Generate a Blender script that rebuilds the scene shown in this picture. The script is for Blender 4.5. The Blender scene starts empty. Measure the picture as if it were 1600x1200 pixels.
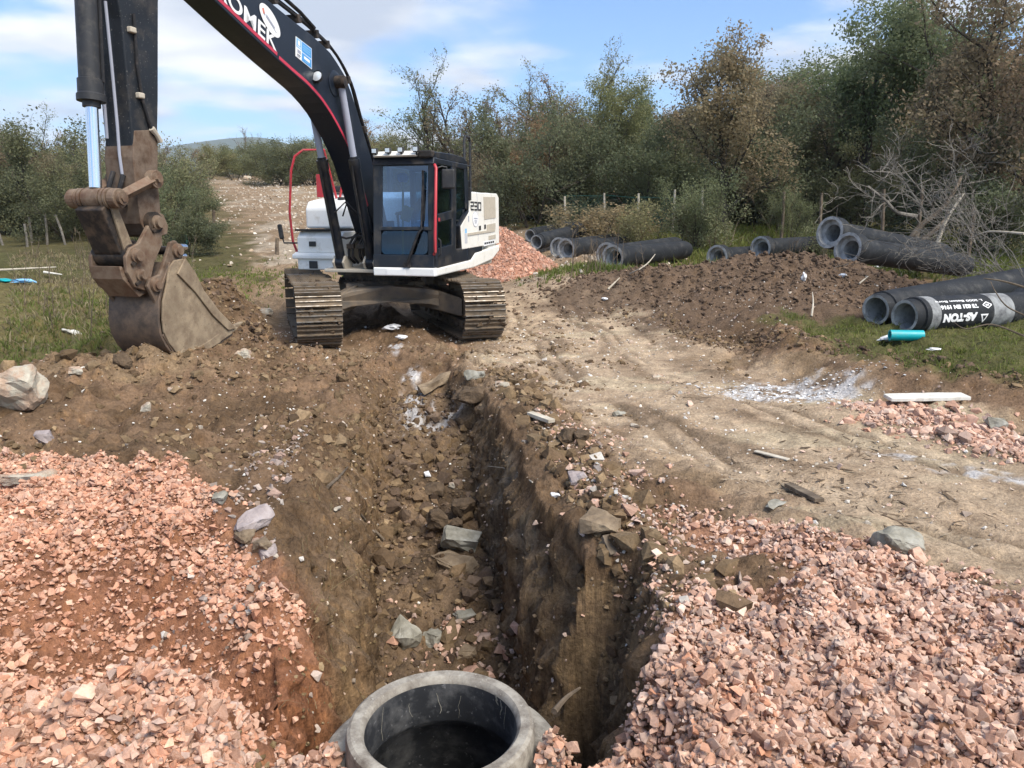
import bpy, bmesh, math, random
import numpy as np
from mathutils import Vector, Matrix, Euler
R = math.radians
scene = bpy.context.scene
C0 = scene.collection

# ------------------------------------------------------------------ camera, sky, sun, exposure
CAM_H, PITCH, FPX = 1.65, R(11.8), 1200.0
cam_data = bpy.data.cameras.new('camera')
cam_data.sensor_width = 36.0
cam_data.lens = 36.0 * FPX / 1600.0
cam_data.clip_start = 0.05
cam_data.clip_end = 9000
cam = bpy.data.objects.new('camera', cam_data)
cam.location = (0, 0, CAM_H)
cam.rotation_euler = (R(90) - PITCH, 0, 0)
C0.objects.link(cam)
scene.camera = cam

SUN_DIR = Vector((0.50, -0.52, 0.92)).normalized()          # towards the sun: right, a little behind the viewer
sun_el = math.asin(SUN_DIR.z)
sun_data = bpy.data.lights.new('sun', 'SUN')
sun_data.energy = 1.3
sun_data.angle = R(34)
sun_data.color = (1.0, 0.93, 0.82)
sun = bpy.data.objects.new('sun', sun_data)
sun.rotation_euler = SUN_DIR.to_track_quat('Z', 'Y').to_euler()
sun.location = (20, -10, 30)
C0.objects.link(sun)

world = bpy.data.worlds.new('World')
scene.world = world
world.use_nodes = True
wn, wl = world.node_tree.nodes, world.node_tree.links
wn.clear()
w_out = wn.new('ShaderNodeOutputWorld')
w_bg = wn.new('ShaderNodeBackground')
w_bg.inputs['Strength'].default_value = 0.062
w_sky = wn.new('ShaderNodeTexSky')
w_sky.sky_type = 'NISHITA'
w_sky.sun_disc = False
w_sky.sun_elevation = sun_el
w_sky.sun_rotation = math.atan2(SUN_DIR.x, SUN_DIR.y)
w_sky.air_density = 1.0
w_sky.dust_density = 0.15
w_sky.ozone_density = 3.0
# clouds: noise on a flat cloud layer seen in perspective, the same over the whole sky
w_tc = wn.new('ShaderNodeTexCoord')
w_sep = wn.new('ShaderNodeSeparateXYZ')
wl.new(w_tc.outputs['Generated'], w_sep.inputs[0])
w_z = wn.new('ShaderNodeMath'); w_z.operation = 'ADD'; w_z.inputs[1].default_value = 0.16
w_zm = wn.new('ShaderNodeMath'); w_zm.operation = 'MAXIMUM'; w_zm.inputs[1].default_value = 0.02
wl.new(w_sep.outputs['Z'], w_z.inputs[0]); wl.new(w_z.outputs[0], w_zm.inputs[0])
w_dx = wn.new('ShaderNodeMath'); w_dx.operation = 'DIVIDE'
w_dy = wn.new('ShaderNodeMath'); w_dy.operation = 'DIVIDE'
wl.new(w_sep.outputs['X'], w_dx.inputs[0]); wl.new(w_zm.outputs[0], w_dx.inputs[1])
wl.new(w_sep.outputs['Y'], w_dy.inputs[0]); wl.new(w_zm.outputs[0], w_dy.inputs[1])
w_cmb = wn.new('ShaderNodeCombineXYZ')
wl.new(w_dx.outputs[0], w_cmb.inputs[0]); wl.new(w_dy.outputs[0], w_cmb.inputs[1])
w_map = wn.new('ShaderNodeMapping')
w_map.inputs['Location'].default_value = (20.2, 11.1, 0.0)
w_map.inputs['Scale'].default_value = (0.85, 1.0, 1.0)
wl.new(w_cmb.outputs[0], w_map.inputs[0])
w_n1 = wn.new('ShaderNodeTexNoise')
w_n1.inputs['Scale'].default_value = 0.8
w_n1.inputs['Detail'].default_value = 9
w_n1.inputs['Roughness'].default_value = 0.5
w_n1.inputs['Distortion'].default_value = 0.25
wl.new(w_map.outputs[0], w_n1.inputs[0])
w_r1 = wn.new('ShaderNodeValToRGB')
w_r1.color_ramp.elements[0].position = 0.448
w_r1.color_ramp.elements[1].position = 0.555
w_r1.color_ramp.interpolation = 'EASE'
wl.new(w_n1.outputs['Fac'], w_r1.inputs[0])
w_n2 = wn.new('ShaderNodeTexNoise')                            # thicker, greyer bodies of the clouds
w_n2.inputs['Scale'].default_value = 1.9
w_n2.inputs['Detail'].default_value = 6
wl.new(w_map.outputs[0], w_n2.inputs[0])
w_r2 = wn.new('ShaderNodeValToRGB')
w_r2.color_ramp.elements[0].position = 0.36
w_r2.color_ramp.elements[0].color = (2.35, 2.65, 3.2, 1)
w_r2.color_ramp.elements[1].position = 0.60
w_r2.color_ramp.elements[1].color = (4.6, 4.65, 4.7, 1)
wl.new(w_n2.outputs['Fac'], w_r2.inputs[0])
w_tint = wn.new('ShaderNodeMix'); w_tint.data_type = 'RGBA'; w_tint.blend_type = 'MULTIPLY'; w_tint.inputs[0].default_value = 1.0
w_tint.inputs[7].default_value = (.52, .655, .78, 1)
wl.new(w_sky.outputs[0], w_tint.inputs[6])
w_mix = wn.new('ShaderNodeMix'); w_mix.data_type = 'RGBA'
wl.new(w_r1.outputs['Color'], w_mix.inputs[0])
wl.new(w_tint.outputs[2], w_mix.inputs[6])
wl.new(w_r2.outputs['Color'], w_mix.inputs[7])
wl.new(w_mix.outputs[2], w_bg.inputs['Color'])
wl.new(w_bg.outputs[0], w_out.inputs[0])

scene.view_settings.view_transform = 'Standard'
scene.view_settings.look = 'None'
scene.view_settings.exposure = 2.16
scene.view_settings.gamma = 1.0
scene.view_settings.use_curve_mapping = False
try:
    scene.cycles.max_bounces = 6
    scene.cycles.transparent_max_bounces = 12
    scene.cycles.diffuse_bounces = 3
    scene.cycles.use_adaptive_sampling = True
    scene.cycles.use_denoising = True
except Exception:
    pass

# ------------------------------------------------------------------ numpy noise and masks
_rs = np.random.RandomState(7)
_T = _rs.rand(256, 256)
def vnoise(x, y, seed=0):
    x = np.asarray(x, float) + seed * 17.37; y = np.asarray(y, float) + seed * 9.71
    xi = np.floor(x).astype(np.int64); yi = np.floor(y).astype(np.int64)
    fx = x - xi; fy = y - yi
    fx = fx * fx * (3 - 2 * fx); fy = fy * fy * (3 - 2 * fy)
    a = _T[xi & 255, yi & 255]; b = _T[(xi + 1) & 255, yi & 255]
    c = _T[xi & 255, (yi + 1) & 255]; d = _T[(xi + 1) & 255, (yi + 1) & 255]
    return (a + (b - a) * fx) * (1 - fy) + (c + (d - c) * fx) * fy - 0.5
def fbm(x, y, f, octaves=4, seed=0, gain=0.5):
    s = 0.0; a = 1.0
    ca, sa = math.cos(0.6), math.sin(0.6)
    x = np.asarray(x, float); y = np.asarray(y, float)
    for k in range(octaves):
        s = s + a * vnoise(x * f, y * f, seed + k)
        x, y = ca * x - sa * y, sa * x + ca * y
        f *= 2.03; a *= gain
    return s
def worley(x, y, f, seed=0):
    """Distance to the nearest of jittered cell points: lumps of soil."""
    x = np.asarray(x, float) * f; y = np.asarray(y, float) * f
    xi = np.floor(x).astype(np.int64); yi = np.floor(y).astype(np.int64)
    best = np.full(np.shape(x), 9.0)
    for dx in (-1, 0, 1):
        for dy in (-1, 0, 1):
            cx_, cy_ = xi + dx, yi + dy
            px = cx_ + _T[(cx_ + seed * 31) & 255, (cy_ + 7) & 255]
            py = cy_ + _T[(cx_ + 101) & 255, (cy_ + seed * 17) & 255]
            best = np.minimum(best, (px - x) ** 2 + (py - y) ** 2)
    return np.sqrt(best)
def sstep(a, b, x):
    t = np.clip((np.asarray(x, float) - a) / (b - a), 0, 1)
    return t * t * (3 - 2 * t)
def sdpoly(x, y, poly):
    """Signed distance to a polygon, negative inside."""
    x = np.asarray(x, float); y = np.asarray(y, float)
    d = np.full(x.shape, 1e9); ins = np.zeros(x.shape, bool)
    n = len(poly)
    for i in range(n):
        ax, ay = poly[i]; bx, by = poly[(i + 1) % n]
        ex, ey = bx - ax, by - ay
        t = np.clip(((x - ax) * ex + (y - ay) * ey) / (ex * ex + ey * ey + 1e-12), 0, 1)
        d = np.minimum(d, (x - ax - ex * t) ** 2 + (y - ay - ey * t) ** 2)
        if ay != by:
            c = ((ay > y) != (by > y)) & (x < (bx - ax) * (y - ay) / (by - ay) + ax)
            ins ^= c
    d = np.sqrt(d)
    return np.where(ins, -d, d)
def sdline(x, y, pts):
    x = np.asarray(x, float); y = np.asarray(y, float)
    d = np.full(x.shape, 1e9)
    for (ax, ay), (bx, by) in zip(pts[:-1], pts[1:]):
        ex, ey = bx - ax, by - ay
        t = np.clip(((x - ax) * ex + (y - ay) * ey) / (ex * ex + ey * ey + 1e-12), 0, 1)
        d = np.minimum(d, (x - ax - ex * t) ** 2 + (y - ay - ey * t) ** 2)
    return np.sqrt(d)
def gauss(x, y, cx_, cy_, rx, ry, ang=0.0):
    c, s = math.cos(ang), math.sin(ang)
    u = (x - cx_) * c + (y - cy_) * s; v = -(x - cx_) * s + (y - cy_) * c
    return np.exp(-(u / rx) ** 2 - (v / ry) ** 2)

# sight lines: a point of the place from where it is seen, used to survey positions on the ground
_cp, _sp = math.cos(PITCH), math.sin(PITCH)
def ray(px, py):
    a, b = (px - 800) / FPX, -(py - 600) / FPX
    return np.array([a, _cp + b * _sp, -_sp + b * _cp])
def flat(px, py, z=0.0):
    r = ray(px, py); t = (z - CAM_H) / r[2]
    return (r[0] * t, r[1] * t)
def flats(pts, z=0.0):
    return [flat(a, b, z) for a, b in pts]
def at(px, py, dist):
    """The point at depth DIST along a sight line."""
    r = ray(px, py)
    return Vector((r[0] * dist, r[1] * dist, CAM_H + r[2] * dist))

# ------------------------------------------------------------------ the lie of the land
def trench_x(y):
    return 0.2245 - 0.15 * np.clip(y, 1.5, 10.0)
_gy = [-50, 10, 12, 15, 20, 24, 27, 30, 45, 60, 75, 120, 300, 3000]
_gz = [0, 0, .08, .25, .55, .95, 1.3, 1.6, 3.1, 4.8, 6.2, 6.8, 4.0, -20]
PIT = [(-2.6, 2.75), (-2.95, 3.6), (-2.35, 4.35), (-1.6, 4.05), (-1.05, 3.45), (-.5, 3.1), (-.35, 2.5), (-1.0, 2.38), (-1.9, 2.4)]
GRASS_R = flats([(1210, 505), (1290, 555), (1400, 588), (1600, 610), (1900, 640), (2000, 470), (1600, 490), (1360, 508)], .2)
ROAD = [(9.0, 1.0), (5.2, 2.6), (3.2, 4.3), (2.0, 6.2), (1.3, 8.5), (1.15, 11.0), (.8, 14.0), (.3, 18.0), (-1.5, 24), (-6, 32), (-12, 45), (-19, 62), (-23, 80)]
FIELD_L = [(-3.9, 9.2), (-4.3, 8.1), (-6.5, 7.3), (-12, 7.0), (-40, 8), (-40, 22), (-14, 23.5), (-9.6, 24), (-6.3, 16), (-4.7, 12)]
def excavation(x, y):
    u = x - trench_x(y)
    depth = np.interp(y, [1.5, 2.0, 2.42, 2.52, 2.8, 4.64, 5.95, 7.4, 8.6, 9.25, 9.7], [0.0, .12, .30, .40, 1.35, 1.10, .94, .58, .36, .12, 0])
    wsc = np.interp(y, [2.0, 3.0, 7.5, 9.7], [1.0, 1.0, .95, .45])
    wob = fbm(y, y * 0 + 3.3, 1.6, 3, 5) * .16
    wob2 = fbm(y, y * 0 + 8.1, 1.3, 3, 9) * .16
    right = 1 - sstep(.45, .70, u / wsc + wob)
    left = (1 - sstep(.44, .70, -u / wsc + wob2)) * .72 + (1 - sstep(.5, .95, -u / wsc + wob2)) * .28
    e1 = depth * np.where(u > 0, right ** .8, left)
    sd = sdpoly(x, y, PIT) + fbm(x, y, 1.7, 3, 12) * .18
    e2 = .74 * sstep(-.1, .90, -sd) * (.55 + .45 * sstep(-2.6, -1.2, x))
    # the space dug out round the manhole on its right
    e3 = 1.2 * (1 - sstep(.0, .30, sdpoly(x, y, [(.0, 2.95), (.42, 2.85), (.46, 3.5), (-.1, 3.5)]) + .06))
    # the ground stands clear of the manhole neck and is hollow where its shaft goes down
    dm = np.hypot(x + .28, y - 2.69)
    e4 = .43 * (1 - sstep(.58, .95, dm)) + 1.2 * (1 - sstep(.44, .475, dm))
    return np.maximum(np.maximum(e1, e2), np.maximum(e3, e4))
def road_offset(x, y):
    """Signed distance to the middle of the vehicle track, positive on its right."""
    best = np.full(np.shape(x), 1e9); sgn = np.ones(np.shape(x))
    for (ax, ay), (bx, by) in zip(ROAD[:-1], ROAD[1:]):
        ex, ey = bx - ax, by - ay
        t = np.clip(((x - ax) * ex + (y - ay) * ey) / (ex * ex + ey * ey), 0, 1)
        d = np.hypot(x - ax - ex * t, y - ay - ey * t); s = np.sign(ex * (y - ay) - ey * (x - ax)) * -1
        sgn = np.where(d < best, s, sgn); best = np.minimum(best, d)
    return best * sgn
def strips(x, y):
    """Wheel tracks worn smooth, and the churned ridges of soil thrown up between them."""
    o = road_offset(x, y) + fbm(x, y, .5, 2, 144) * .35 + fbm(x, y, 2.5, 2, 145) * .08
    rut = np.exp(-((o + .95) / .2) ** 2) + np.exp(-((o - .55) / .2) ** 2) + .7 * np.exp(-((o + .2) / .13) ** 2)
    rid = np.exp(-((o + .55) / .16) ** 2) + np.exp(-((o - .15) / .13) ** 2) + np.exp(-((o - 1.0) / .22) ** 2) + .9 * np.exp(-((o + 1.5) / .25) ** 2)
    rid = rid * sstep(-.12, .18, fbm(x, y, 1.1, 3, 146))
    return rut, rid
def rut_lines(x, y):
    """Narrow tyre ruts along the vehicle track, broken here and there."""
    o = road_offset(x, y) + fbm(x, y, .35, 2, 147) * .5 + fbm(x, y, 1.5, 2, 148) * .10
    r = sum(np.exp(-((o - c) / w) ** 2) for c, w in ((-.82, .05), (-.60, .04), (.28, .05), (.50, .04), (1.02, .05)))
    return np.clip(r, 0, 1) * sstep(-.18, .12, fbm(x, y, .7, 3, 149)) * sstep(2.6, 4.0, y) * (1 - sstep(13, 17, y))
def base_height(x, y):
    yy = y - 3.2 * np.exp(-((x + 2.0) / 3.2) ** 2)
    z = np.interp(yy, _gy, _gz)
    far = sstep(12, 40, y)
    z = z + far * (fbm(x, y, .06, 3, 21) * 1.2)
    z = z + sstep(70, 300, np.abs(x)) * -2
    # soil heaped up along the right, and the low bank in front of the grass
    z = z + 0.62 * gauss(x, y, 5.3, 14.3, 1.7, 1.2, -.1) + .22 * gauss(x, y, 7.2, 14.4, 1.4, 1.0) + .45 * gauss(x, y, 3.4, 14.6, 2.0, 1.3, -.25) + .35 * gauss(x, y, 1.6, 17.0, 1.4, 2.2, 0)
    z = z + .18 * gauss(x, y, 4.4, 12.6, 2.2, 1.0, -.2)
    sg = sdpoly(x, y, GRASS_R)
    z = z + .22 * (1 - sstep(-.1, .9, sg)) + .10 * np.exp(-((sg - .25) / .3) ** 2)
    # spoil on the left where the bucket rests, and heaped behind it
    z = z + .33 * gauss(x, y, -3.75, 7.55, 1.25, .85, .3) + .20 * gauss(x, y, -4.6, 6.5, 1.1, .8) + .12 * gauss(x, y, -2.7, 8.1, .9, .9)
    z = z + .95 * gauss(x, y, -3.75, 9.75, .62, .75, .2) + .35 * gauss(x, y, -4.5, 9.0, .7, .6)
    z = z + .10 * gauss(x, y, -2.5, 5.0, 1.6, .5, -.1)
    # crumbled soil heaped along the right lip of the trench
    ul = x - trench_x(y)
    z = z + .09 * np.exp(-((ul - 1.0) / .17) ** 2) * sstep(2.9, 3.6, y) * (1 - sstep(7.5, 9, y)) * (.7 + 1.6 * fbm(x, y, 3.0, 3, 57))
    # gravel tipped on both sides
    z = z + .10 * gauss(x, y, -2.4, 4.55, .9, .35, -.15) + .02 * gauss(x, y, 1.6, 3.0, .9, .6)
    z = z + .12 * gauss(x, y, 3.6, 6.2, 1.5, .35, -.35)
    # wheel ruts of the track
    dr = sdline(x, y, ROAD)
    z = z - .012 * np.exp(-((dr - .75) / .22) ** 2) * sstep(2.5, 4.5, y) * (1 - sstep(16, 26, y))
    sl, st = strips(x, y)
    near = sstep(2.2, 3.4, y) * (1 - sstep(13, 20, y))
    z = z - .028 * rut_lines(x, y)
    z = z - .016 * sl * near + .020 * st * near * (.6 + 1.5 * fbm(x, y, 5.0, 3, 143))
    return z
def zone_masks(x, y):
    n = fbm(x, y, 1.3, 4, 31); n2 = fbm(x, y, 5.0, 3, 37)
    road = 1 - sstep(.9, 1.9, sdline(x, y, ROAD) + n * .9 + n2 * .3)
    grassr = 1 - sstep(-.15, .25, sdpoly(x, y, GRASS_R) + n * .8 + n2 * .4)
    field = 1 - sstep(-.2, .3, sdpoly(x, y, FIELD_L) + n * .7 + n2 * .3)
    meadow = sstep(16.0, 18.5, y + n * 2.0) * sstep(2.0, 3.4, np.abs(sdline(x, y, ROAD)) + n * 1.5)
    hillsoil = (1 - sstep(3.2, 6.5, sdline(x, y, ROAD) + n * 2.5)) * sstep(15, 18, y)
    hillsoil = np.maximum(hillsoil, 1 - sstep(-.6, .6, sdpoly(x, y, [(-4.5, 12.5), (-6.6, 19.5), (-8.6, 25), (-15, 44), (-24, 70), (-10, 70), (-3, 42), (-.5, 20), (-1.2, 13)]) + n * 1.6))
    heap = np.clip(1.5 * gauss(x, y, 5.6, 14.2, 2.6, 1.9) + 1.4 * gauss(x, y, 3.0, 14.5, 2.2, 1.6) + gauss(x, y, 5.0, 11.9, 2.6, .7), 0, 1)
    heap = sstep(.25, .6, heap + n * .5)
    return road, grassr, field, meadow * (1 - hillsoil), hillsoil, heap
def roughness_amp(x, y):
    road = 1 - sstep(.8, 1.9, sdline(x, y, ROAD))
    return 1 - .78 * road
def detail(x, y):
    amp = roughness_amp(x, y)
    near = 1 - sstep(14, 30, y)
    d = fbm(x, y, 1.1, 4, 41) * .13 + fbm(x, y, 5.0, 5, 45, .66) * .085
    lump = np.clip(.55 - worley(x + fbm(x, y, 4, 2, 3) * .1, y, 7.0, 2), 0, 1) * .10 * sstep(-.15, .2, fbm(x, y, 1.7, 2, 51))
    lump2 = np.clip(.5 - worley(x, y + fbm(x, y, 5, 2, 4) * .08, 16.0, 5), 0, 1) * .05 * sstep(-.25, .25, fbm(x, y, 2.3, 2, 53))
    heap = np.clip(gauss(x, y, 5.6, 14.2, 2.6, 1.9) + gauss(x, y, 3.0, 14.5, 2.4, 1.6) + gauss(x, y, -3.8, 9.6, 1.2, 1.2), 0, 1)
    lump3 = np.clip(.6 - worley(x, y, 3.6, 8), 0, 1) * .13 * heap
    wx, wy = x + fbm(x, y, 3.0, 3, 5) * .22, y + fbm(x, y, 3.0, 3, 6) * .22
    lump = lump + np.clip(.58 - worley(wx, wy, 4.4, 14), 0, 1) * .16 * sstep(-.12, .2, fbm(x, y, .9, 3, 55)) * (1 - sstep(-1.2, -.4, x - trench_x(y)))
    small = fbm(x, y, 1.0, 3, 47) * .03 + fbm(x, y, 9.0, 3, 48) * .012
    return (small + near * (amp * (d + lump + lump2) + lump3))
def height(x, y):
    x = np.asarray(x, float); y = np.asarray(y, float)
    e = excavation(x, y)
    z = base_height(x, y) - e + detail(x, y)
    # loose soil on the trench floor
    z = z + sstep(.3, .7, e) * (np.clip(.6 - worley(x, y, 5.0, 11), 0, 1) * .12 + fbm(x, y, 3.0, 3, 60) * .12)
    # firm standing under the crawler tracks
    q = 18 * math.pi / 180
    lx = (x + 2.15) * math.cos(q) + (y - 12.65) * math.sin(q); ly = -(x + 2.15) * math.sin(q) + (y - 12.65) * math.cos(q)
    pad = (1 - sstep(.42, .75, np.abs(np.abs(lx) - 1.15))) * (1 - sstep(2.2, 2.9, np.abs(ly)))
    z = z * (1 - pad) + (-.03) * pad
    mid = (1 - sstep(.7, 1.1, np.abs(lx))) * (1 - sstep(1.9, 2.8, np.abs(ly)))
    return z - mid * .05
def hit(px, py):
    """Where a sight line meets the ground."""
    r = ray(px, py)
    t = np.concatenate([np.linspace(1.8, 14, 1400), np.linspace(14.02, 120, 1500)])
    z = CAM_H + r[2] * t
    g = height(r[0] * t, r[1] * t)
    k = int(np.argmax(z < g)) if np.any(z < g) else len(t) - 1
    return Vector((r[0] * t[k], r[1] * t[k], g[k]))
def ground_z(x, y):
    return float(height(np.array([x]), np.array([y]))[0])

# ------------------------------------------------------------------ procedural materials
def _nodes(name):
    m = bpy.data.materials.new(name); m.use_nodes = True
    nt = m.node_tree; nt.nodes.clear()
    out = nt.nodes.new('ShaderNodeOutputMaterial')
    b = nt.nodes.new('ShaderNodeBsdfPrincipled')
    nt.links.new(b.outputs[0], out.inputs[0])
    return m, nt, b, out
def _noise(nt, scale, detail=5, rough=.55, coord='Object', vec=None, stretch=None):
    n = nt.nodes.new('ShaderNodeTexNoise')
    n.inputs['Scale'].default_value = scale; n.inputs['Detail'].default_value = detail; n.inputs['Roughness'].default_value = rough
    tc = nt.nodes.new('ShaderNodeTexCoord')
    if stretch:
        mp = nt.nodes.new('ShaderNodeMapping'); mp.inputs['Scale'].default_value = stretch
        nt.links.new(tc.outputs[coord], mp.inputs[0]); nt.links.new(mp.outputs[0], n.inputs[0])
    else:
        nt.links.new(tc.outputs[coord], n.inputs[0])
    return n
def _ramp(nt, src, stops):
    r = nt.nodes.new('ShaderNodeValToRGB')
    e = r.color_ramp.elements
    while len(e) < len(stops): e.new(.5)
    for k, (p, c) in enumerate(stops):
        e[k].position = p; e[k].color = tuple(c) + (1,) if len(c) == 3 else c
    nt.links.new(src, r.inputs[0]); return r
def _mix(nt, fac, a, b, mode='MIX'):
    m = nt.nodes.new('ShaderNodeMix'); m.data_type = 'RGBA'; m.blend_type = mode
    for i, v in ((0, fac), (6, a), (7, b)):
        if hasattr(v, 'links') or hasattr(v, 'is_linked'): nt.links.new(v, m.inputs[i])
        elif i == 0: m.inputs[0].default_value = v
        else: m.inputs[i].default_value = tuple(v) + (1,) if len(v) == 3 else v
    return m.outputs[2]
def _bump(nt, src, b, dist=.01, strength=.6):
    n = nt.nodes.new('ShaderNodeBump'); n.inputs['Distance'].default_value = dist; n.inputs['Strength'].default_value = strength
    nt.links.new(src, n.inputs['Height']); nt.links.new(n.outputs[0], b.inputs['Normal'])
def painted(name, col, rough=.4, metal=0.0, dirt=None, dirt_amt=.35, scale=3.0, bump=0.0, spec=.5, var=.12, speck=None):
    """A paint, steel or plastic surface with uneven tone, dirt in large patches and fine specks."""
    m, nt, b, out = _nodes(name)
    n1 = _noise(nt, scale, 6, .6)
    lo = tuple(c * (1 - var) for c in col); hi = tuple(min(1, c * (1 + var)) for c in col)
    c = _ramp(nt, n1.outputs['Fac'], [(.3, lo), (.7, hi)]).outputs[0]
    if dirt:
        n2 = _noise(nt, scale * 1.7, 9, .68)
        f = _ramp(nt, n2.outputs['Fac'], [(max(0, .62 - dirt_amt * .5), (0, 0, 0)), (min(1, .80 - dirt_amt * .35), (1, 1, 1))]).outputs[0]
        c = _mix(nt, f, c, dirt)
    if speck:
        n3 = _noise(nt, 45, 3, .6)
        f = _ramp(nt, n3.outputs['Fac'], [(.64, (0, 0, 0)), (.70, (1, 1, 1))]).outputs[0]
        c = _mix(nt, f, c, speck)
    nt.links.new(c, b.inputs['Base Color'])
    nr = _noise(nt, scale * 2.3, 5, .6)
    rr = nt.nodes.new('ShaderNodeMapRange'); rr.inputs[3].default_value = max(.03, rough - .1); rr.inputs[4].default_value = min(1, rough + .18)
    nt.links.new(nr.outputs['Fac'], rr.inputs[0]); nt.links.new(rr.outputs[0], b.inputs['Roughness'])
    b.inputs['Metallic'].default_value = metal
    b.inputs['Specular IOR Level'].default_value = spec
    if bump:
        nb = _noise(nt, scale * 9, 6, .65); _bump(nt, nb.outputs['Fac'], b, bump)
    return m
def attr_mat(name, rough=.92, fine=60, bump=.006, contrast=.45, rnd=False):
    """Colour from the piece's own 'col' attribute, with grain and relief on top."""
    m, nt, b, out = _nodes(name)
    a = nt.nodes.new('ShaderNodeAttribute'); a.attribute_name = 'col'
    n1 = _noise(nt, fine, 7, .65); n2 = _noise(nt, fine * .13, 5, .6)
    k1 = _ramp(nt, n1.outputs['Fac'], [(.25, (1 - contrast,) * 3), (.5, (1, 1, 1)), (.75, (1 + contrast,) * 3)]).outputs[0]
    k2 = _ramp(nt, n2.outputs['Fac'], [(.28, (.72, .70, .68)), (.55, (1, 1, 1)), (.75, (1.22, 1.2, 1.16))]).outputs[0]
    c = _mix(nt, 1.0, a.outputs['Color'], k1, 'MULTIPLY'); c = _mix(nt, 1.0, c, k2, 'MULTIPLY')
    nt.links.new(c, b.inputs['Base Color'])
    b.inputs['Roughness'].default_value = rough; b.inputs['Specular IOR Level'].default_value = .18
    _bump(nt, n1.outputs['Fac'], b, bump, .8)
    return m
def soil_mat(name):
    m, nt, b, out = _nodes(name)
    a = nt.nodes.new('ShaderNodeAttribute'); a.attribute_name = 'col'
    n1 = _noise(nt, 42, 8, .68); n2 = _noise(nt, 6, 6, .6); n4 = _noise(nt, 150, 3, .6)
    g = nt.nodes.new('ShaderNodeNewGeometry'); sp = nt.nodes.new('ShaderNodeSeparateXYZ'); nt.links.new(g.outputs['True Normal'], sp.inputs[0])
    steep = nt.nodes.new('ShaderNodeMapRange'); steep.inputs[1].default_value = .62; steep.inputs[2].default_value = .30; nt.links.new(sp.outputs['Z'], steep.inputs[0])
    st = _noise(nt, 1.0, 7, .65, stretch=(26, 26, 2.2)); st2 = _noise(nt, 1.0, 5, .6, stretch=(5, 5, 9))
    k1 = _ramp(nt, n1.outputs['Fac'], [(.25, (.50, .48, .46)), (.5, (1, 1, 1)), (.75, (1.45, 1.45, 1.42))]).outputs[0]
    k2 = _ramp(nt, n2.outputs['Fac'], [(.28, (.70, .68, .66)), (.55, (1, 1, 1)), (.75, (1.25, 1.22, 1.16))]).outputs[0]
    k3 = _ramp(nt, st.outputs['Fac'], [(.3, (.55, .54, .52)), (.5, (.95, .95, .95)), (.72, (1.5, 1.45, 1.35))]).outputs[0]
    k4 = _ramp(nt, st2.outputs['Fac'], [(.35, (.75, .70, .66)), (.65, (1.2, 1.15, 1.0))]).outputs[0]
    k5 = _ramp(nt, n4.outputs['Fac'], [(.66, (1, 1, 1)), (.72, (1.9, 1.85, 1.75))]).outputs[0]
    c = _mix(nt, 1.0, a.outputs['Color'], k1, 'MULTIPLY'); c = _mix(nt, 1.0, c, k2, 'MULTIPLY'); c = _mix(nt, 1.0, c, k5, 'MULTIPLY')
    c3 = _mix(nt, 1.0, c, k3, 'MULTIPLY'); c3 = _mix(nt, 1.0, c3, k4, 'MULTIPLY')
    c = _mix(nt, steep.outputs[0], c, c3)
    nt.links.new(c, b.inputs['Base Color'])
    b.inputs['Roughness'].default_value = .96; b.inputs['Specular IOR Level'].default_value = .12
    hs = nt.nodes.new('ShaderNodeMix'); hs.data_type = 'FLOAT'
    ad = nt.nodes.new('ShaderNodeMath'); ad.operation = 'MULTIPLY_ADD'; ad.inputs[1].default_value = .5; nt.links.new(n1.outputs['Fac'], ad.inputs[0]); nt.links.new(st.outputs['Fac'], ad.inputs[2])
    nt.links.new(steep.outputs[0], hs.inputs[0]); nt.links.new(n1.outputs['Fac'], hs.inputs[2]); nt.links.new(ad.outputs[0], hs.inputs[3])
    _bump(nt, hs.outputs[0], b, .035, .9)
    return m
def rock_mat(name, cols, scale=9, rough=.85, bump=.01, byobj=False):
    m, nt, b, out = _nodes(name)
    n1 = _noise(nt, scale, 8, .65)
    c = _ramp(nt, n1.outputs['Fac'], [(.28 + .44 * k / (len(cols) - 1), cc) for k, cc in enumerate(cols)]).outputs[0]
    if byobj:
        oi = nt.nodes.new('ShaderNodeObjectInfo')
        t = _ramp(nt, oi.outputs['Random'], [(0, (.68, .60, .56)), (.35, (1, .92, .88)), (.7, (1.0, 1.0, 1.0)), (1, (1.2, 1.2, 1.2))]).outputs[0]
        c = _mix(nt, 1.0, c, t, 'MULTIPLY')
    nt.links.new(c, b.inputs['Base Color'])
    b.inputs['Roughness'].default_value = rough; b.inputs['Specular IOR Level'].default_value = .25
    nb = _noise(nt, scale * 4, 7, .7); _bump(nt, nb.outputs['Fac'], b, bump, .8)
    return m
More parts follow.
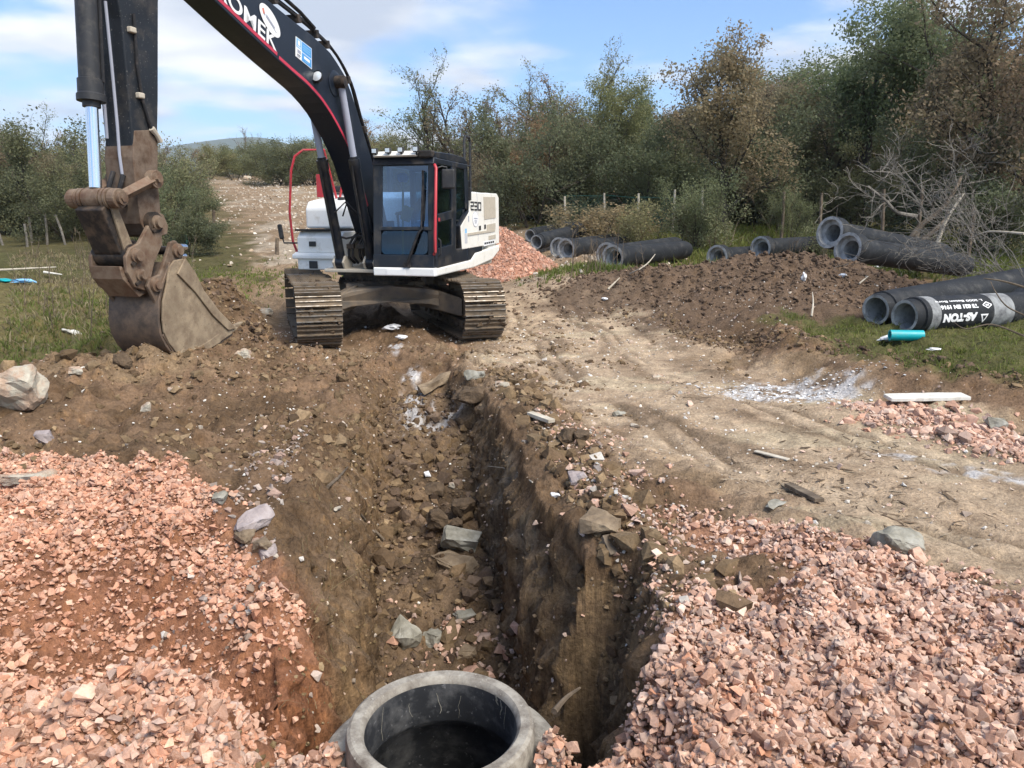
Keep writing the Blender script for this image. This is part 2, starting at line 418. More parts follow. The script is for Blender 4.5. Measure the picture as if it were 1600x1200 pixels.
def leaf_mat(name, cols, trans=.35):
    """Leaves: tone varies from leaf to leaf and from tree to tree; light shines through."""
    m, nt, b, out = _nodes(name)
    a = nt.nodes.new('ShaderNodeAttribute'); a.attribute_name = 'tone'
    c = _ramp(nt, a.outputs['Fac'], [(k / (len(cols) - 1), cc) for k, cc in enumerate(cols)]).outputs[0]
    oi = nt.nodes.new('ShaderNodeObjectInfo')
    t = _ramp(nt, oi.outputs['Random'], [(0, (.82, .88, .80)), (.5, (1, 1, 1)), (1, (1.2, 1.08, .92))]).outputs[0]
    c = _mix(nt, 1.0, c, t, 'MULTIPLY')
    nt.links.new(c, b.inputs['Base Color'])
    b.inputs['Roughness'].default_value = .6; b.inputs['Specular IOR Level'].default_value = .2
    tr = nt.nodes.new('ShaderNodeBsdfTranslucent'); nt.links.new(c, tr.inputs[0])
    mx = nt.nodes.new('ShaderNodeMixShader'); mx.inputs[0].default_value = trans
    nt.links.new(b.outputs[0], mx.inputs[1]); nt.links.new(tr.outputs[0], mx.inputs[2]); nt.links.new(mx.outputs[0], out.inputs[0])
    return m
def glass_mat(name, tint=(.55, .66, .72), reflect=.22):
    m, nt, b, out = _nodes(name)
    nt.nodes.remove(b)
    t = nt.nodes.new('ShaderNodeBsdfTransparent'); t.inputs[0].default_value = tint + (1,)
    g = nt.nodes.new('ShaderNodeBsdfGlossy'); g.inputs['Roughness'].default_value = .03; g.inputs[0].default_value = (.60, .78, 1, 1)
    lw = nt.nodes.new('ShaderNodeLayerWeight'); lw.inputs[0].default_value = .35
    ad = nt.nodes.new('ShaderNodeMath'); ad.operation = 'MULTIPLY_ADD'; ad.inputs[1].default_value = .6; ad.inputs[2].default_value = reflect
    nt.links.new(lw.outputs['Fresnel'], ad.inputs[0])
    mx = nt.nodes.new('ShaderNodeMixShader')
    nt.links.new(ad.outputs[0], mx.inputs[0]); nt.links.new(t.outputs[0], mx.inputs[1]); nt.links.new(g.outputs[0], mx.inputs[2])
    nt.links.new(mx.outputs[0], out.inputs[0])
    return m

MUD = (.20, .15, .10)
M = {}
M['soil'] = soil_mat('soil')
M['stone_col'] = attr_mat('crushed_stone', .88, 70, .003, .25)
M['clod'] = attr_mat('soil_clod', .95, 45, .01, .35)
M['black_paint'] = painted('black_paint', (.012, .016, .024), .36, 0, (.07, .06, .05), .22, 2.2, 0, .4, .2)
M['boom_paint'] = painted('boom_paint', (.010, .015, .026), .34, 0, (.035, .04, .05), .20, 1.4, 0, .4, .2, (.05, .055, .065))
M['arm_paint'] = painted('arm_paint', (.013, .016, .021), .5, 0, (.06, .052, .045), .22, 2.2, .002, .35, .25, (.16, .15, .14))
M['arm_low'] = painted('muddy_arm_steel', (.10, .062, .04), .7, .1, (.19, .145, .11), .5, 4.0, .003, .3, .3)
M['rust'] = painted('rusty_steel', (.135, .078, .050), .6, .25, (.235, .175, .125), .55, 5.0, .003, .3, .35)
M['dark_steel'] = painted('dark_greasy_steel', (.030, .026, .024), .5, .3, (.12, .085, .06), .35, 5.0, .002, .4, .3)
M['bucket_back'] = painted('worn_bucket_steel', (.085, .066, .054), .55, .3, (.18, .125, .088), .5, 4.0, .003, .4, .3)
M['bucket_side'] = painted('mud_scoured_steel', (.30, .235, .16), .75, .1, (.19, .14, .095), .45, 5.0, .004, .3, .2, (.13, .10, .075))
M['chrome'] = painted('chromed_rod', (.75, .78, .82), .12, 1.0, None, 0, 2, 0, .5, .04)
M['white_paint'] = painted('white_paint', (.84, .84, .82), .38, 0, (.55, .52, .46), .16, 2.5, 0, .5, .04)
M['white_side'] = painted('sun_warmed_white_paint', (.78, .76, .70), .38, 0, (.60, .56, .48), .16, 2.5, 0, .5, .04)  # same white paint, the sun's creamy warmth on the side put into its colour
M['red_paint'] = painted('red_paint', (.42, .028, .04), .38, 0, (.22, .06, .05), .2, 6, 0, .5, .12)
M['stripe_red'] = painted('red_stripe', (.50, .04, .075), .4, 0, None, 0, 4, 0, .4, .1)
M['beige'] = painted('beige_grille', (.47, .42, .34), .6, 0, (.38, .33, .27), .2, 9, .002, .3, .06)
M['dark_plastic'] = painted('dark_plastic', (.022, .023, .026), .5, 0, (.06, .055, .05), .25, 6, 0, .4, .2)
M['rubber'] = painted('rubber_hose', (.014, .014, .016), .55, 0, (.06, .05, .045), .25, 8, 0, .3, .2)
M['seat'] = painted('seat_cloth', (.03, .032, .037), .85, 0, None, 0, 8, .002, .2, .2)
M['interior'] = painted('cab_lining', (.075, .08, .09), .8, 0, None, 0, 5, 0, .2, .1)
M['grouser'] = painted('worn_grouser_steel', (.34, .32, .295), .4, .5, (.15, .115, .078), .55, 6.0, .003, .4, .2)
M['shoe'] = painted('track_shoe_steel', (.095, .076, .056), .75, .1, (.17, .125, .082), .5, 5.0, .005, .35, .3)
M['track_frame'] = painted('muddy_track_frame', (.055, .05, .046), .7, .1, (.17, .13, .09), .55, 3.0, .004, .3, .3)
M['carbody'] = painted('muddy_undercarriage', (.10, .095, .088), .6, .1, (.21, .165, .12), .6, 2.4, .003, .3, .3)
M['letter_white'] = painted('white_lettering', (.80, .80, .80), .45, 0, None, 0, 5, 0, .4, .03)
M['letter_dark'] = painted('dark_lettering', (.025, .026, .03), .45, 0, None, 0, 5, 0, .4, .1)
M['sign_blue'] = painted('sign_blue', (.06, .30, .66), .45, 0, None, 0, 5, 0, .4, .06)
M['sign_mid'] = painted('sign_pale_blue', (.22, .47, .72), .45, 0, None, 0, 5, 0, .4, .06)
M['emblem_grey'] = painted('emblem_grey', (.33, .35, .42), .5, 0, None, 0, 5, 0, .4, .05)
M['emblem_red'] = painted('emblem_red', (.60, .20, .15), .5, 0, None, 0, 5, 0, .4, .05)
M['lamp_lens'] = painted('lamp_lens', (.62, .65, .68), .12, .3, None, 0, 8, 0, .6, .1)
M['teal'] = painted('teal_plastic', (.0, .36, .40), .4, 0, (.05, .3, .3), .2, 6, 0, .5, .08)
M['yellow'] = painted('yellow_plastic', (.55, .40, .06), .5, 0, None, 0, 6, 0, .4, .1)
M['glass'] = glass_mat('cab_glass', (.36, .50, .66), .09)
M['glass_low'] = glass_mat('cab_lower_glass', (.40, .46, .46), .035)
M['glass_side'] = glass_mat('cab_side_glass', (.42, .52, .52), .06)
M['pipe'] = painted('coated_concrete', (.018, .020, .023), .6, 0, (.07, .068, .064), .2, 3.0, .002, .22, .25, (.10, .10, .10))
M['pipe_inner'] = painted('raw_concrete', (.40, .405, .40), .85, 0, (.17, .165, .155), .35, 5.0, .003, .25, .12)
M['pipe_scuff'] = painted('scuffed_coating', (.30, .31, .31), .7, 0, (.10, .10, .105), .45, 3.5, .002, .3, .2)
M['concrete'] = painted('weathered_concrete', (.35, .325, .28), .9, 0, (.14, .12, .10), .42, 6.0, .004, .2, .2, (.36, .34, .30))
M['shaft_coat'] = painted('dark_shaft_lining', (.026, .028, .032), .6, 0, (.13, .13, .13), .34, 3.2, .003, .35, .3, (.14, .14, .145))
M['bark'] = rock_mat('bark', [(.035, .028, .022), (.07, .058, .046), (.115, .10, .082)], 6, .95, .01)
M['bark_grey'] = rock_mat('grey_bark', [(.08, .07, .06), (.16, .145, .125), (.25, .23, .20)], 7, .95, .006)
M['dead_wood'] = rock_mat('dead_wood', [(.06, .046, .034), (.13, .10, .072), (.23, .185, .135)], 8, .95, .006)
M['pale_wood'] = rock_mat('pale_wood', [(.30, .26, .20), (.46, .41, .33), (.60, .55, .46)], 8, .9, .004)
M['plank_white'] = rock_mat('whitened_board', [(.42, .39, .34), (.62, .60, .54), (.74, .72, .67)], 7, .85, .003)
M['boulder'] = rock_mat('pale_boulder', [(.20, .16, .115), (.42, .30, .22), (.46, .42, .34), (.64, .58, .48)], 6, .85, .025)
M['grey_rock'] = rock_mat('grey_rock', [(.14, .13, .10), (.27, .255, .21), (.42, .41, .36)], 8, .88, .01)
M['brown_rock'] = rock_mat('brown_rock', [(.10, .07, .045), (.20, .15, .10), (.32, .25, .17)], 8, .9, .01)
M['soil_lump'] = rock_mat('soil_lump', [(.06, .042, .028), (.105, .074, .048), (.17, .12, .078)], 10, .97, .02)
M['purple_rock'] = rock_mat('purple_grey_rock', [(.20, .165, .16), (.33, .28, .27), (.46, .41, .40)], 8, .88, .01)
M['pink_stone'] = rock_mat('pink_crushed_stone', [(.44, .25, .175), (.55, .35, .255), (.62, .45, .355)], 12, .85, .006, True)
M['lime'] = rock_mat('white_crust', [(.45, .45, .46), (.66, .66, .67), (.8, .8, .8)], 20, .9, .01)
M['net'] = painted('green_plastic_net', (.018, .085, .075), .55, 0, (.03, .10, .085), .3, 3, 0, .3, .2)
M['sheet'] = painted('green_plastic_sheet', (.02, .10, .085), .5, 0, (.05, .13, .11), .35, 4, .01, .4, .25)
M['skin'] = painted('skin', (.45, .27, .19), .55, 0, None, 0, 9, 0, .4, .08)
M['jacket'] = painted('brown_jacket', (.19, .135, .075), .85, 0, None, 0, 9, .004, .2, .15)
M['trousers'] = painted('dark_trousers', (.03, .035, .05), .85, 0, None, 0, 9, .003, .2, .15)
M['hair'] = painted('dark_hair', (.012, .010, .009), .7, 0, None, 0, 20, .003, .3, .2)
M['grass'] = leaf_mat('grass_blades', [(.07, .085, .022), (.11, .14, .032), (.16, .19, .05), (.24, .21, .09)], .3)
M['weed'] = leaf_mat('dry_weeds', [(.13, .10, .06), (.22, .17, .10), (.32, .26, .16), (.17, .16, .07), (.26, .20, .13)], .3)
L_GREEN = leaf_mat('green_leaves', [(.115, .142, .080), (.165, .195, .105), (.215, .240, .128), (.27, .275, .155)], .5)
L_DARK = leaf_mat('dark_leaves', [(.095, .112, .070), (.135, .152, .090), (.175, .188, .108), (.215, .215, .125)], .5)
L_BROWN = leaf_mat('brown_oak_leaves', [(.185, .178, .115), (.245, .220, .140), (.29, .240, .155), (.33, .255, .165)], .5)
L_RUST = leaf_mat('rusty_leaves', [(.20, .172, .120), (.265, .210, .142), (.30, .220, .148), (.25, .225, .145)], .5)
L_OLIVE = leaf_mat('olive_leaves', [(.155, .168, .095), (.215, .225, .122), (.265, .268, .15), (.31, .29, .175)], .5)

# ------------------------------------------------------------------ mesh helpers
class MB:
    """Collects shapes; build() links them as one mesh object."""
    def __init__(s): s.v = []; s.f = []
    def add(s, vs, fs):
        o = len(s.v); s.v.extend([tuple(p) for p in vs]); s.f.extend([tuple(i + o for i in f) for f in fs]); return s
    def box(s, c, d, rot=None):
        x, y, z = (k / 2 for k in d)
        vs = [Vector((a * x, b * y, e * z)) for e in (-1, 1) for b in (-1, 1) for a in (-1, 1)]
        if rot is not None:
            m = rot if isinstance(rot, Matrix) else Euler(rot).to_matrix()
            vs = [m @ p for p in vs]
        c = Vector(c)
        return s.add([p + c for p in vs], [(0, 2, 3, 1), (4, 5, 7, 6), (0, 1, 5, 4), (2, 6, 7, 3), (0, 4, 6, 2), (1, 3, 7, 5)])
    def prism(s, prof, x0, x1, axes=lambda a, b, x: (x, -a, b)):
        """PROF of (forward, up) points pulled between two sideways positions."""
        n = len(prof)
        area = sum(prof[i][0] * prof[(i + 1) % n][1] - prof[(i + 1) % n][0] * prof[i][1] for i in range(n))
        pr = prof if area > 0 else prof[::-1]
        vs = [axes(a, b, x0) for a, b in pr] + [axes(a, b, x1) for a, b in pr]
        fs = [tuple(range(n)), tuple(range(2 * n - 1, n - 1, -1))] + [(i, i + n, (i + 1) % n + n, (i + 1) % n) for i in range(n)]
        return s.add(vs, fs)
    def tube(s, pts, rad, n=10, cap=True):
        pts = [Vector(p) for p in pts]
        if not hasattr(rad, '__len__'): rad = [rad] * len(pts)
        t0 = (pts[1] - pts[0]).normalized()
        ref = Vector((0, 0, 1)) if abs(t0.z) < .9 else Vector((1, 0, 0))
        a = t0.cross(ref).normalized()
        rings = []
        for i, p in enumerate(pts):
            t = ((pts[min(i + 1, len(pts) - 1)] - pts[max(i - 1, 0)])).normalized()
            a = (a - t * a.dot(t)).normalized(); b = t.cross(a)
            rings += [p + (a * math.cos(2 * math.pi * k / n) + b * math.sin(2 * math.pi * k / n)) * rad[i] for k in range(n)]
        fs = [(i * n + k, i * n + (k + 1) % n, (i + 1) * n + (k + 1) % n, (i + 1) * n + k) for i in range(len(pts) - 1) for k in range(n)]
        if cap: fs += [tuple(range(n - 1, -1, -1)), tuple(range((len(pts) - 1) * n, len(pts) * n))]
        return s.add(rings, fs)
    def lathe(s, prof, n=32, m=None, close=False):
        """PROF of (radius, along z); optional matrix."""
        vs = [Vector((r * math.cos(2 * math.pi * k / n), r * math.sin(2 * math.pi * k / n), z)) for r, z in prof for k in range(n)]
        if m is not None: vs = [m @ p for p in vs]
        q = len(prof); rng = range(q if close else q - 1)
        fs = [(i * n + k, i * n + (k + 1) % n, ((i + 1) % q) * n + (k + 1) % n, ((i + 1) % q) * n + k) for i in rng for k in range(n)]
        return s.add(vs, fs)
    def pin(s, a, b, r, n=14): return s.tube([a, b], r, n)
    def build(s, name, mat, parent=None, bevel=0, smooth=False, seg=2):
        me = bpy.data.meshes.new(name); me.from_pydata(s.v, [], s.f); me.update()
        bm = bmesh.new(); bm.from_mesh(me); bmesh.ops.recalc_face_normals(bm, faces=bm.faces); bm.to_mesh(me); bm.free()
        me.materials.append(mat)
        o = bpy.data.objects.new(name, me); C0.objects.link(o)
        if parent is not None: o.parent = parent
        if bevel:
            b = o.modifiers.new('bevel', 'BEVEL'); b.width = bevel; b.segments = seg; b.limit_method = 'ANGLE'; b.angle_limit = R(32)
        if smooth:
            me.polygons.foreach_set('use_smooth', np.ones(len(me.polygons), bool))
            try: me.set_sharp_from_angle(angle=R(38))
            except Exception: pass
        return o
def tag(o, label=None, cat=None, group=None, kind=None):
    if label: o['label'] = label
    if cat: o['category'] = cat
    if group: o['group'] = group
    if kind: o['kind'] = kind
    return o
def empty(name, loc=(0, 0, 0), rz=0.0):
    o = bpy.data.objects.new(name, None); C0.objects.link(o); o.location = loc; o.rotation_euler = (0, 0, rz); o.empty_display_size = .2
    return o
def np_mesh(name, v, f, mat, col=None, tone=None, smooth=False):
    """A mesh from numpy arrays; f is (n,3) or (n,4)."""
    me = bpy.data.meshes.new(name)
    nv, nf, k = len(v), len(f), f.shape[1]
    me.vertices.add(nv); me.vertices.foreach_set('co', np.ascontiguousarray(v, np.float32).ravel())
    me.loops.add(nf * k); me.loops.foreach_set('vertex_index', np.ascontiguousarray(f, np.int32).ravel())
    me.polygons.add(nf); me.polygons.foreach_set('loop_start', np.arange(0, nf * k, k, dtype=np.int32))
    try: me.polygons.foreach_set('loop_total', np.full(nf, k, dtype=np.int32))
    except Exception: pass
    me.polygons.foreach_set('use_smooth', np.full(nf, bool(smooth)))
    me.update(calc_edges=True)
    if col is not None:
        a = me.attributes.new('col', 'FLOAT_COLOR', 'POINT')
        c = np.ones((nv, 4), np.float32); c[:, :3] = col; a.data.foreach_set('color', c.ravel())
    if tone is not None:
        a = me.attributes.new('tone', 'FLOAT', 'FACE'); a.data.foreach_set('value', np.ascontiguousarray(tone, np.float32))
    me.materials.append(mat)
    return me
def link(name, me, parent=None, loc=(0, 0, 0), rot=(0, 0, 0), scale=(1, 1, 1)):
    o = bpy.data.objects.new(name, me); C0.objects.link(o)
    o.parent = parent; o.location = loc; o.rotation_euler = rot; o.scale = scale
    return o
def text_mesh(txt, size, depth=.003, offset=0.0, shear=0.0, spacing=1.0):
    cu = bpy.data.curves.new('lettering', 'FONT'); cu.body = txt; cu.size = size; cu.extrude = depth; cu.offset = offset; cu.shear = shear; cu.space_character = spacing
    cu.align_x = 'LEFT'; cu.align_y = 'BOTTOM_BASELINE'
    t = bpy.data.objects.new('lettering', cu); C0.objects.link(t)
    bpy.context.view_layer.update()
    me = bpy.data.meshes.new_from_object(t.evaluated_get(bpy.context.evaluated_depsgraph_get()))
    bpy.data.objects.remove(t); bpy.data.curves.remove(cu)
    return me

# ------------------------------------------------------------------ ground sheet
def axis(segs):
    out = [segs[0][0]]
    for a, b, st0, st1 in segs:
        x = out[-1]
        while x < b - 1e-6:
            t = (x - a) / (b - a); x += st0 * (st1 / st0) ** t; out.append(min(x, b))
    return np.array(out)
ux = axis([(-900, -60, 120, 8), (-60, -14, 6, .5), (-14, -4.2, .45, .06), (-4.2, -.95, .045, .025), (-.95, -.38, .012, .012), (-.38, .40, .026, .026), (.40, .78, .010, .010),
           (.78, 3.2, .022, .032), (3.2, 9, .035, .10), (9, 20, .12, .6), (20, 60, .8, 6), (60, 900, 8, 120)])
vy = axis([(-12, 1.6, 2.5, .12), (1.6, 6.0, .021, .024), (6.0, 10.5, .026, .04), (10.5, 20, .045, .12), (20, 60, .15, .8), (60, 200, 1, 10), (200, 3000, 12, 300)])
U, V = np.meshgrid(ux, vy)
shift = trench_x(V) * (1 - sstep(3, 9, np.abs(U)))
X, Y = U + shift, V
Z = height(X, Y)
EX = excavation(X, Y)
# the dug walls: bucket scrapes run up and down them, clods stand out
gx = np.abs(np.gradient(Z, axis=1) / np.maximum(np.gradient(X, axis=1), 1e-4))
wall = sstep(.8, 2.2, gx) * sstep(.06, .2, EX) * (V < 10)
side = np.where(U > 0, -1.0, 1.0)
X = X + wall * side * np.where(U > 0, 1.15, 1.0) * (fbm(Y * 1.0, Z * .3, 11.0, 4, 71, .65) * .07 + fbm(Y, Z, 4.0, 5, 73, .6) * .11 + np.clip(.5 - worley(Y + X, Z, 10, 3), 0, 1) * .06)
def lerp(a, b, t): return a + (np.asarray(b) - a) * t[..., None]
n1 = fbm(X, Y, .9, 4, 81); n2 = fbm(X, Y, 4.5, 4, 83); n3 = fbm(X, Y, 14, 3, 85)
road, grassr, field, meadow, hillsoil, heap = zone_masks(X, Y)
col = np.zeros(X.shape + (3,)) + np.array([.212, .138, .087])
col = lerp(col, [.14, .092, .056], sstep(-.1, .35, n1 + n2 * .5))
col = lerp(col, [.275, .20, .122], sstep(.1, .45, -n1 + n2 * .4) * .6)
col = lerp(col, [.475, .36, .25], road * (.88 - .3 * sstep(.05, .4, n2 + n3 * .4)))
col = lerp(col, [.50, .42, .29], road * sstep(.16, .34, fbm(X * .5, Y * 1.6, 1.5, 3, 88)) * .6)
_rut, _rid = strips(X, Y)
_near = (1 - sstep(13, 20, Y)) * road
col = lerp(col, [.50, .39, .275], np.clip(_rut, 0, 1) * _near * .6)
col = lerp(col, [.19, .134, .088], np.clip(_rid, 0, 1) * _near * .8)
col = lerp(col, [.20, .145, .095], rut_lines(X, Y) * road * .8)
col = lerp(col, [.135, .093, .064], heap * .9)
col = lerp(col, [.26, .19, .125], hillsoil * .8)
col = lerp(col, [.42, .37, .30], hillsoil * sstep(.10, .3, fbm(X, Y * .5, 1.2, 3, 90)) * .55)
col = lerp(col, [.075, .085, .028], np.clip(grassr, 0, 1) * .85)
col = lerp(col, [.14, .125, .052], field * .85)
col = lerp(col, [.075, .075, .03], meadow * .85)
_lip = np.exp(-((X - trench_x(Y) - .95) / .24) ** 2) * sstep(2.9, 3.4, Y) * (1 - sstep(8, 9.4, Y))
col = lerp(col, [.155, .105, .068], np.clip(_lip * 1.3 + n2 * .5 * (_lip > .1), 0, 1) * .8)
ew = sstep(.08, .3, EX)
col = lerp(col, [.205, .142, .090], ew * .8)
tr_u = X - trench_x(Y)
col = lerp(col, [.195, .142, .092], ew * sstep(.2, .45, tr_u) * .85)
col = lerp(col, [.25, .215, .17], wall * sstep(.12, .3, fbm(Y, Y * 0 + 2, 3.0, 2, 91)) * sstep(.2, .4, tr_u) * .6)
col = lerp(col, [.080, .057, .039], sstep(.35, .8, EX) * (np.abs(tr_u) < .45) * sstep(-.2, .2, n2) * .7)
red = (1 - sstep(-.25, .35, sdpoly(X, Y, PIT) + n1 * .5)) * (1 - sstep(-.95, -.6, X - .0 * Y))
col = lerp(col, [.29, .125, .068], red * .85)
GRAVEL_R = flats([(1005, 990), (1120, 945), (1230, 925), (1170, 880), (1090, 835), (1050, 800), (1130, 812), (1300, 872), (1400, 900), (1500, 925), (1600, 950), (1700, 960), (1700, 1300), (960, 1300), (1040, 1090)])
GRAVEL_L = flats([(-300, 750), (0, 752), (250, 762), (340, 800), (440, 912), (400, 950), (470, 1130), (520, 1160), (500, 1300), (-300, 1300)])
gr_m = 1 - sstep(-.08, .12, np.minimum(sdpoly(X, Y, GRAVEL_R), sdpoly(X, Y, GRAVEL_L)) + n2 * .25)
gr_m = gr_m * (1 - red * .7)
col = lerp(col, [.36, .19, .12], gr_m * .9)
def patch(px, py, rx, ry, ang=0.0, z=0.0):
    p = flat(px, py, z); return gauss(X, Y, p[0], p[1], rx, ry, ang)
lime = np.clip(patch(1205, 613, .55, .42) * 1.1 + patch(1290, 625, .35, .3) * .7 + patch(1480, 722, .5, .1, -.4) * .7 + patch(1560, 745, .5, .12, -.4) * .8, 0, 1)
lime = lime + np.clip(gauss(X, Y, -1.1, 8.5, .16, .8, .1) + gauss(X, Y, -.75, 8.1, .25, .3) * .8 + gauss(X, Y, -1.6, 10.3, .1, .6, .2), 0, 1)
lime = sstep(.3, .95, lime * (1 + n2 * 1.6 + n3 * 2.2))
col = lerp(col, [.56, .56, .57], lime * .75)
col = np.clip(col * (1 + n3[..., None] * .35), .01, .9)
nY, nX = X.shape
idx = np.arange(nY * nX).reshape(nY, nX)
quads = np.stack([idx[:-1, :-1], idx[:-1, 1:], idx[1:, 1:], idx[1:, :-1]], -1).reshape(-1, 4)
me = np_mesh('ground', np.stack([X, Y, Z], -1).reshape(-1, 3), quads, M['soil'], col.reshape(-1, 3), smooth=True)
ground = link('ground', me)
tag(ground, 'brown churned earth with a tan vehicle track and an open trench', 'ground', kind='structure')

# ------------------------------------------------------------------ crawler excavator
# local frame of the machine: x to the operator's left, -y forward, z up; profiles are (forward, up)
EXC = empty('excavator', (-2.15, 12.65, -.03), R(-16))
tag(EXC, 'black and white crawler excavator with lowered muddy bucket', 'excavator')
def P3(l, r, z): return Vector((l, -r, z))

# undercarriage, turned against the upper structure
UT = R(34)
uc = MB()
uc.prism([(-.55, .46), (.55, .46), (.62, .56), (.55, .78), (-.55, .78), (-.62, .56)], -.62, .62)
for s in (-1, 1):
    for e in (-1, 1):
        a = [(s * .45, e * .30), (s * .45, e * .62), (s * 1.0, e * 1.45), (s * 1.0, e * .95)]
        vs = [(x, y, z) for (x, y), zz in zip(a, (0, 0, 1, 1)) for z in ((.42, .76) if zz == 0 else (.30, .58))]
        uc.add(vs, [(0, 2, 3, 1), (2, 4, 5, 3), (4, 6, 7, 5), (6, 0, 1, 7), (1, 3, 5, 7), (0, 6, 4, 2)])
uc_o = uc.build('undercarriage_frame', M['carbody'], EXC, .02)
uc_o.rotation_euler = (0, 0, UT)
# arched cross member that shows between the tracks
cm = MB()
arch = [(-.98, .34), (-.98, .56), (-.60, .70), (0, .76), (.60, .70), (.98, .56), (.98, .34), (.6, .46), (0, .52), (-.6, .46)]
cm.add([(x, -1.02 - .10 * (1 - abs(x)), z) for x, z in arch] + [(x, -.55, z) for x, z in arch],
       [tuple(range(9, -1, -1)), tuple(range(10, 20))] + [(i, (i + 1) % 10, (i + 1) % 10 + 10, i + 10) for i in range(10)])
o = cm.build('cross_member', M['carbody'], EXC, .015); o.rotation_euler = (0, 0, UT)
sr = MB(); sr.lathe([(0, .74), (.66, .74), (.66, .80), (.60, .80), (.60, .88), (.68, .88), (.68, .95), (0, .95)], 48)
o = sr.build('slewing_ring', M['dark_steel'], EXC, 0, True)
bl = MB(); bl.tube([(0, 0, 0), (0, 0, .03)], .016, 6); b0 = bl.build('ring_bolt', M['dark_steel'], o); b0.location = (.635, 0, .80)
for k in range(1, 36):
    a = 2 * math.pi * k / 36; link('ring_bolt', b0.data, o, (.635 * math.cos(a), .635 * math.sin(a), .80))

# crawler tracks: every shoe a plate with three grousers
def shoe_mesh():
    m = MB()
    w, p = .60, .186
    prof = [(-p / 2 + .006, 0), (-p / 2 + .006, .014), (-p / 2 + .010, .046), (-p / 2 + .024, .046), (-p / 2 + .034, .013), (-.016, .013), (-.007, .034), (.007, .034), (.016, .013),
            (p / 2 - .040, .013), (p / 2 - .032, .040), (p / 2 - .020, .040), (p / 2 - .014, .008), (p / 2 - .014, 0)]
    m.prism(prof, -w / 2, w / 2, lambda a, b, x: (x, a, b))
    for s in (-1, 1): m.box((s * .10, 0, -.035), (.045, p * .96, .065))
    return m
shoe0 = shoe_mesh().build('track_shoe', M['shoe'], None)
shoe_me = shoe0.data
shoe_me.materials.append(M['grouser'])
for pg in shoe_me.polygons:
    if pg.normal.z > .9 and pg.center.z > .03: pg.material_index = 1
bpy.data.objects.remove(shoe0)
HL, RR, ZC = 1.80, .395, .445
def track_path(s):
    """Point and direction round the track at length s from the top rear."""
    top = 2 * HL; arc = math.pi * RR; per = 2 * top + 2 * arc
    s %= per
    if s < top:
        t = s / top; sag = .035 * math.sin(math.pi * t * 2) ** 2
        return (HL - s, ZC + RR - sag, math.pi)            # y, z, heading: runs to the front (-y)
    s -= top
    if s < arc:
        a = math.pi / 2 + s / RR
        return (-HL + RR * math.cos(a), ZC + RR * math.sin(a), a + math.pi / 2)
    s -= arc
    if s < top: return (-HL + s, ZC - RR, 0.0)
    s -= top
    a = -math.pi / 2 + s / RR
    return (HL + RR * math.cos(a), ZC + RR * math.sin(a), a + math.pi / 2)
per = 4 * HL + 2 * math.pi * RR
NS = 52
for sd in (-1, 1):
    tb = MB()
    tb.prism([(-1.75, .28), (1.75, .28), (1.75, .52), (1.2, .62), (-1.2, .62), (-1.75, .52)], -.13, .13)
    tb.box((0, 0, .22), (.34, 3.0, .05))
    tk = tb.build('crawler_track', M['track_frame'], EXC, .012)
    tk.location = Matrix.Rotation(UT, 3, 'Z') @ Vector((sd * 1.15, 0, 0)); tk.rotation_euler = (0, 0, UT)
    for k in range(NS):
        y, z, a = track_path(per * (k + .5) / NS)
        o = link('track_shoe', shoe_me, tk, (0, y, z), (0, 0, 0))
        # plate normal points away from the track's inside
        ny, nz = math.sin(a), -math.cos(a)
        o.rotation_euler = Matrix(((1, 0, 0), (0, -math.cos(a), ny), (0, -math.sin(a), nz))).to_euler()
    mr_ = random.Random(60 + sd); mm = MB()
    for k in range(150):
        y, z, a = track_path(per * mr_.random()); ny, nz = math.sin(a), -math.cos(a); e = mr_.uniform(.02, .075); xx = mr_.uniform(-.3, .3)
        c = Vector((xx, y + ny * .02, z + nz * .02)); ro = Euler((mr_.random() * 6, mr_.random() * 6, mr_.random() * 6)).to_matrix()
        v_ = [c + (ro @ Vector(d_)) * e * mr_.uniform(.5, 1.0) for d_ in ((1, 0, 0), (-1, 0, 0), (0, 1, 0), (0, -1, 0), (0, 0, .6), (0, 0, -.6))]
        mm.add(v_, [(0, 2, 4), (2, 1, 4), (1, 3, 4), (3, 0, 4), (2, 0, 5), (1, 2, 5), (3, 1, 5), (0, 3, 5)])
    tag(mm.build('caked_mud', M['soil_lump'], tk), kind='stuff')
    rot = Matrix.Rotation(R(90), 4, 'Y')
    for nm, yy, rr in (('idler_wheel', -HL, .335), ('drive_sprocket', HL, .32)):
        w = MB(); w.lathe([(.03, -.10), (rr - .08, -.10), (rr, -.07), (rr, .07), (rr - .08, .10), (.03, .10)], 28, Matrix.Translation((0, yy, ZC)) @ rot)
        w.lathe([(.0, -.17), (.12, -.17), (.12, .17), (0, .17)], 18, Matrix.Translation((0, yy, ZC)) @ rot)
        w.build(nm, M['track_frame'], tk, 0, True)
    for k in range(8):
        w = MB(); w.lathe([(.0, -.16), (.06, -.16), (.085, -.12), (.085, .12), (.06, .16), (0, .16)], 16, Matrix.Translation((0, -1.35 + k * .386, .165)) @ rot)
        w.build('track_roller', M['track_frame'], tk, 0, True)
    for yy in (-.6, .6):
        w = MB(); w.lathe([(.0, -.14), (.07, -.14), (.07, .14), (0, .14)], 14, Matrix.Translation((0, yy, ZC + RR - .13)) @ rot); w.build('carrier_roller', M['track_frame'], tk, 0, True)
        w = MB(); w.box((0, yy, .66), (.16, .12, .08)); w.build('roller_bracket', M['track_frame'], tk, .01)

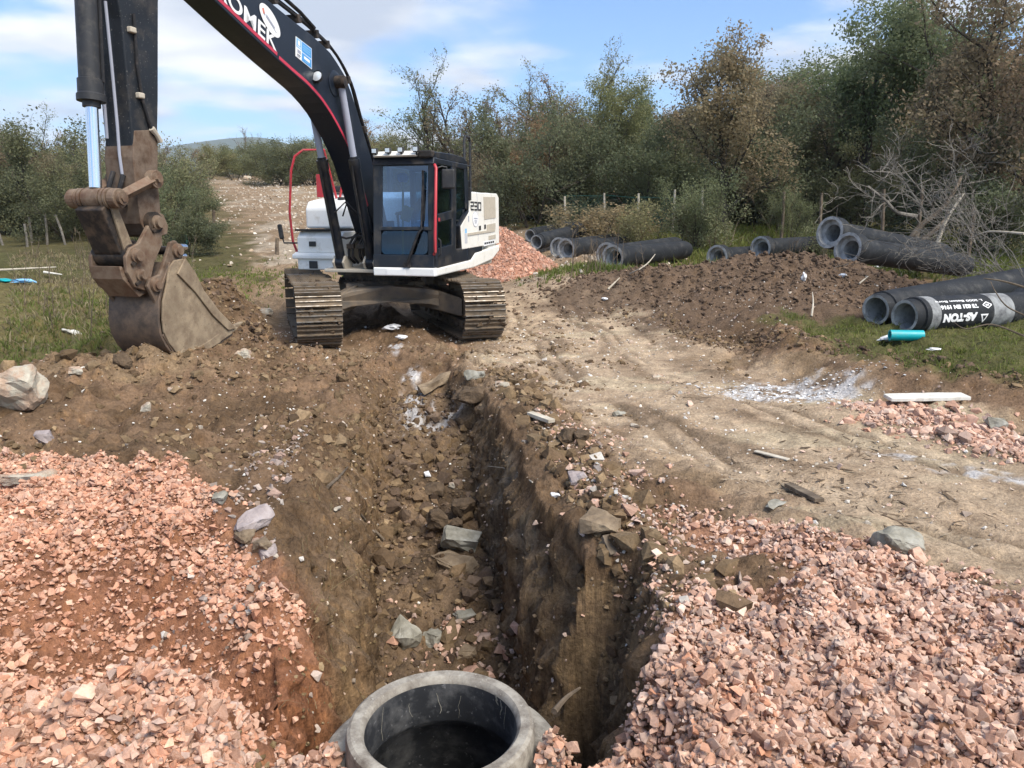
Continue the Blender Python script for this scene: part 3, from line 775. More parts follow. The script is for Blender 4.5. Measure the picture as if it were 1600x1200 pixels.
# upper frame
fr = MB()
fr.prism([(.92, .95), (.92, 1.0), (-1.75, 1.16), (-1.75, .98)], -.50, .46)
fr.prism([(1.08, .955), (1.08, 1.01), (-1.745, 1.155), (-1.745, .985)], .461, 1.36)
fr.prism([(.38, .955), (.38, 1.04), (-1.74, 1.155), (-1.74, .985)], -1.22, -.521)
fr.prism([(.62, 1.06), (.70, 1.30), (.25, 1.55), (-.35, 1.55), (-.6, 1.10)], .19, .23)
fr.prism([(.62, 1.06), (.70, 1.30), (.25, 1.55), (-.35, 1.55), (-.6, 1.10)], -.23, -.19)
fr.build('upper_frame', M['beige'], EXC, .012)
for s in (-1, 1):
    b = MB(); bp_ = [(.62, .98), (.88, 1.0), (.94, 1.10), (.86, 1.20), (.65, 1.16)]; b.prism(bp_, s * .255 - .10, s * .255 - .066); b.prism(bp_, s * .255 + .066, s * .255 + .10)
    b.build('cylinder_bracket', M['beige'], EXC, .008)

# counterweight and engine house
cw = MB()
n = 18
pl = []
for k in range(n + 1):
    a = math.pi * k / n
    pl.append((1.40 * math.cos(a), 1.72 + .62 * math.sin(a) ** .6))
ring = [(1.40, 1.42)] + pl + [(-1.34, 1.42)]
zz = [(.90, 1.16), (.98, 1.20), (1.0, 1.30), (1.0, 2.06), (.985, 2.14), (.93, 2.20)]
vs = []
for sc, z in zz:
    for x, y in ring: vs.append((x * (1 if sc > .99 else .5 + .5 * sc), 1.42 + (y - 1.42) * sc, z))
m_ = len(ring)
fs = [tuple(range(m_ - 1, -1, -1)), tuple(range((len(zz) - 1) * m_, len(zz) * m_))]
for i in range(len(zz) - 1):
    for k in range(m_): fs.append((i * m_ + k, i * m_ + (k + 1) % m_, (i + 1) * m_ + (k + 1) % m_, (i + 1) * m_ + k))
cw.add(vs, fs); cw.build('counterweight', M['white_side'], EXC, 0, True)
eh = MB()
eh.prism([(-.55, 1.16), (-.55, 2.10), (-.70, 2.20), (-1.60, 2.20), (-1.60, 1.16)], -1.30, 1.30)
eh.build('engine_hood', M['white_paint'], EXC, .03)
x = MB(); x.tube([P3(-.35, -1.25, 2.18), P3(-.35, -1.25, 2.62), P3(-.35, -1.33, 2.72)], .055, 14); x.build('exhaust_pipe', M['dark_steel'], EXC, 0, True)

# operator's-left side: white panel, black door, skirt
LS = 1.40
sp = MB(); sp.prism([(-.43, 2.17), (-1.86, 2.20), (-1.98, 2.14), (-2.00, 1.33), (-.0, 1.28), (.06, 1.64), (-.41, 1.90)], LS - .06, LS + .022)
sp_o = sp.build('side_panel', M['white_side'], EXC, .012)
def side_decal(name, prof, mat, parent, off=.026, th=.004, bevel=0):
    d = MB(); d.prism(prof, LS + off - .002, LS + off + th); return d.build(name, mat, parent, bevel)
side_decal('vent_grille', [(-1.09, 2.12), (-1.74, 2.14), (-1.77, 1.78), (-1.12, 1.75)], M['beige'], sp_o)
side_decal('vent_grille', [(-1.26, 1.66), (-1.75, 1.69), (-1.75, 1.58), (-1.26, 1.56)], M['beige'], sp_o)
side_decal('vent_grille', [(-1.36, 1.47), (-1.76, 1.49), (-1.76, 1.42), (-1.36, 1.40)], M['beige'], sp_o)
side_decal('panel_ridge', [(-.26, 1.53), (-1.72, 1.58), (-1.72, 1.545), (-.26, 1.49)], M['beige'], sp_o, .024, .010)
side_decal('latch', [(-.84, 1.64), (-.93, 1.645), (-.93, 1.575), (-.84, 1.57)], M['letter_dark'], sp_o)
side_decal('latch', [(-1.12, 1.66), (-1.20, 1.665), (-1.20, 1.595), (-1.12, 1.59)], M['letter_dark'], sp_o)
side_decal('handle_slot', [(-.30, 1.80), (-.325, 1.80), (-.325, 1.71), (-.30, 1.71)], M['emblem_grey'], sp_o)
side_decal('panel_seam', [(-.73, 2.185), (-.74, 2.185), (-.80, 1.92), (-.80, 1.40), (-.79, 1.40), (-.79, 1.92)], M['emblem_grey'], sp_o, .0225, .001)
side_decal('specification_plate', [(-1.08, 1.375), (-1.70, 1.405), (-1.70, 1.33), (-1.08, 1.30)], M['letter_white'], sp_o, .023, .003)
for k in range(5):
    r0 = -1.12 - k * .115; side_decal('specification_lettering', [(r0, 1.362 + .004 * k), (r0 - .085, 1.366 + .004 * k), (r0 - .085, 1.335 + .004 * k), (r0, 1.33 + .004 * k)], M['letter_dark'], sp_o, .027, .002)
for k in range(3):
    r0 = -.13 - .045 * k; side_decal('warning_lettering', [(r0, 1.52), (r0 - .016, 1.52), (r0 - .016, 1.37), (r0, 1.37)], M['emblem_grey'], sp_o, .024, .002)
side_decal('blue_logo', [(-.14, 1.60), (-.22, 1.60), (-.22, 1.53), (-.14, 1.53)], M['sign_mid'], sp_o, .024, .002)
# number on the side, squared digits
def seg_digits(txt, r0, z0, w, h, t):
    segs = {'2': 'abged', '3': 'abgcd', '0': 'abcdef'}
    m = MB()
    for i, ch in enumerate(txt):
        x0 = r0 - i * (w * 1.22)
        bx = {'a': (0, h - t, w, t), 'g': (0, h / 2 - t / 2, w, t), 'd': (0, 0, w, t), 'f': (0, h / 2, t, h / 2), 'b': (w - t, h / 2, t, h / 2), 'e': (0, 0, t, h / 2), 'c': (w - t, 0, t, h / 2)}
        for sg in segs[ch]:
            a, b, c, d = bx[sg]
            m.box((LS + .0265, -(x0 - a - c / 2), z0 + b + d / 2), (.004 + .0002 * 'abcdefg'.index(sg), c, d))
    return m
seg_digits('230', -.42, 1.89, .155, .14, .024).build('number_lettering', M['letter_dark'], sp_o)
def oval(r, z, a, b, ang, l, th, n=36):
    pts = [(r + a * math.cos(t) * math.cos(ang) - b * math.sin(t) * math.sin(ang), z + a * math.cos(t) * math.sin(ang) + b * math.sin(t) * math.cos(ang)) for t in (2 * math.pi * k / n for k in range(n))]
    m = MB(); m.prism(pts, l, l + th); return m
em = oval(-.66, 1.75, .15, .125, 0, LS + .023, .003).build('emblem_ring', M['emblem_grey'], sp_o)
em = oval(-.66, 1.75, .143, .118, 0, LS + .0235, .0045).build('emblem', M['letter_white'], sp_o)
for dz, w in ((.02, .17), (-.02, .12), (-.05, .08)):
    side_decal('emblem_lettering', [(-.66 + w / 2, 1.75 + dz), (-.66 - w / 2, 1.75 + dz), (-.66 - w / 2, 1.75 + dz - .014), (-.66 + w / 2, 1.75 + dz - .014)], M['emblem_grey'], sp_o, .030, .002)
sk = MB()
sk.prism([(1.12, .93), (1.12, 1.04), (.10, 1.08), (-.45, 1.10), (-.66, 1.20), (-2.02, 1.30), (-2.02, 1.20), (-1.6, 1.06), (-.6, .97)], LS - .10, LS + .02)
sk.build('side_skirt', M['white_side'], EXC, .02)
bs = MB(); bs.prism([(1.13, 1.05), (1.13, 1.16), (.02, 1.275), (-1.04, 1.31), (-1.04, 1.225), (-.68, 1.21), (-.46, 1.11), (.10, 1.085)], LS - .10, LS + .012)
bs.build('black_sill', M['black_paint'], EXC, .008)

# cab
CF, CB, CL0, CL1, ZT = 1.20, -.34, .47, 1.42, 2.60
cs = MB()
# posts, sills and rails of the shell
def post(pa, pb, w, d):
    pa, pb = Vector(pa), Vector(pb)
    vs = [p + Vector((sx * w / 2, sy * d / 2, 0)) for p in (pa, pb) for sx, sy in ((-1, -1), (1, -1), (1, 1), (-1, 1))]
    cs.add(vs, [(0, 1, 2, 3), (7, 6, 5, 4)] + [(k, (k + 1) % 4, (k + 1) % 4 + 4, k + 4) for k in range(4)])
for l, w in ((CL0 + .06, .12), (CL1 - .05, .10)):
    post(P3(l, CF - .05, 1.10), P3(l, CF - .14, ZT - .04), w, .09)
post(P3(CL1 - .03, .34, 1.20), P3(CL1 - .03, .28, ZT - .04), .06, .16)
post(P3(CL1 - .04, CB + .06, 1.9), P3(CL1 - .04, CB + .10, ZT - .04), .08, .14)
post(P3(CL0 + .03, CB + .06, 1.1), P3(CL0 + .03, CB + .08, ZT - .04), .06, .14)
cs.prism([(CF - .06, ZT - .10), (CF - .10, ZT - .005), (CF - .22, ZT - .005), (CF - .22, ZT - .10)], CL0, CL1)
cs.prism([(CF + .012, 1.06), (CF + .004, 1.24), (CF - .10, 1.24), (CF - .10, 1.06)], CL0, CL1)
cs.prism([(CB, 1.1), (CB, 1.72), (CB + .08, 1.72), (CB + .08, 1.1)], CL0, CL1)
cs.prism([(CB + .02, ZT - .12), (CB + .06, ZT - .01), (CB + .14, ZT - .01), (CB + .14, ZT - .12)], CL0, CL1)
cs.prism([(CF - .1, ZT - .09), (CF - .1, ZT - .01), (CB + .1, ZT - .01), (CB + .1, ZT - .09)], CL1 - .07, CL1 + .004)
cs.prism([(CF - .1, ZT - .09), (CF - .1, ZT - .01), (CB + .1, ZT - .01), (CB + .1, ZT - .09)], CL0 - .004, CL0 + .07)
cs.prism([(1.12, 1.06), (1.12, 1.26), (.40, 1.30), (.02, 1.30), (.10, 1.65), (-.36, 1.92), (-.36, 1.72), (.0, 1.1)], CL1 - .07, CL1 - .002)
cs.prism([(CF - .1, 1.06), (CF - .1, 1.5), (CB, 1.6), (CB, 1.06)], CL0 + .002, CL0 + .03)
cab = cs.build('cab', M['black_paint'], EXC, .012)
# roof
rf = MB(); rf.prism([(CF - .06, ZT), (CF - .16, ZT + .075), (.3, ZT + .10), (CB + .16, ZT + .085), (CB, ZT + .02), (CB + .02, ZT - .01), (CF - .08, ZT - .01)], CL0 + .015, CL1 - .01)
rf.build('cab_roof', M['black_paint'], cab, .03, False, 3)
rv = MB(); rv.prism([(CF + .02, ZT + .02), (CF - .1, ZT + .085), (CF - .36, ZT + .112), (CF - .36, ZT + .095), (CF - .02, ZT + .0)], CL0 + .06, CL1 - .24); rv.build('roof_visor', M['white_side'], cab, .004)
for k, l in enumerate((.555, .76, .955, 1.185)):
    wl_ = MB(); wl_.box(P3(l, CF + .0, ZT + .085 + .004 * k), (.085, .06, .075)); wo = wl_.build('work_light', M['dark_plastic'], cab, .008)
    le = MB(); le.box(P3(l, CF + .032, ZT + .085 + .004 * k), (.066, .006, .056)); le.build('lamp_lens', M['lamp_lens'], wo, .004)
    ar = MB(); ar.box(P3(l, CF - .02, ZT + .04), (.02, .03, .05)); ar.build('lamp_bracket', M['dark_plastic'], wo)
# front window: leaning pane in a dark frame, and a lower pane
def front_quad(name, l0, l1, z0, z1, r0, r1, mat, parent, th=.008, round_=.05):
    pts = []
    for (cx, cz, a0) in ((l1 - round_, z1 - round_, 0), (l0 + round_, z1 - round_, 90), (l0 + round_, z0 + round_, 180), (l1 - round_, z0 + round_, 270)):
        for k in range(5):
            a = R(a0 + 22.5 * k); pts.append((cx + round_ * math.cos(a), cz + round_ * math.sin(a)))
    def rr(z): return r0 + (r1 - r0) * (z - z0) / (z1 - z0)
    n_ = len(pts); vs = [P3(l, rr(z), z) for l, z in pts] + [P3(l, rr(z) - th, z) for l, z in pts]
    m = MB(); m.add(vs, [tuple(range(n_ - 1, -1, -1)), tuple(range(n_, 2 * n_))] + [(i, (i + 1) % n_, (i + 1) % n_ + n_, i + n_) for i in range(n_)])
    return m.build(name, mat, parent)
def frame_quad(name, l0, l1, z0, z1, r0, r1, t, mat, parent):
    m = MB()
    def rr(z): return r0 + (r1 - r0) * (z - z0) / (z1 - z0)
    o_ = [(l0, z0), (l1, z0), (l1, z1), (l0, z1)]; i_ = [(l0 + t, z0 + t), (l1 - t, z0 + t), (l1 - t, z1 - t), (l0 + t, z1 - t)]
    vs = [P3(l, rr(z) + dr, z) for dr in (0, -.03) for q in (o_, i_) for l, z in q]
    fs = []
    for k in range(4):
        j = (k + 1) % 4
        fs += [(k, j, 4 + j, 4 + k), (8 + k, 12 + k, 12 + j, 8 + j), (4 + k, 4 + j, 12 + j, 12 + k), (k, 8 + k, 8 + j, j)]
    m.add(vs, fs); return m.build(name, mat, parent, .006)
fw = front_quad('front_window', .605, 1.345, 1.615, 2.50, 1.165, 1.085, M['glass'], cab)
frame_quad('window_frame', .565, 1.385, 1.585, 2.535, 1.180, 1.095, .05, M['black_paint'], fw)
lw_ = front_quad('lower_window', .605, 1.325, 1.245, 1.575, 1.20, 1.172, M['glass_low'], cab, .008, .07)
# frame strip left of the glass towards the boom
wp = MB(); wp.tube([P3(1.02, 1.235, 1.10), P3(1.06, 1.25, 1.20), P3(1.20, 1.22, 1.55), P3(1.25, 1.19, 1.62)], [.028, .022, .018, .012], 8); wp.tube([P3(1.235, 1.195, 1.62), P3(1.25, 1.125, 2.42)], [.014, .009], 6); wp.box(P3(1.26, 1.15, 2.05), (.03, .012, .72))
wp.box(P3(1.02, 1.23, 1.10), (.10, .05, .07)); wp.build('windscreen_wiper', M['rubber'], cab)
cp = MB(); cp.prism([(CF + .03, .935), (CF + .035, 1.055), (CF - .10, 1.055), (CF - .10, .935)], CL0 + .01, CL1 + .02); cpo = cp.build('front_apron', M['white_paint'], cab, .015)
cpl = MB(); cpl.box(P3(.84, CF + .037, .99), (.30, .006, .085)); cpl.build('cover_plate', M['white_paint'], cpo, .003)
# door side
def side_pane(name, prof, mat, parent, l=CL1 - .02, th=.008):
    m = MB(); m.prism(prof, l, l + th); return m.build(name, mat, parent)
side_pane('door_window', [(1.02, 2.47), (.38, 2.53), (.41, 1.86), (1.05, 1.78)], M['glass_side'], cab)
side_pane('quarter_window', [(.19, 2.50), (-.18, 2.50), (-.24, 1.95), (.17, 1.86)], M['glass_side'], cab)
side_pane('door_lower_window', [(1.04, 1.70), (.44, 1.77), (.46, 1.33), (1.04, 1.30)], M['glass_side'], cab)
dr = MB()
for prof in ([(1.10, 1.80), (.38, 1.88), (.38, 1.76), (1.10, 1.69)], [(.46, 1.28), (.40, 1.28), (.36, 2.55), (.42, 2.55)], [(1.14, 1.16), (1.14, 1.32), (.42, 1.37), (.42, 1.24)], [(1.125, 1.28), (1.05, 1.28), (1.01, 2.52), (1.07, 2.52)]):
    dr.prism(prof, CL1 - .03, CL1 + .006)
do = dr.build('cab_door', M['black_paint'], cab, .006)
dh = MB(); dh.tube([P3(CL1 + .01, 1.05, 1.22), P3(CL1 + .05, 1.05, 1.25), P3(CL1 + .05, 1.05, 1.44), P3(CL1 + .01, 1.05, 1.47)], .012, 8); dh.build('door_handle', M['dark_plastic'], do)
lk = MB(); lk.box(P3(CL1 + .012, 1.00, 1.735), (.012, .06, .05)); lk.build('red_latch', M['red_paint'], do, .004)
rl = MB(); rl.tube([P3(CL1 + .00, 1.19, 1.25), P3(CL1 + .035, 1.23, 1.28), P3(CL1 + .035, 1.225, 1.5), P3(CL1 + .04, 1.15, 2.44), P3(CL1 + .0, 1.10, 2.49)], .022, 10); rl.build('grab_rail', M['red_paint'], cab, 0, True)
mr = MB(); mr.tube([P3(CL1 - .02, 1.10, 2.43), P3(CL1 + .08, 1.03, 2.47), P3(CL1 + .14, 1.0, 2.46), P3(CL1 + .15, 1.0, 2.40)], .011, 8); mro = mr.build('mirror_arm', M['dark_plastic'], cab)
mh = MB(); mh.box(P3(CL1 + .16, .99, 2.30), (.19, .06, .27), (0, 0, R(12))); mh.build('mirror', M['dark_plastic'], mro, .02)
cl_ = MB(); cl_.box(P3(CL1 + .01, -.36, 2.14), (.05, .05, .20)); cl_.build('side_lamp', M['dark_plastic'], cab, .01)
bl_ = MB(); bl_.box(P3(CL1 - .12, CF - .10, ZT + .035), (.22, .12, .10)); bl_.build('corner_lamp', M['dark_steel'], cab, .02)
# seat and controls inside
st = MB(); st.box(P3(.93, .02, 1.45), (.50, .48, .14)); st.box(P3(.93, -.22, 1.85), (.48, .12, .72), (R(-8), 0, 0)); st.box(P3(.93, .0, 1.25), (.35, .35, .3)); st.build('operator_seat', M['seat'], cab, .03)
co = MB(); co.box(P3(.62, .42, 1.50), (.12, .5, .24)); co.box(P3(1.24, .38, 1.46), (.12, .5, .2)); co.tube([P3(.62, .60, 1.6), P3(.63, .66, 1.84)], .02, 8); co.tube([P3(1.24, .60, 1.55), P3(1.22, .66, 1.82)], .02, 8); co.box(P3(.66, .98, 1.55), (.10, .06, .34)); co.build('control_console', M['dark_plastic'], cab, .01)
cf_ = MB(); cf_.box(P3(.945, .42, 1.085), (.86, 1.4, .03)); cf_.build('cab_floor', M['interior'], cab)
cr_ = MB(); cr_.prism([(CB + .1, ZT - .03), (CF - .2, ZT - .03), (CF - .2, ZT - .015), (CB + .1, ZT - .015)], CL0 + .08, CL1 - .08); cr_.build('roof_lining', M['interior'], cab)
rw = MB(); rw.prism([(CB + .035, 1.74), (CB + .075, ZT - .13), (CB + .083, ZT - .13), (CB + .043, 1.74)], CL0 + .07, CL1 - .09); rw.build('rear_window', M['glass_side'], cab)

# right-hand boxes, steps and rails
tb = MB(); tb.prism([(.42, .95), (.42, 1.13), (.34, 1.22), (.40, 1.22), (.40, 1.46), (.30, 1.56), (-.55, 1.56), (-.55, .95)], -1.26, -.46)
tbo = tb.build('tool_box', M['white_paint'], EXC, .035, False, 3)
lp = MB(); lp.prism([(.47, 1.12), (.47, 1.19), (.36, 1.23), (-.5, 1.23), (-.5, 1.14)], -1.33, -.52); lp.build('step_plate', M['white_paint'], tbo, .02)
bx = MB(); bx.box(P3(-.97, .428, 1.03), (.15, .02, .12)); bx.build('step_recess', M['letter_dark'], tbo, .02)
bx = MB(); bx.box(P3(-.98, .408, 1.36), (.12, .02, .08)); bx.build('latch', M['letter_dark'], tbo, .006)
up_ = MB(); up_.prism([(-.03, 1.60), (-.03, 1.92), (-.12, 2.04), (-.50, 2.10), (-.54, 2.10), (-.54, 1.60)], -1.34, -.46); upo = up_.build('fuel_tank', M['white_paint'], EXC, .05, False, 3)
gp = MB(); gp.box(P3(-.9, .15, 1.578), (.78, .5, .03)); gp.build('rubber_seal', M['rubber'], tbo)
fc = MB(); fc.lathe([(0, 0), (.07, 0), (.07, .05), (0, .05)], 16, Matrix.Translation(P3(-.80, -.30, 2.06))); fc.build('filler_cap', M['dark_plastic'], upo)
hr = MB(); hr.tube([P3(-1.35, .22, 1.14), P3(-1.46, .2, 1.40), P3(-1.49, .2, 1.85), P3(-1.42, .2, 2.52), P3(-1.35, .18, 2.74), P3(-1.24, .1, 2.84), P3(-.98, -.1, 2.86), P3(-.98, -.45, 2.10)], .020, 10); hr.build('handrail', M['red_paint'], EXC, 0, True)
rp = MB(); rp.box(P3(-1.31, -.52, 2.31), (.13, .05, .38)); rp.tube([P3(-.98, -.5, 1.95), P3(-.90, -.5, 2.28), P3(-.80, -.6, 2.30)], .022, 8); rp.build('red_guard', M['red_paint'], EXC, .01)
mr = MB(); mr.tube([P3(-1.28, .32, 1.37), P3(-1.55, .32, 1.37), P3(-1.57, .32, 1.44)], .013, 8); mro = mr.build('mirror_arm', M['dark_plastic'], EXC)
mh = MB(); mh.box(P3(-1.60, .32, 1.55), (.075, .05, .24), (0, R(-8), 0)); mh.build('mirror', M['dark_plastic'], mro, .02)
hr = MB(); hr.tube([P3(1.30, -.50, 2.18), P3(1.30, -.50, 2.98), P3(1.30, -.55, 3.05), P3(1.30, -.72, 3.05), P3(1.30, -.78, 2.98), P3(1.30, -.78, 2.18)], .022, 8); hr.tube([P3(1.30, -.50, 2.6), P3(1.30, -.78, 2.6)], .016, 8); hr.build('rear_handrail', M['dark_plastic'], EXC, 0, True)
bm_ = MB(); bm_.box(P3(1.12, -.75, 2.29), (.3, .3, .18)); bm_.build('air_intake', M['dark_plastic'], EXC, .03)
bm_ = MB(); bm_.box(P3(-.9, -.75, 2.26), (.5, .3, .10)); bm_.build('walkway_box', M['dark_plastic'], EXC, .02)
hs = MB()
for k, l in enumerate((-.22, -.12, .06, .14, .22)):
    hs.tube([P3(l * .6, .62, 1.08), P3(l * .6, .80 - .02 * k, 1.18), P3(l * .6 + .01, .80, 1.36), P3(l * .6, .62, 1.48), P3(l * .6, .45, 1.55)], .02, 8)
hs.tube([P3(-.3, .86, 1.50), P3(-.1, .92, 1.46), P3(.1, .88, 1.50), P3(.3, .86, 1.44)], .016, 8)
hs.build('hydraulic_hose_bank', M['rubber'], EXC, 0, True)
hb = MB(); hb.box(P3(-.10, .79, 1.34), (.12, .06, .07)); hb.box(P3(.09, .79, 1.34), (.16, .06, .07)); hb.build('hose_clamp', M['dark_steel'], EXC, .006)

# boom
BW = .175
top = [(5.25, 4.44), (4.6, 4.42), (3.9, 4.30), (3.15, 4.16), (2.71, 4.08), (2.33, 4.02), (2.03, 3.95), (1.84, 3.90), (1.67, 3.81), (1.46, 3.68), (1.28, 3.47), (1.01, 3.06), (.73, 2.62), (.40, 2.02), (.18, 1.52), (.18, 1.34)]
bot = [(.30, 1.24), (.46, 1.26), (.62, 1.42), (.80, 1.70), (1.04, 2.12), (1.28, 2.52), (1.42, 2.68), (1.58, 2.84), (1.78, 3.0), (1.94, 3.12), (2.12, 3.22), (2.30, 3.30), (2.47, 3.36), (3.09, 3.54), (3.64, 3.71), (4.12, 3.87), (4.9, 4.14), (5.2, 4.20), (5.34, 4.30)]
bmp = MB(); bmp.prism(top + bot, -BW, BW)
boom = bmp.build('boom', M['boom_paint'], EXC, .012)
def ribbon(path, w, l, th):
    """A strip of even width along a (forward, up) path on the boom's side."""
    up, dn = [], []
    for i, (a, b) in enumerate(path):
        p0 = Vector(path[max(0, i - 1)]); p1 = Vector(path[min(len(path) - 1, i + 1)]); t = (p1 - p0).normalized(); nn = Vector((-t.y, t.x))
        up.append((a + nn.x * w / 2, b + nn.y * w / 2)); dn.append((a - nn.x * w / 2, b - nn.y * w / 2))
    m = MB()
    for i in range(len(path) - 1): 
        q = [up[i], up[i + 1], dn[i + 1], dn[i]]; vs = [P3(l + th, a, b) for a, b in q] + [P3(l, a, b) for a, b in q]
        m.add(vs, [(0, 1, 2, 3), (4, 7, 6, 5), (0, 4, 5, 1), (2, 6, 7, 3)])
    return m
def catmull(pts, k=6):
    out = []
    P = [Vector(p) for p in pts]
    for i in range(len(P) - 1):
        p0, p1, p2, p3 = P[max(i - 1, 0)], P[i], P[i + 1], P[min(i + 2, len(P) - 1)]
        for j in range(k):
            t = j / k; out.append(.5 * ((2 * p1) + (p2 - p0) * t + (2 * p0 - 5 * p1 + 4 * p2 - p3) * t * t + (3 * p1 - p0 - 3 * p2 + p3) * t ** 3))
    out.append(P[-1]); return [tuple(p) for p in out]
ribbon(catmull([(4.9, 4.17), (4.1, 3.925), (3.62, 3.77), (3.12, 3.615)]), .042, BW, .004).build('boom_stripe', M['stripe_red'], boom)
ribbon(catmull([(3.085, 3.585), (2.78, 3.495), (2.45, 3.40), (2.1, 3.25), (1.75, 3.01), (1.40, 2.69), (1.18, 2.38), (.92, 1.92)]), .040, BW, .004).build('boom_stripe', M['stripe_red'], boom)
# maker's lettering along the boom, reading downwards to the machine
tm = text_mesh('HIDROMEK', .245, .002, .004, 0, 1.02)
co_ = np.empty(len(tm.vertices) * 3); tm.vertices.foreach_get('co', co_); co_ = co_.reshape(-1, 3)
tw = co_[:, 0].max()
L0 = 1.72
co_[:, 0] *= L0 / tw
# baseline runs from (4.77, 4.16) to (3.13, 3.635)
ax = Vector((3.13 - 4.77, 3.635 - 4.16)); axn = ax.normalized(); nrm = Vector((-axn.y, axn.x)) * -1 if axn.x > 0 else Vector((axn.y, -axn.x))
out_ = np.empty_like(co_)
r_ = 4.77 + co_[:, 0] * axn.x + co_[:, 1] * (nrm.x + .12); z_ = 4.165 + co_[:, 0] * axn.y + co_[:, 1] * nrm.y
out_[:, 0] = BW + .004 + co_[:, 2]; out_[:, 1] = -r_; out_[:, 2] = z_
tm.vertices.foreach_set('co', out_.ravel()); tm.update(); tm.materials.clear(); tm.materials.append(M['letter_white'])
link('boom_lettering', tm, boom)
oval(3.235, 3.955, .225, .115, R(34), BW + .006, .003).build('emblem', M['letter_white'], boom)
def boom_bar(name, r, z, w, h, ang, mat, l):
    c, s = math.cos(ang), math.sin(ang)
    m = MB(); m.prism([(r + a * c - b * s, z + a * s + b * c) for a, b in ((-w / 2, -h / 2), (w / 2, -h / 2), (w / 2, h / 2), (-w / 2, h / 2))], l, l + .002)
    return m.build(name, mat, boom)
boom_bar('emblem_mark', 3.36, 4.03, .06, .035, R(70), M['emblem_red'], BW + .0092)
boom_bar('emblem_mark', 3.345, 4.0, .035, .02, R(34), M['emblem_grey'], BW + .0092)
boom_bar('emblem_lettering', 3.23, 3.945, .19, .022, R(34), M['emblem_grey'], BW + .0092)
boom_bar('emblem_lettering', 3.22, 3.915, .24, .008, R(34), M['emblem_grey'], BW + .0092)
# blue information sign, four fields
sg = [(2.69, 3.91), (2.33, 3.845), (2.35, 3.59), (2.72, 3.675)]
m = MB(); m.prism(sg, BW + .001, BW + .006); sgo = m.build('information_sign', M['letter_white'], boom)
def inset(u0, v0, u1, v1):
    def q(u, v):
        a = Vector(sg[0]).lerp(Vector(sg[1]), u); b = Vector(sg[3]).lerp(Vector(sg[2]), u); return tuple(a.lerp(b, v))
    return [q(u0, v0), q(u1, v0), q(u1, v1), q(u0, v1)]
for nm, q, mt in (('sign_field', (.03, .03, .34, .49), 'sign_mid'), ('sign_field', (.37, .03, .97, .52), 'sign_blue'), ('sign_field', (.37, .56, .97, .97), 'sign_blue')):
    m = MB(); m.prism(inset(*q), BW + .006, BW + .0075); m.build(nm, M[mt], sgo)
for q, mt in (((.12, .12, .25, .34), 'letter_white'), ((.08, .40, .30, .44), 'letter_white'), ((.42, .14, .92, .19), 'sign_mid'), ((.42, .25, .88, .30), 'sign_mid'), ((.42, .36, .90, .41), 'sign_mid'),
              ((.50, .66, .86, .80), 'letter_white'), ((.56, .86, .80, .90), 'sign_mid'), ((.10, .58, .30, .74), 'emblem_grey'), ((.08, .82, .28, .86), 'letter_dark'), ((.08, .90, .24, .94), 'emblem_grey')):
    m = MB(); m.prism(inset(*q), BW + .0075, BW + .009); m.build('sign_lettering', M[mt], sgo)
# lamp and cylinder bosses
lb = MB(); lb.lathe([(0, -.02), (.05, -.02), (.075, .03), (.075, .05)], 20, Matrix.Translation(P3(BW + .05, 2.27, 3.50)) @ Matrix.Rotation(R(70), 4, 'X')); lb.box(P3(BW + .02, 2.27, 3.50), (.06, .03, .14)); lbo = lb.build('boom_light', M['dark_plastic'], boom)
ll_ = MB(); ll_.lathe([(0, .052), (.03, .05), (.066, .042)], 20, Matrix.Translation(P3(BW + .05, 2.27, 3.50)) @ Matrix.Rotation(R(70), 4, 'X')); ll_.build('lamp_lens', M['lamp_lens'], lbo, 0, True)
bb = MB()
rotY = Matrix.Rotation(R(90), 4, 'Y')
bb.lathe([(0, 0), (.17, 0), (.17, .012), (.14, .02), (.10, .02), (0, .02)], 32, Matrix.Translation(P3(BW, 1.76, 3.52)) @ rotY)
bb.build('boom_boss', M['boom_paint'], boom, 0, True)
pn = MB(); pn.pin(P3(-.34, 1.76, 3.53), P3(.34, 1.76, 3.53), .062, 18); pn.build('cylinder_pin', M['dark_steel'], boom, 0, True)
# steel hydraulic lines along the back of the boom
for off, l, rad in ((.08, .13, .020), (.15, .07, .018), (.08, -.04, .020), (.08, -.13, .020)):
    path = catmull([(4.7, 4.43 + off), (3.9, 4.32 + off), (3.15, 4.18 + off), (2.4, 4.06 + off), (2.0, 3.97 + off), (1.62, 3.84 + off), (1.24, 3.54 + off), (.97, 3.10 + off * .8), (.68, 2.66 + off * .7), (.40, 2.2 + off * .6)], 4)
    path = [(a - off * .6 * max(0, min(1, (2.2 - a) / 1.0)), b) for a, b in path]
    m = MB(); m.tube([P3(l, a, b) for a, b in path], rad, 8); m.build('hydraulic_line', M['rubber'], boom, 0, True)
for a, b in ((3.7, 4.31), (3.05, 4.19), (2.55, 4.10), (2.12, 4.02), (1.85, 3.95), (1.30, 3.60), (.86, 2.98)):
    m = MB(); m.box(P3(.0, a, b + .05), (.33, .07, .10), (R(10), 0, 0)); m.build('line_clamp', M['dark_steel'], boom, .008)
m = MB(); m.tube([P3(.10, 3.3, 4.30), P3(.12, 2.85, 4.33), P3(.14, 2.5, 4.24), P3(.16, 2.2, 4.12)], .024, 8); m.build('hydraulic_line', M['rubber'], boom, 0, True)
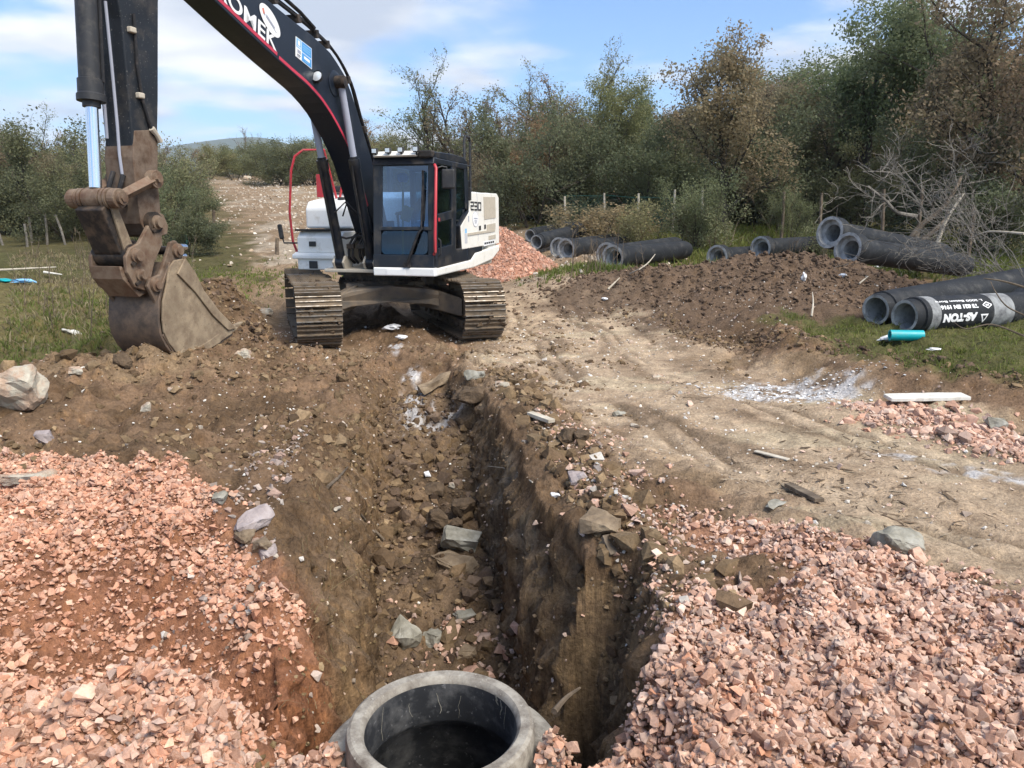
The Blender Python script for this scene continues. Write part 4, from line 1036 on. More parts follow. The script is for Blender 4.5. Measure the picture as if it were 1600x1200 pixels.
# settle the boom between its cylinders: a little further back and up
def settle(o):
    me = o.data; co = np.empty(len(me.vertices) * 3); me.vertices.foreach_get('co', co); co = co.reshape(-1, 3)
    r = -co[:, 1]; co[:, 1] = -(r - (.215 - .018 * r)); co[:, 2] += .01 + .01 * r
    me.vertices.foreach_set('co', co.ravel()); me.update()
    for c in o.children: settle(c)
bpy.context.view_layer.update()
settle(boom)
# boom cylinders
for s in (-1, 1):
    l = s * .255
    a, b = P3(l, .82, 1.10), P3(l, 1.56, 3.565)
    d = (b - a)
    m = MB(); m.tube([a + d * .03, a + d * .545, a + d * .55, a + d * .60, a + d * .601, a + d * .615], [.074, .074, .084, .084, .064, .064], 20); m.pin(a - Vector((.06, 0, 0)), a + Vector((.06, 0, 0)), .095, 18)
    co_b = m.build('boom_cylinder', M['black_paint'], EXC, 0, True)
    m = MB(); m.tube([a + d * .60, b], .048, 18); m.build('piston_rod', M['emblem_grey'], co_b, 0, True)
    m = MB(); m.pin(b - Vector((.06, 0, 0)), b + Vector((.06, 0, 0)), .085, 18); m.build('rod_eye', M['dark_steel'], co_b, 0, True)
    m = MB(); m.tube([a + d * .10 + Vector((0, -.11, 0)), a + d * .5 + Vector((0, -.11, 0)), a + d * .56 + Vector((0, -.09, 0))], .014, 8); m.tube([a + d * .30 + Vector((-s * .08, -.06, 0)), a + d * .36 + Vector((-s * .24, .02, 0)), a + d * .30 + Vector((-s * .36, .05, -.05))], .012, 8); m.build('cylinder_line', M['rubber'], co_b, 0, True)

# dipper arm
AW = .155
arm_p = [(4.72, 5.0), (4.95, 5.15), (5.35, 4.75), (5.52, 4.2), (5.42, 3.48), (5.425, 2.84), (5.43, 2.30), (5.45, 2.02), (5.42, 1.68), (5.36, 1.58), (5.24, 1.56), (5.17, 1.62), (5.16, 1.85), (5.16, 2.10), (5.04, 2.84), (4.92, 3.73), (4.80, 4.3), (4.66, 4.7)]
m = MB(); m.prism(arm_p, -AW, AW); arm = m.build('dipper_arm', M['arm_paint'], EXC, .012)
m = MB(); m.prism([(5.452, 2.05), (5.452, 2.28), (5.40, 2.52), (5.09, 2.56), (5.152, 2.11), (5.152, 1.84), (5.162, 1.63), (5.24, 1.552), (5.36, 1.572), (5.43, 1.68)], -AW - .006, AW + .006); m.build('arm_wear_plate', M['arm_low'], arm, .006)
m = MB(); m.pin(P3(-.22, 5.30, 1.69), P3(.22, 5.30, 1.69), .10, 20); m.build('arm_tip_boss', M['dark_steel'], arm, 0, True)
m = MB(); m.pin(P3(-.27, 5.28, 2.09), P3(.27, 5.28, 2.09), .062, 18); m.build('link_pin', M['rust'], arm, 0, True)
for l, lst in ((.03, [(5.455, 3.62), (5.455, 3.09), (5.46, 2.56), (5.47, 2.30), (5.46, 2.12)]), (-.09, [(5.46, 3.2), (5.46, 2.7), (5.47, 2.45)])):
    m = MB(); m.tube([P3(l, a, b) for a, b in lst], .014, 8); m.build('arm_line', M['emblem_grey'], arm, 0, True)
m = MB(); m.tube([P3(AW + .018, 5.28, 3.55), P3(AW + .018, 5.30, 3.1), P3(AW + .018, 5.27, 2.8), P3(AW + .02, 5.22, 2.62), P3(AW + .02, 5.16, 2.50)], .015, 8); m.build('arm_line', M['rubber'], arm, 0, True)
for a, b in ((5.33, 3.40), (5.30, 2.84)):
    m = MB(); m.box(P3(AW + .02, a, b), (.05, .075, .05)); m.build('line_clamp', M['beige'], arm, .01)
m = MB(); m.tube([P3(AW + .03, 5.20, 2.56), P3(AW + .035, 5.14, 2.50), P3(AW + .03, 5.10, 2.45)], [.03, .022, .026], 8); m.build('hose_fitting', M['beige'], arm, 0, True)
m = MB(); m.tube([P3(-.05, 5.48, 2.15), P3(-.04, 5.56, 2.02), P3(-.02, 5.58, 1.92), P3(.0, 5.50, 1.86)], .022, 8); m.tube([P3(.05, 5.47, 2.12), P3(.05, 5.53, 2.0), P3(.04, 5.53, 1.92), P3(.03, 5.46, 1.84)], .022, 8); m.build('coupler_hose', M['rubber'], arm, 0, True)

# bucket cylinder
a, b = P3(0, 5.56, 4.6), P3(0, 5.77, 1.90)
d = b - a
m = MB(); m.tube([a, a + d * .62, a + d * .622, a + d * .665, a + d * .67, a + d * .69, a + d * .691, a + d * .708], [.095, .095, .108, .108, .12, .12, .075, .075], 24)
bc = m.build('bucket_cylinder', M['dark_plastic'], EXC, 0, True)
m = MB(); m.tube([a + d * .70, a + d * .965], .052, 22); m.build('piston_rod', M['chrome'], bc, 0, True)
m = MB(); m.tube([a + Vector((.10, .04, 0)), a + d * .63 + Vector((.10, .04, 0))], .016, 8); m.build('cylinder_line', M['rubber'], bc, 0, True)
m = MB(); m.pin(P3(-.09, 5.77, 1.90), P3(.09, 5.77, 1.90), .092, 20); m.build('rod_eye', M['rust'], bc, 0, True)
# guide links from the arm to the cylinder end
for s in (-1, 1):
    a, b = P3(s * .225, 5.28, 2.09), P3(s * .225, 5.77, 1.90)
    m = MB(); m.tube([a + (b - a) * .08, a + (b - a) * .92], [.058, .052], 4); m.pin(a - Vector((.04, 0, 0)), a + Vector((.04, 0, 0)), .085, 20); m.pin(b - Vector((.04, 0, 0)), b + Vector((.04, 0, 0)), .088, 20)
    m.build('guide_link', M['rust'], EXC, .006)
m = MB(); m.pin(P3(-.30, 5.77, 1.90), P3(.30, 5.77, 1.90), .058, 18); 
for l in (-.16, -.12, .12, .16): m.pin(P3(l - .014, 5.77, 1.90), P3(l + .014, 5.77, 1.90), .094, 20)
lk_ = m.build('link_shaft', M['rust'], EXC, 0, True)
m = MB(); m.pin(P3(.28, 5.77, 1.90), P3(.315, 5.77, 1.90), .034, 6); m.pin(P3(.27, 5.28, 2.09), P3(.30, 5.28, 2.09), .034, 6); m.build('pin_bolt', M['rust'], lk_)
# push link down to the coupler
m = MB()
m.prism([(5.80, 1.86), (5.88, 1.80), (5.72, 1.42), (5.66, 1.34), (5.56, 1.36), (5.56, 1.44), (5.70, 1.82)], -.15, .15)
pl_ = m.build('push_link', M['dark_steel'], EXC, .012)
m = MB(); m.prism([(5.72, 1.84), (5.79, 1.83), (5.68, 1.42), (5.60, 1.38), (5.55, 1.42)], .152, .175); m.build('push_link_plate', M['bucket_side'], pl_, .004)
m = MB(); m.pin(P3(-.19, 5.60, 1.39), P3(.19, 5.60, 1.39), .105, 20); m.build('push_link_boss', M['dark_steel'], pl_, 0, True)
# quick coupler
cpf = [(5.26, 1.785), (5.18, 1.765), (5.13, 1.66), (5.15, 1.58), (5.23, 1.565), (5.235, 1.48), (5.36, 1.32), (5.46, 1.10), (5.52, 1.06), (5.64, 1.10), (5.72, 1.24), (5.72, 1.38), (5.66, 1.46), (5.54, 1.50), (5.38, 1.68), (5.33, 1.76)]
qc = MB()
qc.prism(cpf, .175, .215); qc.prism(cpf, -.215, -.175)
qc.prism([(5.54, 1.05), (5.73, 1.20), (5.77, 1.30), (5.74, 1.18), (5.56, 1.00), (5.38, 1.05), (5.40, 1.09)], -.174, .174)
qc.prism([(5.70, 1.14), (5.76, 1.26), (5.74, 1.30), (5.66, 1.18)], -.174, .174)
qco = qc.build('quick_coupler', M['rust'], EXC, .010)
for (a, b, rr) in ((5.29, 1.69, .05), (5.60, 1.39, .05), (5.57, 1.21, .04)):
    m = MB(); m.lathe([(0, 0), (rr + .018, 0), (rr + .018, .022), (rr, .026), (rr, .06), (0, .06)], 20, Matrix.Translation(P3(.215, a, b)) @ rotY); m.build('coupler_pin', M['rust'], qco, 0, True)
    m = MB(); m.box(P3(.225, a + .04, b - .07), (.02, .07, .035), (R(30), 0, 0)); m.build('pin_keeper', M['dark_steel'], qco, .004)
# bucket
BH = .29
side = [(5.28, 1.27), (5.20, 1.33), (5.07, 1.34), (4.95, 1.20), (4.84, 1.01), (4.62, .78), (4.36, .565), (4.40, .50), (4.60, .445), (4.88, .385), (5.13, .345), (5.28, .42), (5.38, .54), (5.435, .65), (5.44, .77), (5.41, .95), (5.34, 1.10)]
bk = MB()
shell = [(5.22, 1.30), (5.34, 1.12), (5.42, .95), (5.45, .77), (5.44, .64), (5.385, .53), (5.28, .41), (5.13, .335), (4.88, .375), (4.60, .435), (4.36, .505)]
def offs(path, d):
    o_ = []
    for i, (a, b) in enumerate(path):
        p0 = Vector(path[max(0, i - 1)]); p1 = Vector(path[min(len(path) - 1, i + 1)]); t = (p1 - p0).normalized(); o_.append((a - t.y * d, b + t.x * d))
    return o_
sh2 = offs(shell, .028)
bk.prism(shell + sh2[::-1], -BH, BH)
bucket = bk.build('bucket', M['bucket_back'], EXC, .004, True)
for s in (-1, 1):
    m = MB(); m.prism(side, *( (BH + .001, BH + .024) if s > 0 else (-BH - .024, -BH - .001))); so = m.build('bucket_side_plate', M['bucket_side'], bucket, .006)
    m = MB(); m.prism([(5.20, 1.20), (5.07, 1.345), (4.94, 1.20), (4.83, 1.01), (4.61, .775), (4.34, .555), (4.48, .55), (4.72, .74), (4.96, 1.0)], *((BH + .025, BH + .045) if s > 0 else (-BH - .045, -BH - .025))); m.build('side_cutter', M['bucket_side'], so, .006)
    m = MB(); m.prism([(4.62, .44), (4.88, .38), (5.13, .34), (5.28, .415), (5.20, .46), (5.10, .425), (4.88, .46), (4.64, .53)], *((BH + .025, BH + .036) if s > 0 else (-BH - .036, -BH - .025))); m.build('wear_strip', M['bucket_side'], so, .004)
m = MB(); m.prism([(5.44, .62), (5.30, .40), (5.13, .325), (4.98, .35), (4.98, .362), (5.13, .336), (5.28, .41), (5.43, .64)], -BH - .01, BH + .01); m.build('wear_band', M['bucket_back'], bucket, .004)
m = MB(); m.prism([(4.42, .50), (4.30, .535), (4.28, .56), (4.42, .545)], -BH - .02, BH + .02); m.build('cutting_edge', M['bucket_side'], bucket, .004)
for k in range(4):
    l = -.25 + k * .167
    m = MB(); vs = [P3(l + sx * w, r, z) for (r, z, w) in ((4.42, .49, .045), (4.42, .565, .045), (4.13, .60, .022), (4.13, .585, .022)) for sx in (-1, 1)]
    m.add(vs, [(0, 1, 3, 2), (2, 3, 5, 4), (4, 5, 7, 6), (6, 7, 1, 0), (0, 2, 4, 6), (1, 7, 5, 3)]); m.build('bucket_tooth', M['bucket_side'], bucket, .006)
ear = [(5.10, 1.52), (5.03, 1.46), (5.02, 1.34), (5.20, 1.18), (5.33, .90), (5.40, .80), (5.46, .96), (5.54, 1.10), (5.50, 1.17), (5.36, 1.20), (5.22, 1.42), (5.18, 1.50)]
for s in (-1, 1):
    m = MB(); m.prism(ear, *((.222, .262) if s > 0 else (-.262, -.222))); eo = m.build('bucket_ear', M['arm_low'], bucket, .010)
    for a, b in ((5.10, 1.42), (5.44, 1.11)):
        m = MB(); m.lathe([(0, 0), (.068, 0), (.068, .03), (.042, .034), (.042, .055), (0, .055)], 20, Matrix.Translation(P3(.262 if s > 0 else -.262, a, b)) @ (rotY if s > 0 else Matrix.Rotation(R(-90), 4, 'Y'))); m.build('bucket_pin', M['rust'], eo, 0, True)
m = MB(); m.pin(P3(-.24, 5.10, 1.42), P3(.24, 5.10, 1.42), .042, 16); m.pin(P3(-.24, 5.44, 1.11), P3(.24, 5.44, 1.11), .042, 16); m.build('cross_pin', M['dark_steel'], bucket, 0, True)
m = MB(); m.tube([P3(.05, 4.98, 1.42), P3(.05, 4.84, 1.45), P3(.05, 4.70, 1.44)], .03, 10); m.tube([P3(.10, 4.98, 1.36), P3(.10, 4.78, 1.35)], .026, 10); m.build('locking_ram', M['chrome'], qco, 0, True)
# soil held in the bucket
sl = MB()
rng = random.Random(5)
nu, nv = 16, 12
grid = []
for i in range(nu + 1):
    t = i / nu
    for j in range(nv + 1):
        l = -BH + .015 + (2 * BH - .03) * j / nv
        a = 5.16 + (4.50 - 5.16) * t; b = 1.16 + (.62 - 1.16) * t + .10 * math.sin(math.pi * t) * math.sin(math.pi * j / nv)
        d_ = .035 * (float(vnoise(np.array([i * .9]), np.array([j * .9]), 3)[0]) + .8 * float(vnoise(np.array([i * 2.1]), np.array([j * 2.1]), 4)[0]))
        grid.append(P3(l, a - d_, b + d_ * 1.2))
sl.add(grid, [(i * (nv + 1) + j, (i + 1) * (nv + 1) + j, (i + 1) * (nv + 1) + j + 1, i * (nv + 1) + j + 1) for i in range(nu) for j in range(nv)])
sl.build('soil_load', M['soil_lump'], bucket, 0, True)

# ------------------------------------------------------------------ stones, clods and rubble
def hull(n, seed, sx=1.0, sy=.8, sz=.6, power=.5):
    rg = np.random.RandomState(seed)
    p = rg.normal(size=(n, 3)); p /= np.linalg.norm(p, axis=1)[:, None]
    p = np.sign(p) * np.abs(p) ** power; p *= (.75 + .25 * rg.rand(n, 1)); p *= np.array([sx, sy, sz]) * .5
    bm = bmesh.new()
    for q in p: bm.verts.new(q)
    r = bmesh.ops.convex_hull(bm, input=bm.verts)
    bmesh.ops.delete(bm, geom=[v for v in bm.verts if not v.link_faces], context='VERTS')
    bmesh.ops.triangulate(bm, faces=bm.faces); bmesh.ops.recalc_face_normals(bm, faces=bm.faces)
    bm.verts.index_update()
    v = np.array([x.co[:] for x in bm.verts]); f = np.array([[a.index for a in x.verts] for x in bm.faces]); bm.free()
    return v, f
def shard(seed, n=8):
    """A crushed stone: the hull of a few random points, sharp edged."""
    rg = np.random.RandomState(seed); p = rg.uniform(-.5, .5, (n, 3)); p *= np.minimum(1, .58 / np.linalg.norm(p, axis=1))[:, None]; p = p * np.array([1.15, .9 + .3 * rg.rand(), .6 + .35 * rg.rand()])
    bm = bmesh.new()
    for q in p: bm.verts.new(q)
    bmesh.ops.convex_hull(bm, input=bm.verts); bmesh.ops.delete(bm, geom=[v for v in bm.verts if not v.link_faces], context='VERTS')
    bmesh.ops.triangulate(bm, faces=bm.faces); bmesh.ops.recalc_face_normals(bm, faces=bm.faces); bm.verts.index_update()
    v = np.array([x.co[:] for x in bm.verts]); f = np.array([[a.index for a in x.verts] for x in bm.faces]); bm.free()
    return v - v.mean(0), f
def lump(seed, sub=1, amp=.35):
    bm = bmesh.new(); bmesh.ops.create_icosphere(bm, subdivisions=sub, radius=.5)
    bm.verts.index_update()
    v = np.array([x.co[:] for x in bm.verts]); f = np.array([[a.index for a in x.verts] for x in bm.faces]); bm.free()
    d = vnoise(v[:, 0] * 3 + v[:, 2] * 2.1, v[:, 1] * 3 - v[:, 2] * 1.7, seed) + .7 * vnoise(v[:, 0] * 7 + v[:, 2] * 5, v[:, 1] * 7 - v[:, 2] * 4, seed + 3)
    d = d + .5 * np.random.RandomState(seed).normal(size=len(v)) * .35
    return v * (1 + amp * 2 * d[:, None]) * np.array([1, .85, .68]), f
def rand_rot(rg, n):
    q = rg.normal(size=(n, 4)); q /= np.linalg.norm(q, axis=1)[:, None]
    w, x, y, z = q.T
    return np.stack([np.stack([1 - 2 * (y * y + z * z), 2 * (x * y - z * w), 2 * (x * z + y * w)], -1), np.stack([2 * (x * y + z * w), 1 - 2 * (x * x + z * z), 2 * (y * z - x * w)], -1),
                     np.stack([2 * (x * z - y * w), 2 * (y * z + x * w), 1 - 2 * (x * x + y * y)], -1)], 1)
def scatter_mesh(name, pts, size, variants, cols, mat, seed=0, flatten=1.0):
    rg = np.random.RandomState(seed)
    rot = rand_rot(rg, len(pts)); which = rg.randint(0, len(variants), len(pts))
    VS, FS, CS = [], [], []; off = 0
    for k, (v, f) in enumerate(variants):
        m = np.nonzero(which == k)[0]
        if not len(m): continue
        w = np.einsum('nij,vj->nvi', rot[m], v) * size[m][:, None, None]
        w[..., 2] *= flatten
        w += pts[m][:, None, :]
        nv = len(v)
        VS.append(w.reshape(-1, 3)); FS.append((f[None] + (np.arange(len(m)) * nv)[:, None, None] + off).reshape(-1, 3)); CS.append(np.repeat(cols[m], nv, 0)); off += len(m) * nv
    return np_mesh(name, np.concatenate(VS), np.concatenate(FS), mat, np.concatenate(CS))
STONES = [shard(100 + k, 12 + k % 5) for k in range(24)]
CLODS = [lump(20 + k, 1, .5) for k in range(9)] + [hull(26, 140 + k, 1, .85, .7, .9) for k in range(2)]
PINK = np.array([[.55, .36, .275], [.58, .40, .315], [.51, .32, .24], [.60, .44, .36], [.54, .40, .33], [.48, .285, .205], [.56, .375, .29], [.62, .49, .41], [.53, .34, .26], [.47, .35, .30]])
PINK_L = PINK * np.array([[.95, .80, .70]])
PINK = PINK * np.array([[.93, .90, .87]])
def pick(rg, pal, n, jit=.12):
    return np.clip(pal[rg.randint(0, len(pal), n)] * (1 + jit * rg.normal(size=(n, 1))), .02, .85)
def on_ground(x, y, size, lift=.12):
    return np.stack([x, y, height(x, y) + size * lift], -1)
stone_meshes = []
for k, (v, f) in enumerate(STONES[:10]): stone_meshes.append(np_mesh('stone', v, f, M['pink_stone']))

def gravel_area(name, label, seed, box, n, dens, keep=300, med=.032, pal=None):
    pal = PINK if pal is None else pal
    rg = np.random.RandomState(seed)
    x = rg.uniform(box[0], box[1], n); y = rg.uniform(box[2], box[3], n)
    ok = rg.rand(n) < dens(x, y); x, y = x[ok], y[ok]
    size = np.clip(np.exp(rg.normal(math.log(med), .48, len(x))), .007, .056)
    pts = on_ground(x, y, size, .10); pts[:, 2] += np.abs(rg.normal(size=len(x))) * .008
    order = np.argsort(-size / (pts[:, 1] + .5))
    big, rest = order[:keep], order[keep:]
    root = empty(name, (0, 0, 0)); tag(root, label, 'gravel')
    me = scatter_mesh('gravel', pts[rest], size[rest], STONES, pick(rg, pal, len(rest)), M['stone_col'], seed + 1, .85)
    tag(link('gravel', me, root), kind='stuff')
    for i in big:
        s = float(size[i]); o = link('stone', stone_meshes[rg.randint(10)], root, pts[i], rg.uniform(0, 6.28, 3), (s, s, s * .85))
    return root
def dens_r(x, y):
    sd = sdpoly(x, y, GRAVEL_R) + fbm(x, y, 3.0, 3, 101) * .35
    return np.clip(1 - sstep(-.55, .40, sd), 0, 1) ** 1.6 * (excavation(x, y) < .5) * (.72 + .28 * sstep(-.2, .1, fbm(x, y, 2.2, 2, 102)))
def dens_l(x, y):
    sd = sdpoly(x, y, GRAVEL_L) + fbm(x, y, 3.0, 3, 103) * .3
    inside = 1 - sstep(-.1, .12, sd)
    hollow = 1 - sstep(-.45, .12, sdpoly(x, y, PIT) + fbm(x, y, 2.5, 3, 104) * .35)
    front = 1 - sstep(2.45, 2.75, y + fbm(x, y, 3, 2, 105) * .2 - .12 * (x + 1.2))
    return np.clip(inside * (1 - .84 * hollow * (1 - front)), 0, 1) * (excavation(x, y) < 1.0)
gravel_area('gravel_bed', 'pale pink crushed stone spread beside the vehicle track, right of the manhole', 201, (.3, 4.4, 1.5, 5.6), 210000, dens_r, 300, .0205)
gravel_area('gravel_heap', 'orange pink gravel heap sliding into the hollow, left of the manhole', 205, (-4.6, -.55, 1.5, 5.2), 170000, dens_l, 300, .0205, PINK_L)
# gravel banked against the near side of the manhole
def dens_m(x, y):
    d = np.hypot(x + .28, y - 2.69); lim = np.where(x > -.28, 2.46, 2.62) + fbm(x, y, 4.0, 2, 161) * .2 + .22 * gauss(x, y, .17, 2.6, .07, .3)
    return (y < lim) * (d > .385) * (x > -1.5) * (x < .85) * 1.0
def bank_pts(seed, n):
    rg = np.random.RandomState(seed); x = rg.uniform(-1.5, 1.0, n); y = rg.uniform(1.7, 2.85, n)
    k = dens_m(x, y) > .5; return rg, x[k], y[k]
rg, x, y = bank_pts(211, 12000)
size = np.clip(np.exp(rg.normal(math.log(.026), .42, len(x))), .012, .062)
pz = np.maximum(height(x, y), -.405 + .09 * gauss(x, y, .17, 2.55, .09, .2)) + size * .1 + np.abs(rg.normal(size=len(x))) * .03
pts = np.stack([x, y, pz], -1)
root = empty('gravel_bank'); tag(root, 'pink gravel banked against the concrete manhole ring', 'gravel')
o_ = np.argsort(-size); big, rest = o_[:160], o_[160:]
tag(link('gravel', scatter_mesh('gravel', pts[rest], size[rest], STONES, pick(rg, np.concatenate([PINK, PINK_L]), len(rest)), M['stone_col'], 212, .85), root), kind='stuff')
for i in big:
    s = float(size[i]); link('stone', stone_meshes[rg.randint(10)], root, pts[i], rg.uniform(0, 6.28, 3), (s, s, s * .85))
# thin gravel strewn at the edge of the track under the white board
def strew(name, label, seed, n, fx, med=.035, keep=60, pal=PINK, cat='gravel', lift=.1, mat=None):
    rg = np.random.RandomState(seed); x, y = fx(rg, n)
    size = np.clip(np.exp(rg.normal(math.log(med), .5, len(x))), .010, .16)
    pts = on_ground(x, y, size, lift)
    me = scatter_mesh('gravel', pts, size, STONES, pick(rg, pal, len(x)), M['stone_col'], seed + 1, .8)
    return tag(link(name, me), label, kind='stuff')
def f_strip(rg, n):
    t = rg.rand(n); a = np.array(flat(1340, 655)); b = np.array(flat(1640, 710)); w = rg.normal(size=n) * .16
    return a[0] + (b[0] - a[0]) * t + w * .3 + rg.normal(size=n) * .1, a[1] + (b[1] - a[1]) * t + w
strew('gravel', 'loose pink gravel strewn along the track below the white board', 221, 2200, f_strip, .032)
def f_edge(rg, n):
    y = rg.uniform(2.6, 6.2, n); return trench_x(y) + .86 + np.abs(rg.normal(size=n)) * .28, y
strew('rubble', 'small pinkish rubble along the right lip of the trench', 223, 2600, f_edge, .018, pal=np.concatenate([PINK, np.array([[.34, .30, .28], [.45, .42, .38], [.30, .24, .2], [.5, .48, .45]])]))
def f_ledge(rg, n):
    y = rg.uniform(3.2, 6.0, n); return trench_x(y) - .92 - np.abs(rg.normal(size=n)) * .22, y
strew('rubble', 'grey and pink rubble along the left lip of the trench', 224, 650, f_ledge, .022, pal=np.array([[.28, .225, .20], [.36, .30, .26], [.25, .19, .15], [.42, .37, .33], [.36, .25, .20]]))
def f_floor(rg, n):
    y = rg.uniform(3.1, 4.9, n); return trench_x(y) + rg.normal(size=n) * .22 + .12, y
strew('gravel', 'pink gravel fallen on the trench floor behind the manhole', 225, 500, f_floor, .032)
def f_soil(rg, n):
    x = rg.uniform(-6, 7.5, n); y = 2.2 + 11.5 * rg.rand(n) ** .8
    k = (sdpoly(x, y, GRASS_R) > .1) & (sdpoly(x, y, FIELD_L) > .1) & (rg.rand(n) < .35 + .65 * sstep(-.1, .2, fbm(x, y, .8, 3, 108)))
    return x[k], y[k]
strew('pebbles', 'pale pebbles scattered over the brown soil and the track', 227, 15000, f_soil, .016, pal=np.array([[.5, .44, .36], [.60, .56, .5], [.42, .33, .26], [.34, .29, .24], [.55, .4, .32], [.68, .65, .6]]))
def f_hill(rg, n):
    s = rg.rand(n) ** .8; k = 7 + s * 5
    x = np.interp(k, range(len(ROAD)), [p[0] for p in ROAD]); y = np.interp(k, range(len(ROAD)), [p[1] for p in ROAD])
    return x + rg.normal(size=n) * 3.0, y + rg.normal(size=n) * 1.2
strew('rubble', 'pale stones littering the cleared slope behind the machine', 229, 4500, f_hill, .09, pal=np.array([[.5, .44, .36], [.58, .53, .46], [.44, .36, .28], [.36, .28, .2]]))
# crumbs of soil and small stones sticking out of the dug walls
def wall_bits(name, label, seed, n, pal, variants, lo, hi, mat, sel):
    rg = np.random.RandomState(seed); k = np.nonzero((wall * sel).ravel() > .35)[0]; k = k[rg.randint(0, len(k), n)]
    P = np.stack([X.ravel()[k], Y.ravel()[k], Z.ravel()[k]], -1); size = rg.uniform(lo, hi, n) ** 1.0 * np.exp(rg.normal(size=n) * .3)
    return tag(link(name, scatter_mesh(name, P, size, variants, pick(rg, pal, n, .2), mat, seed + 1)), label, kind='stuff')
# soil clods
def clods(name, label, seed, n, fx, med, pal, keep=0):
    rg = np.random.RandomState(seed); x, y = fx(rg, n)
    size = np.clip(np.exp(rg.normal(math.log(med), .72, len(x))), .010, .20)
    size = np.where(y > 8, np.minimum(size, .11), size)
    me = scatter_mesh(name, on_ground(x, y, size, .0), size, CLODS, pick(rg, pal, len(x), .2), M['clod'], seed + 1, .85)
    return tag(link(name, me), label, kind='stuff')
BROWN = np.array([[.155, .105, .060], [.195, .136, .078], [.12, .08, .048], [.225, .16, .095]])
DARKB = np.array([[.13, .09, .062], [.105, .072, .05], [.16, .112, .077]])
wall_bits('soil_crumbs', 'crumbs of brown soil clinging to the left trench wall', 231, 1300, np.array([[.20, .142, .074], [.165, .115, .062], [.24, .175, .10]]), CLODS, .006, .028, M['clod'], U < 0)
wall_bits('soil_crumbs', 'crumbs of dark soil clinging to the right trench wall', 233, 1500, np.array([[.15, .108, .068], [.12, .085, .055], [.19, .14, .09]]), CLODS, .006, .032, M['clod'], U > 0)
wall_bits('pebbles', 'small pale stones stuck in the trench walls', 235, 420, np.array([[.5, .42, .34], [.4, .3, .24], [.55, .45, .38]]), STONES, .008, .03, M['stone_col'], U > -9)
def f_left(rg, n):
    x = rg.uniform(-6.0, -.9, n); y = rg.uniform(4.6, 10.2, n); k = (sdpoly(x, y, FIELD_L) > -.1) & (rg.rand(n) < .2 + .8 * sstep(-.15, .2, fbm(x, y, .9, 3, 112))); return x[k], y[k]
clods('soil_clods', 'brown soil clods on the spoil left of the trench', 241, 15000, f_left, .024, BROWN)
def f_rlip(rg, n):
    y = rg.uniform(3.0, 8.6, n); return trench_x(y) + .78 + np.abs(rg.normal(size=n)) * .22, y
clods('soil_clods', 'brown soil clods along the right lip of the trench', 243, 2600, f_rlip, .032, BROWN)
def f_tfl(rg, n):
    y = rg.uniform(3.1, 8.8, n); return trench_x(y) + rg.uniform(-.46, .46, n), y
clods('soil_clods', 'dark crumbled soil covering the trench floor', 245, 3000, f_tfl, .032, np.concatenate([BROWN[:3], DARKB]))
def f_heap(rg, n):
    k = rg.rand(n) < .7
    return np.where(k, rg.normal(5.2, 1.7, n), rg.normal(2.2, 1.1, n)), np.where(k, rg.normal(13.6, 1.0, n), rg.normal(15.2, 1.1, n))
clods('soil_clods', 'dark soil clods on the heap under the raised pipes', 247, 5500, f_heap, .048, DARKB)
def f_bank(rg, n):
    t = rg.rand(n); a = np.array(flat(1040, 520)); b = np.array(flat(1700, 650, .1)); w = rg.normal(size=n) * .55
    return a[0] + (b[0] - a[0]) * t, a[1] + (b[1] - a[1]) * t + w + .1
clods('soil_clods', 'brown soil clods along the bank before the grass', 249, 4500, f_bank, .020, np.concatenate([BROWN[:3], DARKB]))
def f_bh(rg, n): return rg.normal(-3.75, .5, n), rg.normal(9.55, .55, n)
clods('soil_clods', 'dark soil clods heaped behind the bucket', 251, 1100, f_bh, .042, np.concatenate([BROWN[:3], DARKB]))
def f_mid(rg, n):
    x = rg.uniform(-.8, 2.6, n); y = rg.uniform(6.5, 13.5, n); k = rg.rand(n) < sstep(.05, .3, fbm(x, y * 2, .8, 3, 115)); return x[k], y[k]
clods('soil_clods', 'flattened brown clods on the vehicle track', 253, 5500, f_mid, .024, BROWN)

# splintered roots and bark churned into the track, flakes of lime
SLIV = []
for k in range(8):
    v_, f_ = shard(170 + k, 8); SLIV.append((v_ * np.array([2.6, .45, .35]), f_))
def f_spl(rg, n):
    c = [flat(1130, 622), flat(1060, 600), flat(1240, 760), flat(1290, 745), flat(1330, 700), flat(860, 512), flat(900, 505), flat(1420, 800)]
    k = rg.randint(0, len(c), n); c = np.array(c)[k]; return c[:, 0] + rg.normal(size=n) * .35, c[:, 1] + rg.normal(size=n) * .22
rg = np.random.RandomState(281); x, y = f_spl(rg, 900); size = np.clip(np.exp(rg.normal(math.log(.034), .5, 900)), .012, .10)
tag(link('wood_splinters', scatter_mesh('wood_splinters', on_ground(x, y, size, .02), size, SLIV, pick(rg, np.array([[.12, .085, .055], [.18, .13, .085], [.09, .065, .045], [.3, .24, .17]]), 900, .2), M['clod'], 282, .14)), 'dark splinters of root and bark churned into the track', kind='stuff')
def f_flk(rg, n):
    c = np.array([flat(1205, 613), flat(1180, 608), flat(1240, 620), flat(1290, 625)])[rg.randint(0, 4, n)]; return c[:, 0] + rg.normal(size=n) * .28, c[:, 1] + rg.normal(size=n) * .2
rg = np.random.RandomState(285); x, y = f_flk(rg, 1400); size = np.clip(np.exp(rg.normal(math.log(.016), .5, 1400)), .006, .06)
tag(link('lime_flakes', scatter_mesh('lime_flakes', on_ground(x, y, size, .02), size, STONES, pick(rg, np.array([[.6, .6, .6], [.5, .5, .5], [.7, .7, .7]]), 1400), M['stone_col'], 286, .4)), 'white flakes of lime spilled on the track', kind='stuff')
